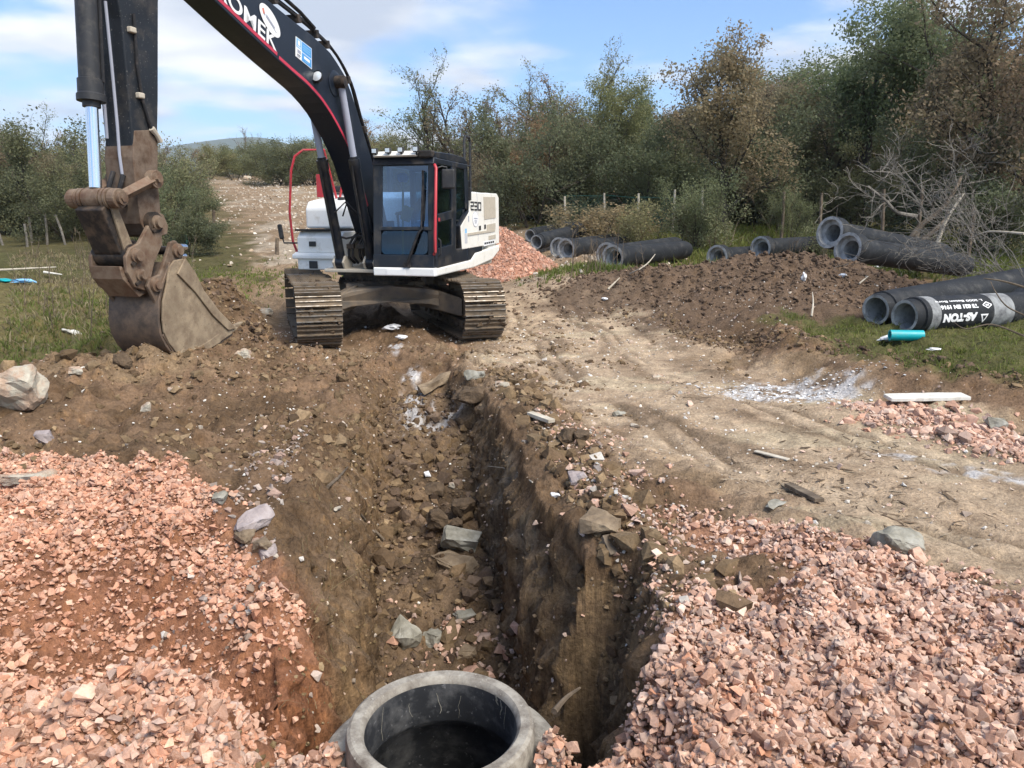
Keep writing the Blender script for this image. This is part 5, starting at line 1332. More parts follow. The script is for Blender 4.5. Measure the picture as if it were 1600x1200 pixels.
# rocks one can point at
def rock(name, label, px, py, size, mat, seed, rz=0.0, n=22, power=.45, sink=.25, tilt=(0, 0), bevel=.012, pos=None):
    v, f = hull(n, seed, 1, 1, 1, power)
    bm = bmesh.new(); vs = [bm.verts.new(q * np.array(size)) for q in v]
    for t in f: bm.faces.new([vs[k] for k in t])
    bmesh.ops.dissolve_limit(bm, angle_limit=R(9), verts=bm.verts, edges=bm.edges)
    bmesh.ops.triangulate(bm, faces=bm.faces); bmesh.ops.subdivide_edges(bm, edges=bm.edges, cuts=3, use_grid_fill=True)
    bm.normal_update(); s_ = max(size); nz = Vector((seed * .37, seed * .11, 0))
    cs_ = np.array([w.co[:] for w in bm.verts]) / s_
    dd = vnoise(cs_[:, 0] * 5 + cs_[:, 2] * 3, cs_[:, 1] * 5 - cs_[:, 2] * 4, seed) * .10 + vnoise(cs_[:, 0] * 13 + cs_[:, 2] * 9, cs_[:, 1] * 13 - cs_[:, 2] * 7, seed + 1) * .05
    for w, d_ in zip(list(bm.verts), dd): w.co += w.normal * float(d_) * s_
    bmesh.ops.triangulate(bm, faces=bm.faces)
    me = bpy.data.meshes.new(name); bm.to_mesh(me); bm.free(); me.materials.append(M[mat])
    p = hit(px, py) if pos is None else Vector(pos)
    o = link(name, me, None, (p.x, p.y, p.z + size[2] * (.5 - sink)), (R(tilt[0]), R(tilt[1]), R(rz)))
    return tag(o, label, 'rock')
rock('boulder', 'big pale boulder with pinkish streaks at the left edge of the spoil', 30, 640, (.46, .36, .48), 'boulder', 301, 20, 22, .62, .18, (8, -12), .012)
rock('flat_stone', 'flat pale stone behind the left gravel heap', 45, 752, (.34, .20, .08), 'boulder', 302, -5, 18, .4, .3)
rock('stone', 'purplish stone in the spoil below the boulder', 70, 690, (.15, .11, .11), 'purple_rock', 303, 30, 16, .5, .2)
rock('stone_slab', 'tilted banded slab on the gravel left of the trench', 395, 822, (.24, .14, .10), 'purple_rock', 304, 40, 18, .45, .2, (10, -18))
rock('stone', 'pale angular stone at the upper tip of the gravel heap', 345, 790, (.10, .09, .08), 'grey_rock', 305, 10, 16, .5, .2)
rock('stone', 'lilac grey stone on the left lip of the trench', 418, 872, (.11, .08, .08), 'purple_rock', 306, 10, 16, .5, .2)
rock('stone', 'dark earthy stone beside the tilted slab', 385, 848, (.13, .11, .10), 'brown_rock', 307, 60, 16, .5, .2)
rock('stone', 'brownish stone at the edge of the hollow', 412, 860, (.13, .10, .09), 'brown_rock', 337, 60, 16, .5, .2)
rock('stone_block', 'grey stone block on the trench floor', 722, 852, (.38, .20, .17), 'grey_rock', 308, -8, 14, .3, .25, (14, 6), .015)
rock('stone_slab', 'brown slab leaning below the grey block in the trench', 712, 884, (.40, .24, .09), 'brown_rock', 309, -38, 14, .3, .15, (18, 10), .012)
rock('stone', 'pale pointed stone at the foot of the left trench wall', 632, 1000, (.26, .17, .15), 'grey_rock', 310, -35, 13, .45, .2, (10, 20))
rock('stone', 'greenish grey split stone behind the manhole', 683, 1006, (.18, .15, .14), 'grey_rock', 311, 40, 12, .4, .2, (0, 15))
rock('stone', 'small pale slab on the trench floor near the right wall', 727, 965, (.18, .10, .05), 'grey_rock', 312, 25, 14, .4, .1, (20, 0))
rock('stone', 'brown rounded stone just behind the manhole rim', 728, 1028, (.17, .14, .12), 'brown_rock', 313, 10, 24, .8, .25)
rock('soil_lump', 'large dark soil lump on the trench floor', 684, 828, (.22, .22, .24), 'soil_lump', 314, 20, 30, .8, .2)
rock('soil_lump', 'round soil lump resting on the grey block', 713, 832, (.15, .13, .12), 'soil_lump', 315, 20, 30, .9, .0, pos=None)
rock('mossy_lump', 'mossy soil lump against the right trench wall', 722, 805, (.26, .22, .2), 'soil_lump', 316, 0, 30, .8, .2)
rock('soil_lump', 'soil lump high on the trench floor', 678, 770, (.24, .2, .16), 'soil_lump', 317, 0, 30, .8, .3)
rock('stone', 'small white stone in the middle of the trench', 668, 747, (.07, .05, .06), 'lime', 318, 0, 12, .5, .1)
rock('stone', 'small yellowish stone in the middle of the trench', 707, 762, (.08, .07, .06), 'boulder', 319, 0, 14, .5, .1)
rock('stone_slab', 'long slab lying across the far end of the trench', 688, 600, (.75, .18, .12), 'brown_rock', 320, 48, 16, .35, .15, (0, -14))
rock('stone', 'grey stone beyond the far end of the trench', 742, 590, (.26, .18, .13), 'grey_rock', 321, 0, 16, .45, .25)
rock('stone', 'pale flat stone on the track beyond the trench end', 786, 603, (.20, .12, .06), 'boulder', 322, 10, 14, .45, .2)
rock('soil_lump', 'crusty soil lump at the trench corner', 745, 622, (.55, .34, .22), 'soil_lump', 323, 15, 34, .8, .35)
rock('soil_lump', 'dark clod pair on the right lip of the trench', 886, 690, (.16, .14, .12), 'soil_lump', 324, 0, 26, .8, .2)
rock('soil_lump', 'dark clod farther out on the right lip', 907, 687, (.14, .12, .10), 'soil_lump', 325, 0, 26, .8, .2)
rock('stone', 'brown flat rock on the right lip of the trench', 938, 835, (.30, .20, .13), 'brown_rock', 326, -25, 16, .45, .2, (12, 8))
rock('stone', 'lilac stone on the right lip of the trench', 902, 756, (.13, .11, .09), 'purple_rock', 327, 0, 16, .5, .2)
rock('stone', 'white stone at the right trench edge', 868, 778, (.08, .06, .05), 'lime', 328, 0, 14, .5, .2)
rock('track_stone', 'grey brown rock on the vehicle track beside the gravel', 1402, 860, (.30, .18, .15), 'grey_rock', 329, 8, 20, .65, .2, (0, 6), .02)
rock('stone', 'pink stone beside the grey brown rock', 1432, 880, (.12, .10, .10), 'pink_stone', 330, 30, 14, .5, .15)
rock('stone', 'pale grey rock in the gravel strip under the board', 1560, 668, (.24, .14, .12), 'grey_rock', 331, 0, 16, .5, .25)
rock('stone_slab', 'dark slate piece on the vehicle track', 1212, 790, (.16, .09, .03), 'grey_rock', 332, 35, 12, .35, .1)
rock('stone', 'pale stone on the track in front of the white crust', 1030, 588, (.20, .12, .05), 'boulder', 333, 0, 14, .5, .3)
rock('stone', 'small pale stone alone on the track', 966, 650, (.13, .10, .07), 'grey_rock', 334, 0, 14, .5, .2)
rock('stone', 'pale stone in front of the bucket', 378, 558, (.22, .14, .12), 'boulder', 335, 20, 14, .5, .3)
rock('flat_stone', 'flat whitish stone on the spoil left of the bucket', 112, 522, (.30, .16, .08), 'plank_white', 336, 30, 14, .35, .2, (0, 10))
rock('soil_lump', 'earthy lump in front of the bucket', 192, 572, (.22, .16, .17), 'soil_lump', 338, 20, 34, .9, .3, (10, 10))
rock('stone', 'yellowish stone on the spoil below the bucket', 122, 585, (.16, .12, .10), 'boulder', 339, 20, 14, .5, .25)
rock('stone', 'thin pale stone on the spoil', 274, 612, (.15, .06, .05), 'boulder', 340, 50, 14, .5, .1)
rock('stone', 'small pale stone stuck in the spoil', 228, 642, (.10, .08, .10), 'boulder', 341, 20, 14, .5, .2)
rock('stone', 'yellow clay lump by the left crawler track', 415, 490, (.32, .2, .16), 'boulder', 342, 20, 22, .7, .3)
rock('boulder', 'earthy boulder beside the lower raised pipe', 1432, 428, (.42, .3, .36), 'brown_rock', 343, 20, 26, .8, .25)
rock('stone', 'white stone on the skyline of the cleared slope', 386, 281, (.9, .6, .5), 'boulder', 344, 20, 20, .6, .2)

# ------------------------------------------------------------------ manhole
MX, MY, MZ = -.28, 2.69, -.27
mh = empty('manhole', (MX, MY, MZ)); tag(mh, 'round concrete manhole neck with dark coated inside, standing in the pit', 'manhole')
m = MB(); m.lathe([(.300, -.20), (.298, -.035), (.303, -.012), (.315, 0), (.350, .002), (.364, -.008), (.370, -.03), (.372, -.125), (.378, -.14), (.395, -.145)], 96); rim = m.build('neck_ring', M['concrete'], mh, 0, True)
m = MB(); m.lathe([(.372, -.135), (.455, -.140), (.480, -.155), (.488, -.19), (.50, -.30), (.56, -.75), (.60, -1.5)], 96); m.build('cone_shoulder', M['concrete'], mh, 0, True)
m = MB(); m.lathe([(.2985, -.030), (.2965, -.05), (.2955, -.10), (.296, -.20), (.300, -.215), (.345, -.26), (.44, -.60), (.48, -1.0), (.48, -1.55), (0, -1.56)], 96); m.build('shaft_lining', M['shaft_coat'], mh, 0, True)
rg = random.Random(4)
for ang, z0, z1, w in ((100, -.07, -.17, .0025), (122, -.09, -.16, .0015), (150, -.04, -.19, .0025), (78, -.08, -.19, .0015), (38, -.03, -.10, .006), (30, -.03, -.15, .003), (44, -.02, -.06, .012)):
    m = MB(); prev = None; a = R(ang); pts = []
    for k in range(7):
        z = z0 + (z1 - z0) * k / 6; a += R(rg.uniform(-1.4, 1.4)); pts.append((a, z))
    vs = []
    for (a, z) in pts:
        for s in (-1, 1): vs.append((.2935 * math.cos(a + s * w / .6), .2935 * math.sin(a + s * w / .6), z))
    m.add(vs, [(2 * k, 2 * k + 1, 2 * k + 3, 2 * k + 2) for k in range(6)]); m.build('lime_streak', M['grey_rock'], mh)

# ------------------------------------------------------------------ concrete pipes
def lathe_between(prof, a, b, n=40):
    """PROF (radius, along) from point a towards b."""
    d = (b - a).normalized(); q = d.to_track_quat('Z', 'Y').to_matrix().to_4x4()
    m = MB(); m.lathe(prof, n, Matrix.Translation(a) @ q); return m
def pipe(label, bell, end, group, Rb=.325, Rp=.245, bore=.175):
    """Bell-and-spigot sewer pipe, BELL and END centres of its two mouths."""
    bell, end = Vector(bell), Vector(end); L = (end - bell).length
    root = empty('concrete_pipe', bell); tag(root, label, 'concrete pipe', group)
    a, b = Vector((0, 0, 0)), end - bell
    o = lathe_between([(Rb - .004, .0), (Rb, .01), (Rb, .22), (Rb - .015, .26), (Rp + .012, .40), (Rp, .46), (Rp, L - .14), (Rp - .022, L - .13), (Rp - .022, L - .05), (Rp - .034, L - .0)], a, b).build('pipe_barrel', M['pipe'], root, 0, True)
    i = lathe_between([(Rb - .004, .0), (Rp + .016, -.002), (Rp + .008, .10), (Rp - .02, .11), (bore, .112), (bore, L), (Rp - .034, L + .001)], a, b).build('pipe_bore', M['pipe_inner'], root, 0, True)
    return root
def pipe_px(label, bpx, bd, epx, ed, group, **k):
    return pipe(label, at(bpx[0], bpx[1], bd), at(epx[0], epx[1], ed), group, **k)
GP = 'concrete pipes lying along the bank'
raised1 = pipe_px('raised dark pipe with its bell on the soil heap, rear of the pair', (1296, 363), 15.6, (1475, 398), 17.6, GP)
raised2 = pipe_px('dark pipe with its bell on the soil heap, front of the raised pair', (1324, 389), 14.9, (1508, 415), 16.6, GP)
pipe_px('dark pipe behind the left end of the soil heap, its lower half buried', (1120, 402), 20.2, (1230, 395), 22.6, GP)
pipe_px('dark pipe whose bell peeps over the soil heap next to the raised pair', (1188, 388), 20.6, (1310, 380), 22.8, GP)
pipe_px('grey dusty pipe in front of the grass patch, nearest of the middle pair', (957, 403), 18.6, (1072, 390), 21.0, GP)
pipe_px('grey pipe behind the dusty one in the grass, mostly hidden', (948, 399), 19.2, (1058, 383), 22.0, GP)
pipe_px('clean dark pipe left of the grass patch, front of its pair', (884, 390), 22.0, (982, 381), 24.2, GP)
pipe_px('dark pipe left of the grass patch, rear of its pair', (873, 388), 22.6, (968, 376), 25.2, GP)
pipe_px('dark pipe sloping down behind the gravel pile', (903, 362), 25.5, (838, 378), 23.6, GP)
pipe_px('farthest dark pipe beside pale rubble behind the gravel pile', (888, 357), 28.0, (828, 368), 26.2, GP)
# the two nearest, seen from their spigot ends
near1 = pipe(  'long dark pipe in the grass with its plain end towards the viewer', at(1665, 430, 13.0), at(1368, 484, 10.7), GP, Rb=.33, Rp=.245, bore=.172)
A2 = at(1413, 494, 10.1); B2 = A2 + Vector((.93, .37, .0)) * 2.55
near2 = pipe('pipe with white painted maker lettering lying in the grass', B2, A2, GP, Rb=.33, Rp=.245, bore=.172)
ax2 = (B2 - A2).normalized(); cn = Vector((-.35, -1, .0)); cn = (cn - ax2 * cn.dot(ax2)).normalized(); cu_ = ax2.cross(cn); cu_ = cu_ if cu_.z > 0 else -cu_
def wrap_text(txt, size, s_right, th0, width=None, off=.010):
    """Paint lettering on the pipe, upside down: it runs from right to left."""
    tm = text_mesh(txt, size, 0, off)
    bm = bmesh.new(); bm.from_mesh(tm); bmesh.ops.triangulate(bm, faces=bm.faces); bmesh.ops.subdivide_edges(bm, edges=[e for e in bm.edges if e.calc_length() > .03], cuts=1); bm.to_mesh(tm); bm.free()
    co = np.empty(len(tm.vertices) * 3); tm.vertices.foreach_get('co', co); co = co.reshape(-1, 3)
    if width: co[:, 0] *= width / co[:, 0].max()
    Rr = .245 + .004
    th = R(th0) - co[:, 1] / Rr; s = s_right - co[:, 0]
    P = np.array(A2)[None] + np.outer(s, np.array(ax2)) + Rr * (np.outer(np.cos(th), np.array(cn)) + np.outer(np.sin(th), np.array(cu_)))
    P -= np.array(near2.location)[None]
    tm.vertices.foreach_set('co', P.ravel()); tm.update(); tm.materials.clear(); tm.materials.append(M['letter_white'])
    return link('pipe_lettering', tm, near2)
wrap_text('AS-TON', .14, 1.02, 6, .60)
wrap_text('TS 821 EN 1916', .07, 1.06, 34, .68, .004)
wrap_text('L 2000 Beton Boru', .045, 1.20, 52, .86, .001)
def wrap_poly(name, pts, mat, th0=0, s0=0, lift=.004):
    m = MB(); Rr = .245 + lift
    vs = [A2 + ax2 * (s0 + x) + (cn * math.cos(R(th0) + y / Rr) + cu_ * math.sin(R(th0) + y / Rr)) * Rr - near2.location for x, y in pts]
    m.add(vs, [tuple(range(len(vs)))]); return m.build(name, mat, near2)
def wrap_tri(name, s, mat, th0, s0, lift):
    """A painted triangle that follows the curve of the pipe."""
    m = MB(); Rr = .245 + lift; n = 10; vs = []
    for k in range(n + 1):
        y = -s + 1.5 * s * k / n; hw = (y + s) / 1.5 * .866 + .0005
        for x in (-hw, hw): vs.append(A2 + ax2 * (s0 + x) + (cn * math.cos(R(th0) + y / Rr) + cu_ * math.sin(R(th0) + y / Rr)) * Rr - near2.location)
    m.add(vs, [(2 * k, 2 * k + 1, 2 * k + 3, 2 * k + 2) for k in range(n)]); return m.build(name, mat, near2)
wrap_tri('pipe_emblem', .085, M['letter_white'], -8, 1.17, .004); wrap_tri('pipe_emblem_centre', .045, M['pipe'], -8, 1.17, .006)
dm = [(-.085, 0), (0, -.045), (.085, 0), (0, .045)]
for k in range(4):
    a, b = Vector(dm[k]), Vector(dm[(k + 1) % 4]); n_ = Vector((-(b - a).y, (b - a).x)).normalized() * .007
    wrap_poly('pipe_emblem_outline', [tuple(a + n_), tuple(b + n_), tuple(b - n_), tuple(a - n_)], M['letter_white'], 30, 1.24)
wrap_poly('pipe_emblem_letter', [(-.03, -.012), (.03, -.012), (.03, .012), (-.03, .012)], M['letter_white'], 30, 1.24)
o = lathe_between([(.2462, 0), (.2470, .03), (.2470, .12), (.2462, .16)], A2 + ax2 * .22 - near2.location, A2 + ax2 * 1.0 - near2.location).build('overspray_band', M['pipe_scuff'], near2, 0, True)
o = lathe_between([(.2462, 0), (.2470, .03), (.2470, .36), (.2462, .40)], A2 + ax2 * 1.36 - near2.location, A2 + ax2 * 2.1 - near2.location).build('overspray_band', M['pipe_scuff'], near2, 0, True)

# ------------------------------------------------------------------ gravel pile behind the machine
px_, py_ = at(764, 400, 19.5).x, 19.3
nA, nR = 72, 34
ang_ = np.tile(2 * np.pi * np.arange(nA) / nA, nR + 1); t_ = np.repeat(np.arange(nR + 1) / nR, nA)
rr_ = t_ * (1.6 + .2 * np.sin(ang_ * 2 + 1) + .15 * np.sin(ang_ * 3))
xx_, yy_ = px_ + rr_ * np.cos(ang_), py_ + rr_ * np.sin(ang_) * .9
zz_ = height(xx_, yy_) - .03 + 1.55 * (1 - t_) - .22 * np.exp(-(t_ / .18) ** 2) + .06 * fbm(xx_, yy_, 2.2, 3, 131)
vs = np.stack([xx_, yy_, zz_], -1)
fs = [(i * nA + k, i * nA + (k + 1) % nA, (i + 1) * nA + (k + 1) % nA, (i + 1) * nA + k) for i in range(nR) for k in range(nA)]
pile = empty('gravel_pile'); tag(pile, 'pink crushed stone piled into a cone behind the excavator', 'gravel pile')
v = np.array(vs)
me = np_mesh('pile_core', v, np.array(fs), M['stone_col'], np.tile(np.array([[.36, .19, .13]]), (len(v), 1)), smooth=True); link('pile_core', me, pile)
rg = np.random.RandomState(9)
tri_ = np.array([(a, b, c) for a, b, c, d in fs] + [(a, c, d) for a, b, c, d in fs])
ar = np.linalg.norm(np.cross(v[tri_[:, 1]] - v[tri_[:, 0]], v[tri_[:, 2]] - v[tri_[:, 0]]), axis=1)
t = rg.choice(len(tri_), 9000, p=ar / ar.sum()); w = rg.dirichlet((1, 1, 1), 9000)
pts = (v[tri_[t]] * w[..., None]).sum(1)
tag(link('gravel', scatter_mesh('gravel', pts, np.clip(np.exp(rg.normal(math.log(.055), .4, 9000)), .02, .14), STONES, pick(rg, PINK * np.array([[.86, .74, .70]]), 9000, .18), M['stone_col'], 19), pile), kind='stuff')

# ------------------------------------------------------------------ boards, litter and other small things
def plank(name, label, a, b, w, th, mat, cat='board', roll=0.0):
    a, b = Vector(a), Vector(b); d = b - a; L = d.length
    m = MB(); n = 10; rg = random.Random(len(label))
    vs = []
    for k in range(n + 1):
        t = k / n; ww = w * (1 - .15 * abs(t - .5)) * (1 + rg.uniform(-.06, .06))
        for sy, sz in ((-1, -1), (1, -1), (1, 1), (-1, 1)): vs.append((L * t, sy * ww / 2, sz * th / 2))
    fs = [(0, 3, 2, 1), tuple(4 * n + q for q in (0, 1, 2, 3))] + [(4 * k + q, 4 * k + (q + 1) % 4, 4 * k + 4 + (q + 1) % 4, 4 * k + 4 + q) for k in range(n) for q in range(4)]
    m.add(vs, fs); o = m.build(name, M[mat], None, .004)
    o.location = a; o.rotation_euler = (d.to_track_quat('X', 'Z').to_matrix() @ Matrix.Rotation(roll, 3, 'X')).to_euler()
    return tag(o, label, cat)
def lift(v, dz): return Vector((v.x, v.y, v.z + dz))
plank('board', 'long whitish board lying above the gravel strip, right of the track', lift(hit(1385, 634), .07), lift(hit(1508, 630), .05), .20, .03, 'plank_white')
plank('board', 'broken brown board on the right lip of the trench', lift(hit(828, 655), .05), lift(hit(862, 668), .05), .07, .03, 'pale_wood')
plank('board', 'splintered grey board in the churned track', lift(hit(1232, 765), .03), lift(hit(1280, 790), .03), .07, .025, 'dead_wood')
plank('board', 'thin splinter of wood beside the churned ruts', lift(hit(1180, 708), .015), lift(hit(1232, 722), .015), .05, .012, 'pale_wood')
plank('board', 'brown board on the rubble of the right trench lip', lift(hit(945, 850), .04), lift(hit(958, 880), .04), .05, .03, 'dead_wood')
p = lift(hit(1415, 533), .064)
m = MB(); m.lathe([(.045, -.19), (.064, -.19), (.064, .19), (.045, .19), (.045, -.19)], 28); o = m.build('plastic_pipe', M['teal'], None, 0, True); o.location = p; o.rotation_euler = (R(90), 0, R(84)); tag(o, 'short turquoise plastic pipe piece on the grass', 'pipe')
def litter(name, label, px, py, s, mat, seed, cat='litter', n=18):
    v, f = lump(seed, 2, .5); me = np_mesh(name, v * np.array(s), f, M[mat], smooth=False); p = hit(px, py)
    return tag(link(name, me, None, (p.x, p.y, p.z + s[2] * .3)), label, cat)
litter('foam_scrap', 'crumpled whitish foam scraps beside the turquoise pipe', 1388, 535, (.30, .18, .12), 'lime', 61)
litter('foam_scrap', 'thin whitish scrap on the grass right of the turquoise pipe', 1457, 548, (.16, .08, .05), 'lime', 62)
litter('bottle_scrap', 'pale crushed plastic bottle on the soil heap', 1316, 433, (.14, .12, .10), 'lamp_lens', 63)
litter('rag', 'whitish rag trailing down the soil heap', 1255, 440, (.10, .14, .22), 'lime', 64)
litter('paper_scrap', 'small white scrap at the foot of the soil heap', 945, 469, (.14, .10, .06), 'lime', 65)
litter('rag', 'pale rag on the heap below the raised pipes', 1372, 420, (.25, .14, .10), 'lime', 66)
litter('white_crust', 'white crust of lime under the machine', 612, 516, (.26, .22, .12), 'lime', 67, 'lime')
litter('white_crust', 'small white lump in front of the machine', 626, 530, (.14, .12, .08), 'lime', 68, 'lime')
def stick(name, label, pts, rad, mat, cat='stick', n=7):
    pts = [Vector(p) for p in pts]; c = catmull(pts, 5); k = len(c)
    base = pts[0]; m = MB(); m.tube([Vector(q) - base for q in c], [rad * (1 - .6 * i / (k - 1)) for i in range(k)], n)
    o = m.build(name, M[mat], None, 0, True); o.location = base
    return tag(o, label, cat)
stick('root', 'thin broken root sticking out of the left trench wall', [lift(hit(525, 806), .03), lift(hit(560, 802), .10), lift(hit(588, 797), .12)], .012, 'pale_wood', 'root')
stick('root', 'thick dark root sticking out of the left trench wall', [lift(hit(548, 806), .03), lift(hit(556, 822), .12), lift(hit(575, 838), .10), lift(hit(600, 852), .04)], .022, 'dead_wood', 'root')
stick('root', 'short dark root high on the left trench wall', [lift(hit(512, 768), .02), lift(hit(532, 758), .06), lift(hit(545, 745), .07)], .013, 'dead_wood', 'root')
stick('root', 'pale stick in the pit right of the manhole', [at(866, 1112, 3.05), at(885, 1090, 3.15), at(906, 1075, 3.3)], .014, 'dead_wood', 'root')
stick('root', 'curly thin root hanging over the right trench wall', [lift(hit(832, 762), .03), lift(hit(800, 757), .10), lift(hit(762, 758), .16)], .005, 'pale_wood', 'root')
stick('twig', 'pale twig lying below the middle pipes', [lift(hit(950, 455), .02), lift(hit(968, 440), .06)], .022, 'pale_wood')
stick('twig', 'pale bent twig before the grass patch', [lift(hit(985, 432), .04), lift(hit(1010, 422), .1), lift(hit(1025, 408), .2)], .018, 'pale_wood')
stick('twig', 'yellowish twig standing on the soil heap', [lift(hit(1268, 495), .0), lift(hit(1270, 480), .06), lift(hit(1268, 472), .16)], .016, 'pale_wood')
stick('twig', 'yellowish twig lying high on the soil heap', [lift(hit(1342, 446), .03), lift(hit(1356, 437), .06)], .018, 'pale_wood')
# field litter far left
stick('pole', 'pale pole lying in the dry weeds, long one', [lift(hit(-20, 438), .18), lift(hit(90, 433), .22)], .03, 'pale_wood', 'pole')
stick('pole', 'short white pole end lying in the dry weeds', [lift(hit(70, 437), .16), lift(hit(98, 439), .14)], .03, 'plank_white', 'pole')
litter('tarp_scrap', 'bluish plastic scrap in the dry weeds', 36, 444, (.5, .2, .14), 'sign_mid', 71)
litter('tarp_scrap', 'turquoise plastic strip at the left edge of the field', 5, 442, (.5, .15, .1), 'teal', 72)
# lone stakes
for lab, px, py, h_ in (('short wooden stake at the foot of the cleared slope', 336, 378, 1.0), ('low wooden stump behind the mirror of the excavator', 433, 398, .45)):
    p = hit(px, py); m = MB(); m.tube([(0, 0, -.1), (.01, 0, h_ * .5), (.03, .01, h_)], [.06, .055, .05], 8); o = m.build('stake', M['dead_wood'], None); o.location = p; tag(o, lab, 'stake')

# ------------------------------------------------------------------ vegetation
class Tree:
    """Grows limbs; keeps the wood as tubes and the places where leaves sit."""
    def __init__(s, seed): s.rg = random.Random(seed); s.nr = np.random.RandomState(seed); s.wv = []; s.wf = []; s.leaf = []; s.n = 0
    def limb(s, p, d, L, r, lev, maxlev, opt):
        rg = s.rg; k = 5 if lev == 0 else 4
        pts = [p]; rad = [r]; q = Vector(p); dd = Vector(d).normalized()
        for i in range(k):
            dd = (dd + Vector((rg.gauss(0, 1), rg.gauss(0, 1), rg.gauss(0, 1))) * opt['bend'] * (1 + .4 * lev) + Vector((0, 0, opt['up'] * (.5 if lev == 0 else 1)))).normalized()
            q = q + dd * (L / k); pts.append(q.copy()); rad.append(max(r * (1 - (.62 if lev < maxlev else .8) * (i + 1) / k), .004))
        s.tube(pts, rad, 6 if lev == 0 else (4 if lev == 1 else 3))
        if lev >= maxlev - 1:
            for i in range(1, len(pts)):
                s.leaf.append((pts[i], lev)); s.leaf.append(((pts[i] + pts[i - 1]) * .5, lev))
        if lev < maxlev:
            nb = opt['kids'][lev]
            nb = nb + rg.randint(-1, 1) if nb > 3 else nb
            for b in range(nb):
                t = opt['first'] + (1 - opt['first']) * (b + rg.random()) / nb if lev == 0 else .2 + .8 * (b + rg.random()) / nb
                t = min(t, .99); i = int(t * k); f = t * k - i
                bp = pts[i].lerp(pts[min(i + 1, k)], f); dr = (pts[min(i + 1, k)] - pts[max(i - (1 if i == k else 0), 0)]).normalized()
                a = rg.uniform(0, 6.283); ref = dr.orthogonal().normalized(); ref = Matrix.Rotation(a, 3, dr) @ ref
                spread = R(rg.uniform(*opt['ang'])); nd = dr * math.cos(spread) + ref * math.sin(spread)
                s.limb(bp, nd, L * opt['len'] * rg.uniform(.7, 1.15) * (1.12 - .35 * t if lev == 0 else 1), rad[min(i, k)] * .62, lev + 1, maxlev, opt)
    def tube(s, pts, rad, n):
        t0 = (pts[1] - pts[0]).normalized(); a = t0.orthogonal().normalized(); o = s.n
        for i, p in enumerate(pts):
            t = (pts[min(i + 1, len(pts) - 1)] - pts[max(i - 1, 0)]).normalized(); a = (a - t * a.dot(t)); a = a.normalized() if a.length > 1e-6 else t.orthogonal().normalized(); b = t.cross(a)
            for k in range(n):
                c, s_ = math.cos(6.2832 * k / n), math.sin(6.2832 * k / n); s.wv.append((p + (a * c + b * s_) * rad[i])[:])
        for i in range(len(pts) - 1):
            for k in range(n): s.wf.append((o + i * n + k, o + i * n + (k + 1) % n, o + (i + 1) * n + (k + 1) % n, o + (i + 1) * n + k))
        s.n += len(pts) * n
    def meshes(s, count, size, sprd, bark, leafm, tip=None, hang=0.0):
        w = np_mesh('trunk', np.array(s.wv), np.array(s.wf), bark)
        if count == 0: return w, None
        P = np.array([p[:] for p, l in s.leaf]); nr = s.nr
        pr = np.ones(len(P))
        if tip: pr = np.interp(P[:, 2], [P[:, 2].min(), P[:, 2].max()], tip)
        k = nr.choice(len(P), count, p=pr / pr.sum())
        c = P[k] + nr.normal(size=(count, 3)) * sprd; c[:, 2] -= hang * np.abs(nr.normal(size=count))
        c[:, 2] = np.maximum(c[:, 2], .05)
        return w, leaf_quads(c, size, nr, leafm, P, k)
def leaf_quads(c, size, nr, leafm, P=None, k=None, name='crown', up=0.0):
    n = len(c)
    u = nr.normal(size=(n, 3)); u[:, 2] += up; u /= np.linalg.norm(u, axis=1)[:, None]
    w = nr.normal(size=(n, 3)); w -= (w * u).sum(1)[:, None] * u; w /= np.linalg.norm(w, axis=1)[:, None]
    sz = size * np.exp(nr.normal(size=n) * .25)
    a = u * sz[:, None] * .5; b = w * sz[:, None] * .30
    v = np.stack([c - a, c + b * .9 - a * .1, c + a, c - b * .9 - a * .1], 1).reshape(-1, 3)
    f = np.arange(n * 4).reshape(n, 4)
    clump = np.zeros(n)
    if k is not None: clump = (np.sin(k * 12.9898) * 43758.5453) % 1.0
    g = vnoise(c[:, 0] * .9 + c[:, 2] * .7, c[:, 1] * .9 - c[:, 2] * .5, 5) + .5
    tone = np.clip(.45 * g + .25 * clump + .3 * nr.rand(n), 0, 1)
    return np_mesh(name, v, f, leafm, tone=tone)
def proto(seed, H, opt, maxlev, count, size, sprd, bark, leafm, stems=1, lean=.15, r0=None, tip=None, hang=0.0):
    t = Tree(seed)
    for k in range(stems):
        a = t.rg.uniform(0, 6.28); l = lean * (1 if stems > 1 else .3)
        off = Vector((math.cos(a) * .12, math.sin(a) * .12, -.15)) * (1 if stems > 1 else .0) + Vector((0, 0, -.1))
        t.limb(off, Vector((math.cos(a) * l, math.sin(a) * l, 1)), H * t.rg.uniform(.75, 1.0) if stems > 1 else H * .8, r0 or H * .016, 0, maxlev, opt)
    return t.meshes(count, size, sprd, bark, leafm, tip, hang)
O_TREE = dict(bend=.11, up=.04, kids=[10, 6, 5], first=.16, ang=(32, 70), len=.48)
O_TALL = dict(bend=.09, up=.07, kids=[11, 6, 5], first=.2, ang=(28, 62), len=.45)
O_SPARSE = dict(bend=.09, up=.07, kids=[10, 7, 5], first=.22, ang=(20, 52), len=.42)
O_SHRUB = dict(bend=.14, up=.06, kids=[6, 5, 4], first=.08, ang=(25, 65), len=.46)
O_WILLOW = dict(bend=.10, up=.07, kids=[7, 5, 4], first=.10, ang=(20, 48), len=.50)
O_BARE = dict(bend=.16, up=.04, kids=[6, 5, 4], first=.1, ang=(22, 55), len=.52)
K = {}
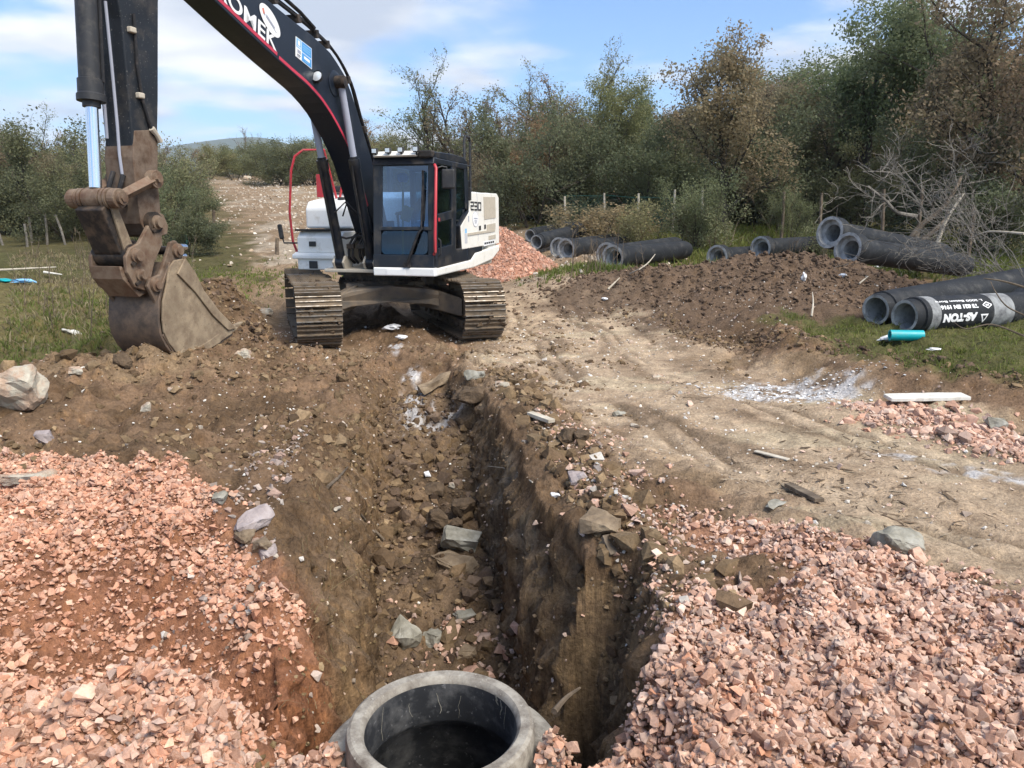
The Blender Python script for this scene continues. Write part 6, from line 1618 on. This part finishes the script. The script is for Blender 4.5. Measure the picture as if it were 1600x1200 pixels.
K['green'] = [proto(1, 8.2, O_TALL, 3, 19000, .115, .21, M['bark'], L_GREEN, tip=(1.2, .75)), proto(2, 7.8, O_TREE, 3, 19000, .115, .21, M['bark'], L_GREEN, tip=(1.2, .8))]
K['oak'] = [proto(3, 6.6, O_TREE, 3, 15000, .10, .18, M['bark'], L_BROWN), proto(4, 6.2, O_TREE, 3, 14000, .10, .18, M['bark'], L_BROWN)]
K['rust'] = [proto(5, 6.6, O_TREE, 3, 12500, .10, .18, M['bark'], L_RUST), proto(6, 7, O_TALL, 3, 12000, .10, .17, M['bark'], L_RUST)]
K['sparse'] = [proto(7, 6.2, O_SPARSE, 3, 4600, .105, .12, M['bark'], L_RUST, stems=2, lean=.12, tip=(1.3, .7)), proto(8, 6.4, O_SPARSE, 3, 5200, .105, .12, M['bark'], L_OLIVE, stems=2, lean=.12, tip=(1.2, .7))]
K['dark'] = [proto(9, 2.9, O_SHRUB, 3, 14000, .080, .14, M['bark'], L_DARK, stems=4, lean=.5, r0=.035), proto(10, 3.8, O_SHRUB, 3, 16000, .09, .16, M['bark'], L_DARK, stems=4, lean=.4, r0=.04)]
K['willow'] = [proto(11, 4.0, O_WILLOW, 3, 12000, .085, .14, M['bark'], L_OLIVE, stems=5, lean=.42, r0=.035), proto(12, 3.4, O_WILLOW, 3, 10500, .085, .13, M['bark'], L_GREEN, stems=5, lean=.45, r0=.03)]
K['scrub'] = [proto(13, 1.5, O_SHRUB, 2, 4200, .06, .10, M['dead_wood'], L_OLIVE, stems=6, lean=.7, r0=.015), proto(14, 1.2, O_SHRUB, 2, 3600, .06, .09, M['dead_wood'], L_BROWN, stems=6, lean=.8, r0=.012)]
K['bare'] = [proto(15, 3.6, O_BARE, 3, 0, .1, .1, M['bark_grey'], None, stems=4, lean=.6, r0=.012), proto(16, 7.5, O_SPARSE, 3, 0, .1, .1, M['bark_grey'], None, stems=1)]
K['conifer'] = [proto(17, 5.5, dict(bend=.05, up=-.01, kids=[22, 5], first=.15, ang=(62, 88), len=.26), 2, 9000, .11, .12, M['bark'], L_DARK)]
NAMES = dict(green='leafy_tree', oak='oak_tree', rust='oak_tree', sparse='thin_tree', dark='evergreen_shrub', willow='willow_shrub', scrub='low_scrub', bare='bare_shrub', conifer='conifer_tree')
_vr = random.Random(77)
def plant(kind, px, depth, scale, label, group=None, sx=1.0, var=None, py=None, sinkz=0.0, name=None):
    r = ray(px, py if py is not None else 340); x, y = r[0] * depth, depth
    z = ground_z(x, y) - sinkz
    w, c = K[kind][_vr.randrange(len(K[kind])) if var is None else var]
    root = empty(name or NAMES[kind], (x, y, z), _vr.uniform(0, 6.28)); root.scale = (scale * sx, scale * sx, scale)
    tag(root, label, 'shrub' if kind in ('dark', 'willow', 'scrub') else 'tree', group)
    link('trunk', w, root)
    if c is not None: link('crown', c, root)
    return root
# right-hand wood, front row: trees one can point at
plant('oak', 1125, 27.5, 1.0, 'broad brown leaved oak in the middle of the wood, behind the pipes', sx=1.05, var=0)
plant('green', 1340, 30, 1.15, 'tallest green tree of the wood, above the raised pipes', var=0)
plant('green', 1450, 28, 1.05, 'tall green tree right of the tallest one', var=1)
plant('rust', 1530, 25, 1.15, 'tall rusty leaved tree at the right edge of the picture', var=1)
plant('rust', 1640, 23, 1.1, 'rusty tree cut off by the right edge', var=0)
plant('oak', 1290, 33, 1.05, 'yellowish brown tree between the big oak and the tallest green tree', var=1)
plant('green', 960, 33, .70, 'rounded green tree left of the big oak, against the sky', var=1)
plant('sparse', 915, 35, .86, 'thin tree with open top left of the rounded green tree', var=1)
plant('sparse', 800, 38, .82, 'thin brownish tree with see-through top above the rear handrail', var=0)
plant('sparse', 735, 39, .96, 'tall thin tree above the excavator cab', var=0)
plant('sparse', 690, 40, .92, 'thin bushy topped tree left of the tall thin one', var=1)
plant('sparse', 850, 37, .84, 'thin tree between the handrail and the gravel pile', var=0)
plant('willow', 590, 40, .9, 'pale green shrub beside the bend of the boom', var=0)
plant('willow', 640, 42, .95, 'pale green shrub behind the cab roof', var=1)
plant('oak', 770, 34, .62, 'low golden brown tree right of the cab', var=1)
plant('rust', 860, 34, .70, 'low rusty tree right of the white engine house', var=0)
plant('dark', 830, 31, 1.15, 'dark evergreen shrub behind the gravel pile', var=1)
plant('dark', 900, 31.5, 1.1, 'dark evergreen shrub behind the farthest pipes', var=0)
plant('dark', 1000, 30, 1.0, 'dark evergreen shrub by the green netting', var=1)
plant('willow', 1075, 23.5, .62, 'grey green shrub in front of the green netting', var=1)
plant('dark', 1210, 29, 1.2, 'dark evergreen shrub right of the big oak', var=1)
plant('dark', 1330, 28, 1.05, 'dark evergreen shrub behind the raised pipes', var=0)
plant('dark', 1430, 26, 1.0, 'dark evergreen shrub behind the fallen branch', var=1)
plant('dark', 1540, 23.5, 1.0, 'dark evergreen shrub behind the bare thicket', var=0)
plant('willow', 1225, 25, .40, 'small grey green bush before the fence post', var=0)
plant('scrub', 905, 27, 1.1, 'brown scrub heap behind the clean dark pipes', var=1, sx=1.6)
plant('scrub', 960, 25.5, 1.2, 'brown scrub left of the netting post', var=1, sx=1.7)
plant('scrub', 1010, 24.5, .9, 'low green scrub behind the middle pipes', var=0, sx=1.4)
plant('scrub', 1110, 23.5, .9, 'low scrub behind the half buried pipe', var=0, sx=1.5)
plant('scrub', 1290, 22.0, .6, 'low green scrub behind the raised pipe bells', var=0, sx=1.5)
plant('bare', 1600, 13.4, .98, 'grey leafless thicket at the right edge, over the lettered pipe', var=0, sx=1.1)
plant('bare', 1640, 11.6, .72, 'grey leafless thicket hanging in from the right edge', var=0, sx=1.2)
SECT = [(640, 'behind the bend of the boom'), (740, 'above the cab'), (840, 'above the engine house'), (930, 'above the gravel pile'), (1040, 'above the middle pipes'), (1180, 'behind the brown oak'),
        (1300, 'above the half buried pipes'), (1420, 'above the raised pipes'), (1530, 'above the fallen branch'), (9999, 'behind the grey thicket')]
KIND_WORD = dict(green='green tree', oak='brownish tree', rust='rusty tree', sparse='thin twiggy tree', willow='pale green shrub', dark='dark undergrowth shrub')
ORD = ['first', 'second', 'third', 'fourth', 'fifth', 'sixth', 'seventh', 'eighth', 'ninth', 'tenth', 'eleventh', 'twelfth']
def rows(items, where, group):
    """Plant a row and say of each one which it is: kind, the landmark it stands over, its turn from the left."""
    items = sorted(items, key=lambda t: t[1]); tot = {}; seen = {}
    for it in items: k = (it[0], where(it[1])); tot[k] = tot.get(k, 0) + 1
    for kd, px, d, sc, sx in items:
        k = (kd, where(px)); n = seen.get(k, 0); seen[k] = n + 1
        lab = KIND_WORD[kd] + ' in back row ' + k[1] if tot[k] == 1 else ORD[n] + ' ' + KIND_WORD[kd] + ' from left in back row ' + k[1]
        plant(kd, px, d, sc, lab, group, sx)
def sector_u(px): return sector(px) + ', low'
def sector(px): return next(n for lim, n in SECT if px < lim)
its = []
for i in range(48):
    px = 560 + 1150 * (i + _vr.random()) / 48
    d = _vr.uniform(37, 45) + (6 if px < 780 else 0)
    kd = _vr.choice(['green', 'oak', 'green', 'rust', 'oak'] if px > 960 else ['sparse', 'rust', 'willow', 'oak'])
    lim = np.interp(px, [560, 640, 700, 800, 900, 1000, 1100, 1200, 1300], [.55, .56, .62, .60, .74, .80, .92, 1.02, 1.12])
    its.append((kd, px, d, _vr.uniform(.85, 1.0) * lim * (1.25 if kd in ('sparse', 'willow') else .95), 1.3))
rows(its, sector, 'back row trees of the wood')
its = [('dark', 640 + 1060 * (i + _vr.random()) / 26, _vr.uniform(32, 36.5), _vr.uniform(.8, 1.15), 1.2) for i in range(26)]
its = [(('rust' if i % 3 == 0 else ('oak' if i % 3 == 1 else k_)), px_i, d_i, sc_i * (.42 if i % 3 < 2 else 1.0), sx_i * (1.15 if i % 3 < 2 else 1.0)) if px_i < 900 else (k_, px_i, d_i, sc_i, sx_i) for i, (k_, px_i, d_i, sc_i, sx_i) in enumerate(its)]
rows(its, sector_u, 'undergrowth of the wood')
# left-hand wood beyond the field
plant('rust', 20, 31, .50, 'reddish leaved tree at the left edge, above the field', var=1)
plant('sparse', 75, 31, .50, 'thin twiggy tree left of the bucket cylinder', var=0)
plant('sparse', 128, 32, .52, 'thin twiggy tree right behind the chrome rod', var=1)
plant('oak', 100, 28, .42, 'low olive brown tree behind the fence posts', var=0)
plant('willow', 170, 27, .72, 'green shrub behind the dipper arm', var=0)
plant('willow', 268, 24.5, .78, 'big pale green willow shrub right of the dipper arm', var=0, sx=1.0)
plant('willow', 305, 27, .62, 'green willow shrub left of the cleared slope', var=1, sx=1.1)
plant('willow', 250, 22.5, .62, 'yellow green shrub above the bucket', var=1)
plant('dark', 298, 22.5, .5, 'dark shrub by the green plastic sheet', var=0)
plant('dark', 20, 28, .95, 'dark shrub at the left end of the fence posts', var=0)
plant('dark', 120, 26.5, .62, 'dark low shrub behind the middle fence posts', var=1)
plant('dark', 60, 29, 1.05, 'dark shrub behind the leaning fence post', var=1)
def sector_l(px): return 'at the left edge' if px < 30 else ('left of the chrome rod' if px < 130 else ('behind the dipper arm' if px < 250 else 'right of the dipper arm'))
rows([(_vr.choice(['oak', 'rust', 'sparse', 'sparse', 'willow']), -60 + 380 * (i + _vr.random()) / 15, _vr.uniform(33, 40), _vr.uniform(.40, .50), 1.15) for i in range(15)], sector_l, 'back row trees beyond the field')
rows([('dark', -60 + 360 * (i + _vr.random()) / 12, _vr.uniform(29, 33), _vr.uniform(.55, .8), 1.2) for i in range(12)], sector_l, 'undergrowth beyond the field')
def sector_c(px): return 'on the crest, left of handrail' if px < 450 else 'on the crest behind the boom'
rows([(_vr.choice(['dark', 'willow', 'willow', 'dark']), 335 + 270 * (i + _vr.random()) / 18, _vr.uniform(66, 84) + (0 if i < 7 else -12), _vr.uniform(.6, .95), 1.4) for i in range(18)], sector_c, 'shrubs on the crest of the slope')
plant('bare', 401, 92, .85, 'bare round topped tree alone on the crest', var=1, name='bare_tree')
plant('conifer', 384, 90, .72, 'dark narrow conifer left of the bare tree on the crest', var=0)
plant('sparse', 420, 92, .62, 'brownish tree right of the bare tree on the crest', var=1)

# fallen dead tree between the raised pipes and the fence: dark crossing limbs, pale broken ones, many twigs
FB = at(1425, 390, 18.0); FB.z = ground_z(FB.x, FB.y)
fall = empty('fallen_tree', FB); tag(fall, 'dead fallen tree with dark crossing limbs and pale broken branches behind the raised pipes', 'dead tree')
DB = 18.0
def limb_part(name, px, rad, mat):
    c = catmull([at(a_, b_, DB + dd) - FB for a_, b_, dd in px], 5); k = len(c); m = MB()
    m.tube(c, [rad * (1 - .55 * i / (k - 1)) for i in range(k)], 7); return m.build(name, M[mat], fall, 0, True), c
_l = [limb_part('limb', [(1412, 388, .2), (1440, 352, .1), (1468, 330, 0), (1490, 300, -.1), (1502, 276, -.1)], .075, 'dead_wood'), limb_part('limb', [(1424, 390, -.1), (1462, 358, .0), (1480, 336, .2), (1476, 300, .3)], .06, 'dead_wood'),
      limb_part('limb', [(1432, 338, .2), (1402, 332, .1), (1384, 314, 0), (1356, 291, -.1)], .055, 'bark_grey'), limb_part('limb', [(1450, 342, .3), (1425, 302, .2), (1398, 272, .1), (1348, 268, .0)], .03, 'bark_grey'),
      limb_part('limb', [(1462, 390, -.3), (1478, 345, -.4), (1506, 302, -.5)], .05, 'pale_wood'), limb_part('limb', [(1470, 340, .2), (1440, 300, .1), (1402, 254, 0)], .025, 'bark_grey')]
tw = Tree(44)
for o_, c in _l:
    for k in range(9):
        q = Vector(c[tw.rg.randrange(len(c) // 3, len(c))]); d_ = Vector((tw.rg.gauss(0, 1), tw.rg.gauss(0, .5), tw.rg.gauss(.3, .7))).normalized()
        tw.limb(q, d_, tw.rg.uniform(.4, .9), .014, 1, 2, dict(bend=.18, up=.0, kids=[4, 4], first=.2, ang=(25, 60), len=.55))
w, _ = tw.meshes(0, .1, .1, M['bark_grey'], None)
link('twigs', w, fall)
stick('branch', 'long pale twig reaching from the thicket over the grass', [at(1600, 365, 12.0), at(1545, 362, 12.4), at(1518, 372, 12.8)], .022, 'pale_wood', 'branch')
stick('branch', 'bare branch drooping onto the lettered pipe', [at(1620, 455, 9.0), at(1570, 440, 9.1), at(1537, 435, 9.2)], .016, 'dead_wood', 'branch')
stick('branch', 'thin curved twig in front of the lettered pipe', [at(1600, 525, 8.7), at(1550, 507, 8.8), at(1510, 514, 8.9), at(1490, 503, 9.0)], .012, 'dead_wood', 'branch')
stick('branch', 'second thin twig crossing the lettered pipe', [at(1620, 500, 8.6), at(1575, 480, 8.7), at(1555, 455, 8.9), at(1548, 440, 9.0)], .010, 'dead_wood', 'branch')

# ------------------------------------------------------------------ fences
def fence(label, posts, net=None, mat='dead_wood', rad=.06):
    """POSTS: (x, y, height, lean); NET: height of plastic netting hung between them."""
    x0, y0 = posts[0][0], posts[0][1]; z0 = ground_z(x0, y0)
    root = empty('fence', (x0, y0, z0)); tag(root, label, 'fence')
    tops = []
    for (x, y, h, ln) in posts:
        z = ground_z(x, y); m = MB(); b = Vector((x - x0, y - y0, z - z0)); rg_ = random.Random(int(x * 31))
        m.tube([b - Vector((0, 0, .15)), b + Vector((ln * h * .5 + .02, 0, h * .5)), b + Vector((ln * h, 0, h))], [rad, rad * .95, rad * .85], 7); m.build('post', M[mat], root)
        tops.append((b, h))
    if net:
        m = MB()
        for (a, ha), (b, hb) in zip(tops[:-1], tops[1:]):
            d = b - a; n = max(2, int(d.length / .11)); t = .006
            u = d.normalized()
            for k in range(n + 1):
                for sl in (-1, 1):
                    s0 = k / n; s1 = s0 + sl * (net * .9) / d.length
                    if not 0 <= s1 <= 1: 
                        sc = ((1 if s1 > 1 else 0) - s0) / (s1 - s0) if s1 != s0 else 0; s1 = min(1, max(0, s1))
                    else: sc = 1
                    if sc < .05: continue
                    p0 = a + d * s0 + Vector((0, 0, .08)); p1 = a + d * s1 + Vector((0, 0, .08 + net * sc))
                    w_ = u * t; m.add([p0 - w_, p0 + w_, p1 + w_, p1 - w_], [(0, 1, 2, 3)])
            for z in (.08, .08 + net): m.tube([a + Vector((0, 0, z)), b + Vector((0, 0, z - .04))], .008, 4)
        m.build('netting', M['net'], root)
    return root
def gp(px, d): r = ray(px, 345); return r[0] * d, d
fence('fence of dark green netting on posts behind the middle pipes', [(*gp(880, 29), 1.2, 0), (*gp(940, 28.5), 1.3, 0), (*gp(992, 27.5), 1.35, .0), (*gp(1045, 27.5), 1.5, .03), (*gp(1090, 27), 1.6, -.02)], 1.15, 'pale_wood', .045)
fence('row of weathered wooden fence posts behind the raised pipes', [(*gp(1213, 24.5), 1.7, .0), (*gp(1270, 23.5), 1.75, .0), (*gp(1368, 22), 1.9, -.04), (*gp(1420, 20.5), 2.0, .02), (*gp(1503, 19.5), 1.6, .0)], None, 'dead_wood', .05)
fence('row of leaning pale fence posts beyond the weedy field', [(*gp(18, 25.5), .95, -.3), (*gp(54, 25), .75, 0), (*gp(62, 26), .85, .0), (*gp(85, 25.5), 1.0, .05), (*gp(114, 25.5), .95, -.25)], None, 'bark_grey', .04)
# green plastic sheet hung on stakes, seen past the bucket
p = hit(276, 384)
m = MB(); n_ = 18
vs = []
for k in range(n_ + 1):
    t = k / n_; xx = -.38 + .76 * t
    for j in range(7):
        s = j / 6; vs.append((xx * (1 - .18 * s), .06 * math.sin(t * 13) + .04 * math.sin(t * 31 + s * 3), s * (.98 + .05 * math.sin(t * 5))))
m.add(vs, [(k * 7 + j, (k + 1) * 7 + j, (k + 1) * 7 + j + 1, k * 7 + j + 1) for k in range(n_) for j in range(6)])
o = m.build('sheet_cloth', M['sheet'], None, 0, True)
sd_ = o.modifiers.new('thick', 'SOLIDIFY'); sd_.thickness = .006
root = empty('plastic_sheet', p); tag(root, 'green plastic sheet hung on stakes right behind the bucket', 'sheet'); o.parent = root
for sx in (-.36, .02, .37):
    m = MB(); m.tube([(sx, .08, -.1), (sx * .85, .08, 1.05)], .025, 6); m.build('stake', M['dead_wood'], root)

# ------------------------------------------------------------------ grass and weeds
def blades(name, label, seed, n, fx, hmed, mat, w=.006, lean=.35, tuft=1):
    nr = np.random.RandomState(seed); x, y = fx(nr, n)
    if tuft > 1:
        x = np.repeat(x, tuft) + nr.normal(size=len(x) * tuft) * .03; y = np.repeat(y, tuft) + nr.normal(size=len(y) * tuft) * .03
    n = len(x); z = height(x, y) - .01
    h = hmed * np.exp(nr.normal(size=n) * .35); a = nr.uniform(0, 6.283, n); ln = np.abs(nr.normal(size=n)) * lean
    dx, dy = np.cos(a), np.sin(a); b = nr.uniform(0, 6.283, n); wx, wy = np.cos(b) * w, np.sin(b) * w
    p = np.stack([x, y, z], -1); wv = np.stack([wx, wy, 0 * wx], -1)
    mid = p + np.stack([dx * ln * h * .35, dy * ln * h * .35, h * .6], -1); tip = p + np.stack([dx * ln * h, dy * ln * h, h], -1)
    v = np.stack([p - wv, p + wv, mid + wv * .8, mid - wv * .8, tip], 1).reshape(-1, 3)
    i = np.arange(n)[:, None] * 5
    f = np.concatenate([i + np.array([[0, 1, 2]]), i + np.array([[0, 2, 3]]), i + np.array([[3, 2, 4]])])
    g = vnoise(x * .7, y * .7, 9) + .5
    tone = np.clip(.6 * g + .4 * nr.rand(n), 0, 1)
    return tag(link(name, np_mesh(name, v, f, mat, tone=np.tile(tone, 3))), label, kind='stuff')
def in_poly(poly, m=.0, nz=.4):
    xs = [q[0] for q in poly]; ys = [q[1] for q in poly]
    def fx(nr, n):
        x = nr.uniform(max(min(xs), -16), min(max(xs), 13), n); y = nr.uniform(min(ys), max(ys), n)
        k = sdpoly(x, y, poly) + fbm(x, y, 1.3, 4, 31) * .8 + nr.normal(size=n) * .08 < m; k &= nr.rand(n) < .45 + .55 * sstep(-.2, .15, fbm(x, y, 1.1, 3, 141)); return x[k], y[k]
    return fx
blades('grass', 'short green grass round the turquoise pipe piece', 261, 9000, in_poly(GRASS_R, .02), .055, M['grass'], .005, .8, 5)
def f_field(nr, n):
    x = nr.uniform(-16, -3.6, n); y = nr.uniform(7.2, 15.5, n); k = sdpoly(x, y, FIELD_L) + nr.normal(size=n) * .12 < .05; k &= x > -.62 * y - .5; return x[k], y[k]
blades('grass', 'green grass at the near side of the weedy field', 263, 8000, f_field, .075, M['grass'], .007, .9, 5)
def f_field2(nr, n):
    x = nr.uniform(-18, -4.2, n); y = nr.uniform(9.5, 24, n); k = (sdpoly(x, y, FIELD_L) < -.2) & (x > -.62 * y - .5); return x[k], y[k]
blades('weeds', 'tall dry weeds filling the field on the left', 265, 6000, f_field2, .09, M['weed'], .011, .75, 5)
def f_mead(nr, n):
    x = nr.uniform(-3, 16, n); y = nr.uniform(17.0, 30, n); r_, g_, fl_, me_, hs_, hp_ = zone_masks(x, y); k = (me_ > .5) & (x < .72 * y + 1); return x[k], y[k]
blades('grass', 'green and brown grass along the foot of the wood', 267, 9000, f_mead, .15, M['grass'], .012, .6, 4)
def f_mid2(nr, n):
    x = nr.normal(2.6, .9, n) ; y = nr.normal(17.6, .8, n); return x, y
blades('grass', 'green grass patch in front of the middle pipes', 269, 1800, f_mid2, .10, M['grass'], .010, .7, 5)
def f_left3(nr, n):
    x = nr.normal(-6.2, .9, n); y = nr.normal(17.0, 2.0, n); return x, y
blades('grass', 'bright green grass behind the bucket', 271, 900, f_left3, .06, M['grass'], .012, .7, 4)
def f_fuzz(nr, n):
    y = nr.uniform(2.9, 7.0, n); x = trench_x(y) - nr.uniform(.5, .8, n); return x, y
blades('root_hairs', 'pale root hairs hanging on the left trench wall', 273, 500, f_fuzz, .05, M['weed'], .0016, 1.8, 1)
# dark stalks standing in the field and reeds before the pipes
def stalks(name, label, seed, n, fx, hmed):
    nr = np.random.RandomState(seed); x, y = fx(nr, n); z = height(x, y); m = MB(); rg = random.Random(seed)
    for a, b, c in zip(x, y, z):
        h = hmed * rg.uniform(.6, 1.3); l1, l2 = rg.uniform(-.2, .2), rg.uniform(-.2, .2)
        m.tube([(a, b, c), (a + l1 * h * .4, b + l2 * h * .4, c + h * .5), (a + l1 * h, b + l2 * h, c + h)], [.008, .006, .003], 4)
        for k in range(4):
            t = rg.uniform(.35, .95); q = Vector((a + l1 * h * t, b + l2 * h * t, c + h * t)); m.tube([q, q + Vector((rg.uniform(-.12, .12), rg.uniform(-.12, .12), rg.uniform(.06, .18)))], [.005, .002], 3)
    return tag(m.build(name, M['dead_wood'], None), label, kind='stuff')
stalks('weeds', 'dark dry weed stalks standing in the field', 275, 170, f_field2, .75)
def f_reed(nr, n): 
    x = np.concatenate([nr.normal(1.9, .35, n // 2), nr.normal(6.5, .7, n - n // 2)]); y = np.concatenate([nr.normal(16.3, .4, n // 2), nr.normal(18.6, .5, n - n // 2)]); return x, y
stalks('weeds', 'thin pale reeds before the middle pipes', 277, 40, f_reed, .75)

# ------------------------------------------------------------------ operator in the cab
def person():
    root = Matrix.Translation(EXC.location) @ Matrix.Rotation(R(-16), 4, 'Z')
    def skin(name, joints, bones, mat, parent, sub=2):
        me = bpy.data.meshes.new(name); me.from_pydata([j[0] for j in joints], bones, []); me.update()
        o = bpy.data.objects.new(name, me); C0.objects.link(o)
        md = o.modifiers.new('skin', 'SKIN'); md.use_smooth_shade = True
        if not me.skin_vertices: me.skin_vertices.new() if hasattr(me.skin_vertices, 'new') else None
        for i, j in enumerate(joints):
            sv = me.skin_vertices[0].data[i]; sv.radius = (j[1], j[1] if len(j) < 3 else j[2]); sv.use_root = (i == 0)
        s = o.modifiers.new('sub', 'SUBSURF'); s.levels = sub; s.render_levels = sub
        me.materials.append(mat); o.parent = parent
        return o
    E = empty('person', root @ P3(.93, .02, 1.52)); E.rotation_euler = (0, 0, R(-16)); tag(E, 'operator in a brown jacket seated in the cab, hands on the levers', 'person')
    o_ = P3(.93, .02, 1.52)
    def q(l, r, z): return tuple(P3(l, r, z) - o_)
    J = [(q(.93, .02, 1.60), .15, .12), (q(.93, -.02, 1.78), .145, .115), (q(.93, -.04, 1.97), .17, .11), (q(.93, -.03, 2.08), .075), (q(.93, .0, 2.15), .058),
         (q(.74, -.03, 2.02), .075), (q(.66, .14, 1.83), .056), (q(.64, .40, 1.80), .046), (q(.635, .56, 1.84), .036),
         (q(1.12, -.03, 2.02), .075), (q(1.21, .14, 1.83), .056), (q(1.225, .40, 1.79), .046), (q(1.22, .56, 1.83), .036)]
    jk = skin('jacket', J, [(0, 1), (1, 2), (2, 3), (3, 4), (2, 5), (5, 6), (6, 7), (7, 8), (2, 9), (9, 10), (10, 11), (11, 12)], M['jacket'], E)
    T = [(q(.93, .0, 1.58), .14, .11), (q(.83, .08, 1.58), .10), (q(.80, .48, 1.60), .075), (q(.80, .58, 1.30), .055), (q(.80, .56, 1.14), .045), (q(.80, .68, 1.13), .04), (q(1.03, .08, 1.58), .10), (q(1.06, .48, 1.60), .075), (q(1.06, .58, 1.30), .055), (q(1.06, .56, 1.14), .045), (q(1.06, .68, 1.13), .04)]
    skin('trousers', T, [(0, 1), (1, 2), (2, 3), (3, 4), (4, 5), (0, 6), (6, 7), (7, 8), (8, 9), (9, 10)], M['trousers'], E)
    H = [(q(.93, .0, 2.12), .052), (q(.93, .02, 2.20), .066, .075), (q(.93, .035, 2.27), .078, .095), (q(.93, .02, 2.345), .062, .075), (q(.93, .125, 2.245), .014), (q(.855, .02, 2.25), .016), (q(1.005, .02, 2.25), .016)]
    hd = skin('head', H, [(0, 1), (1, 2), (2, 3), (2, 4), (2, 5), (2, 6)], M['skin'], E)
    skin('hair', [(q(.93, -.03, 2.26), .07, .06), (q(.93, -.02, 2.33), .076, .085), (q(.93, .02, 2.375), .06, .07)], [(0, 1), (1, 2)], M['hair'], hd)
    for s in (-1, 1):
        m = MB(); m.lathe([(0, -.008), (.009, 0), (0, .008)], 8, Matrix.Translation(Vector(q(.93 + s * .03, .118, 2.265)))); m.build('eye', M['letter_dark'], hd)
    m = MB(); m.box(q(.93, .115, 2.19), (.045, .012, .008)); m.build('mouth', M['red_paint'], hd)
    for s, l in ((-1, .635), (1, 1.22)):
        wj = Vector(q(l, .57, 1.84)); HJ = [(tuple(wj), .03, .022), (tuple(wj + Vector((0, -.06, .0))), .036, .02)]; B = [(0, 1)]
        for k in range(4):
            b = wj + Vector(((k - 1.5) * .018, -.075, .0)); i = len(HJ); L_ = (.05, .056, .053, .042)[k]
            HJ += [(tuple(b), .010), (tuple(b + Vector((0, -L_ * .55, -.006))), .0095), (tuple(b + Vector((0, -L_ * .6, -.04))), .008)]; B += [(1, i), (i, i + 1), (i + 1, i + 2)]
        i = len(HJ); HJ += [(tuple(wj + Vector((-s * .035, -.03, -.01))), .012), (tuple(wj + Vector((-s * .045, -.065, -.025))), .010)]; B += [(0, i), (i, i + 1)]
        skin('hand', HJ, B, M['skin'], E, 1)
person()
# survey pole with a receiver leaning in the cab window
Tm = Matrix.Translation(EXC.location) @ Matrix.Rotation(R(-16), 4, 'Z')
SP = empty('survey_pole', Tm @ P3(.76, .80, 1.10)); SP.rotation_euler = (0, 0, R(-16)); tag(SP, 'yellow survey pole with a blue receiver standing behind the windscreen', 'survey pole')
m = MB(); m.tube([(0, 0, 0), (.02, 0, .62), (.035, .01, 1.20)], .016, 10); m.build('pole', M['yellow'], SP)
m = MB(); m.lathe([(0, 1.18), (.06, 1.18), (.085, 1.22), (.085, 1.27), (.05, 1.30), (0, 1.305)], 20, Matrix.Translation((.035, .01, 0))); m.build('receiver', M['sign_mid'], SP, 0, True)
m = MB(); m.box((.10, -.03, .72), (.16, .05, .22), (0, R(20), 0)); m.build('controller', M['yellow'], SP, .02)

# ------------------------------------------------------------------ far mountain
xs = np.linspace(-2600, 400, 90); ys = np.linspace(2600, 3600, 24)
XX, YY = np.meshgrid(xs, ys)
ridge = 285 * np.exp(-((XX + 1000) / 620) ** 2) + 130 * np.exp(-((XX + 1900) / 500) ** 2) + 60
ZZ = ridge * np.sin(np.pi * np.clip((YY - 2600) / 1000, 0, 1)) ** .8 + 20 * fbm(XX, YY, .006, 3, 151) - 30
idx = np.arange(XX.size).reshape(XX.shape)
me = np_mesh('mountain', np.stack([XX, YY, ZZ], -1).reshape(-1, 3), np.stack([idx[:-1, :-1], idx[:-1, 1:], idx[1:, 1:], idx[1:, :-1]], -1).reshape(-1, 4), rock_mat('far_forest', [(.03, .05, .025), (.05, .07, .03), (.07, .085, .04)], .02, .95, .5), smooth=True)
tag(link('mountain', me), 'low blue mountain ridge on the horizon', 'mountain', kind='structure')

# ------------------------------------------------------------------ the air: thin haze that turns the far mountain blue
m = MB(); m.box((0, 2050, 180), (8200, 4300, 500)); hz = m.build('haze', M['soil'], None)
hm = bpy.data.materials.new('thin_haze'); hm.use_nodes = True; hm.node_tree.nodes.clear()
ho = hm.node_tree.nodes.new('ShaderNodeOutputMaterial'); hv = hm.node_tree.nodes.new('ShaderNodeVolumePrincipled')
hv.inputs['Color'].default_value = (.80, .88, 1.0, 1); hv.inputs['Density'].default_value = .0002; hv.inputs['Anisotropy'].default_value = .1
hm.node_tree.links.new(hv.outputs[0], ho.inputs['Volume'])
hz.data.materials.clear(); hz.data.materials.append(hm); tag(hz, kind='stuff')
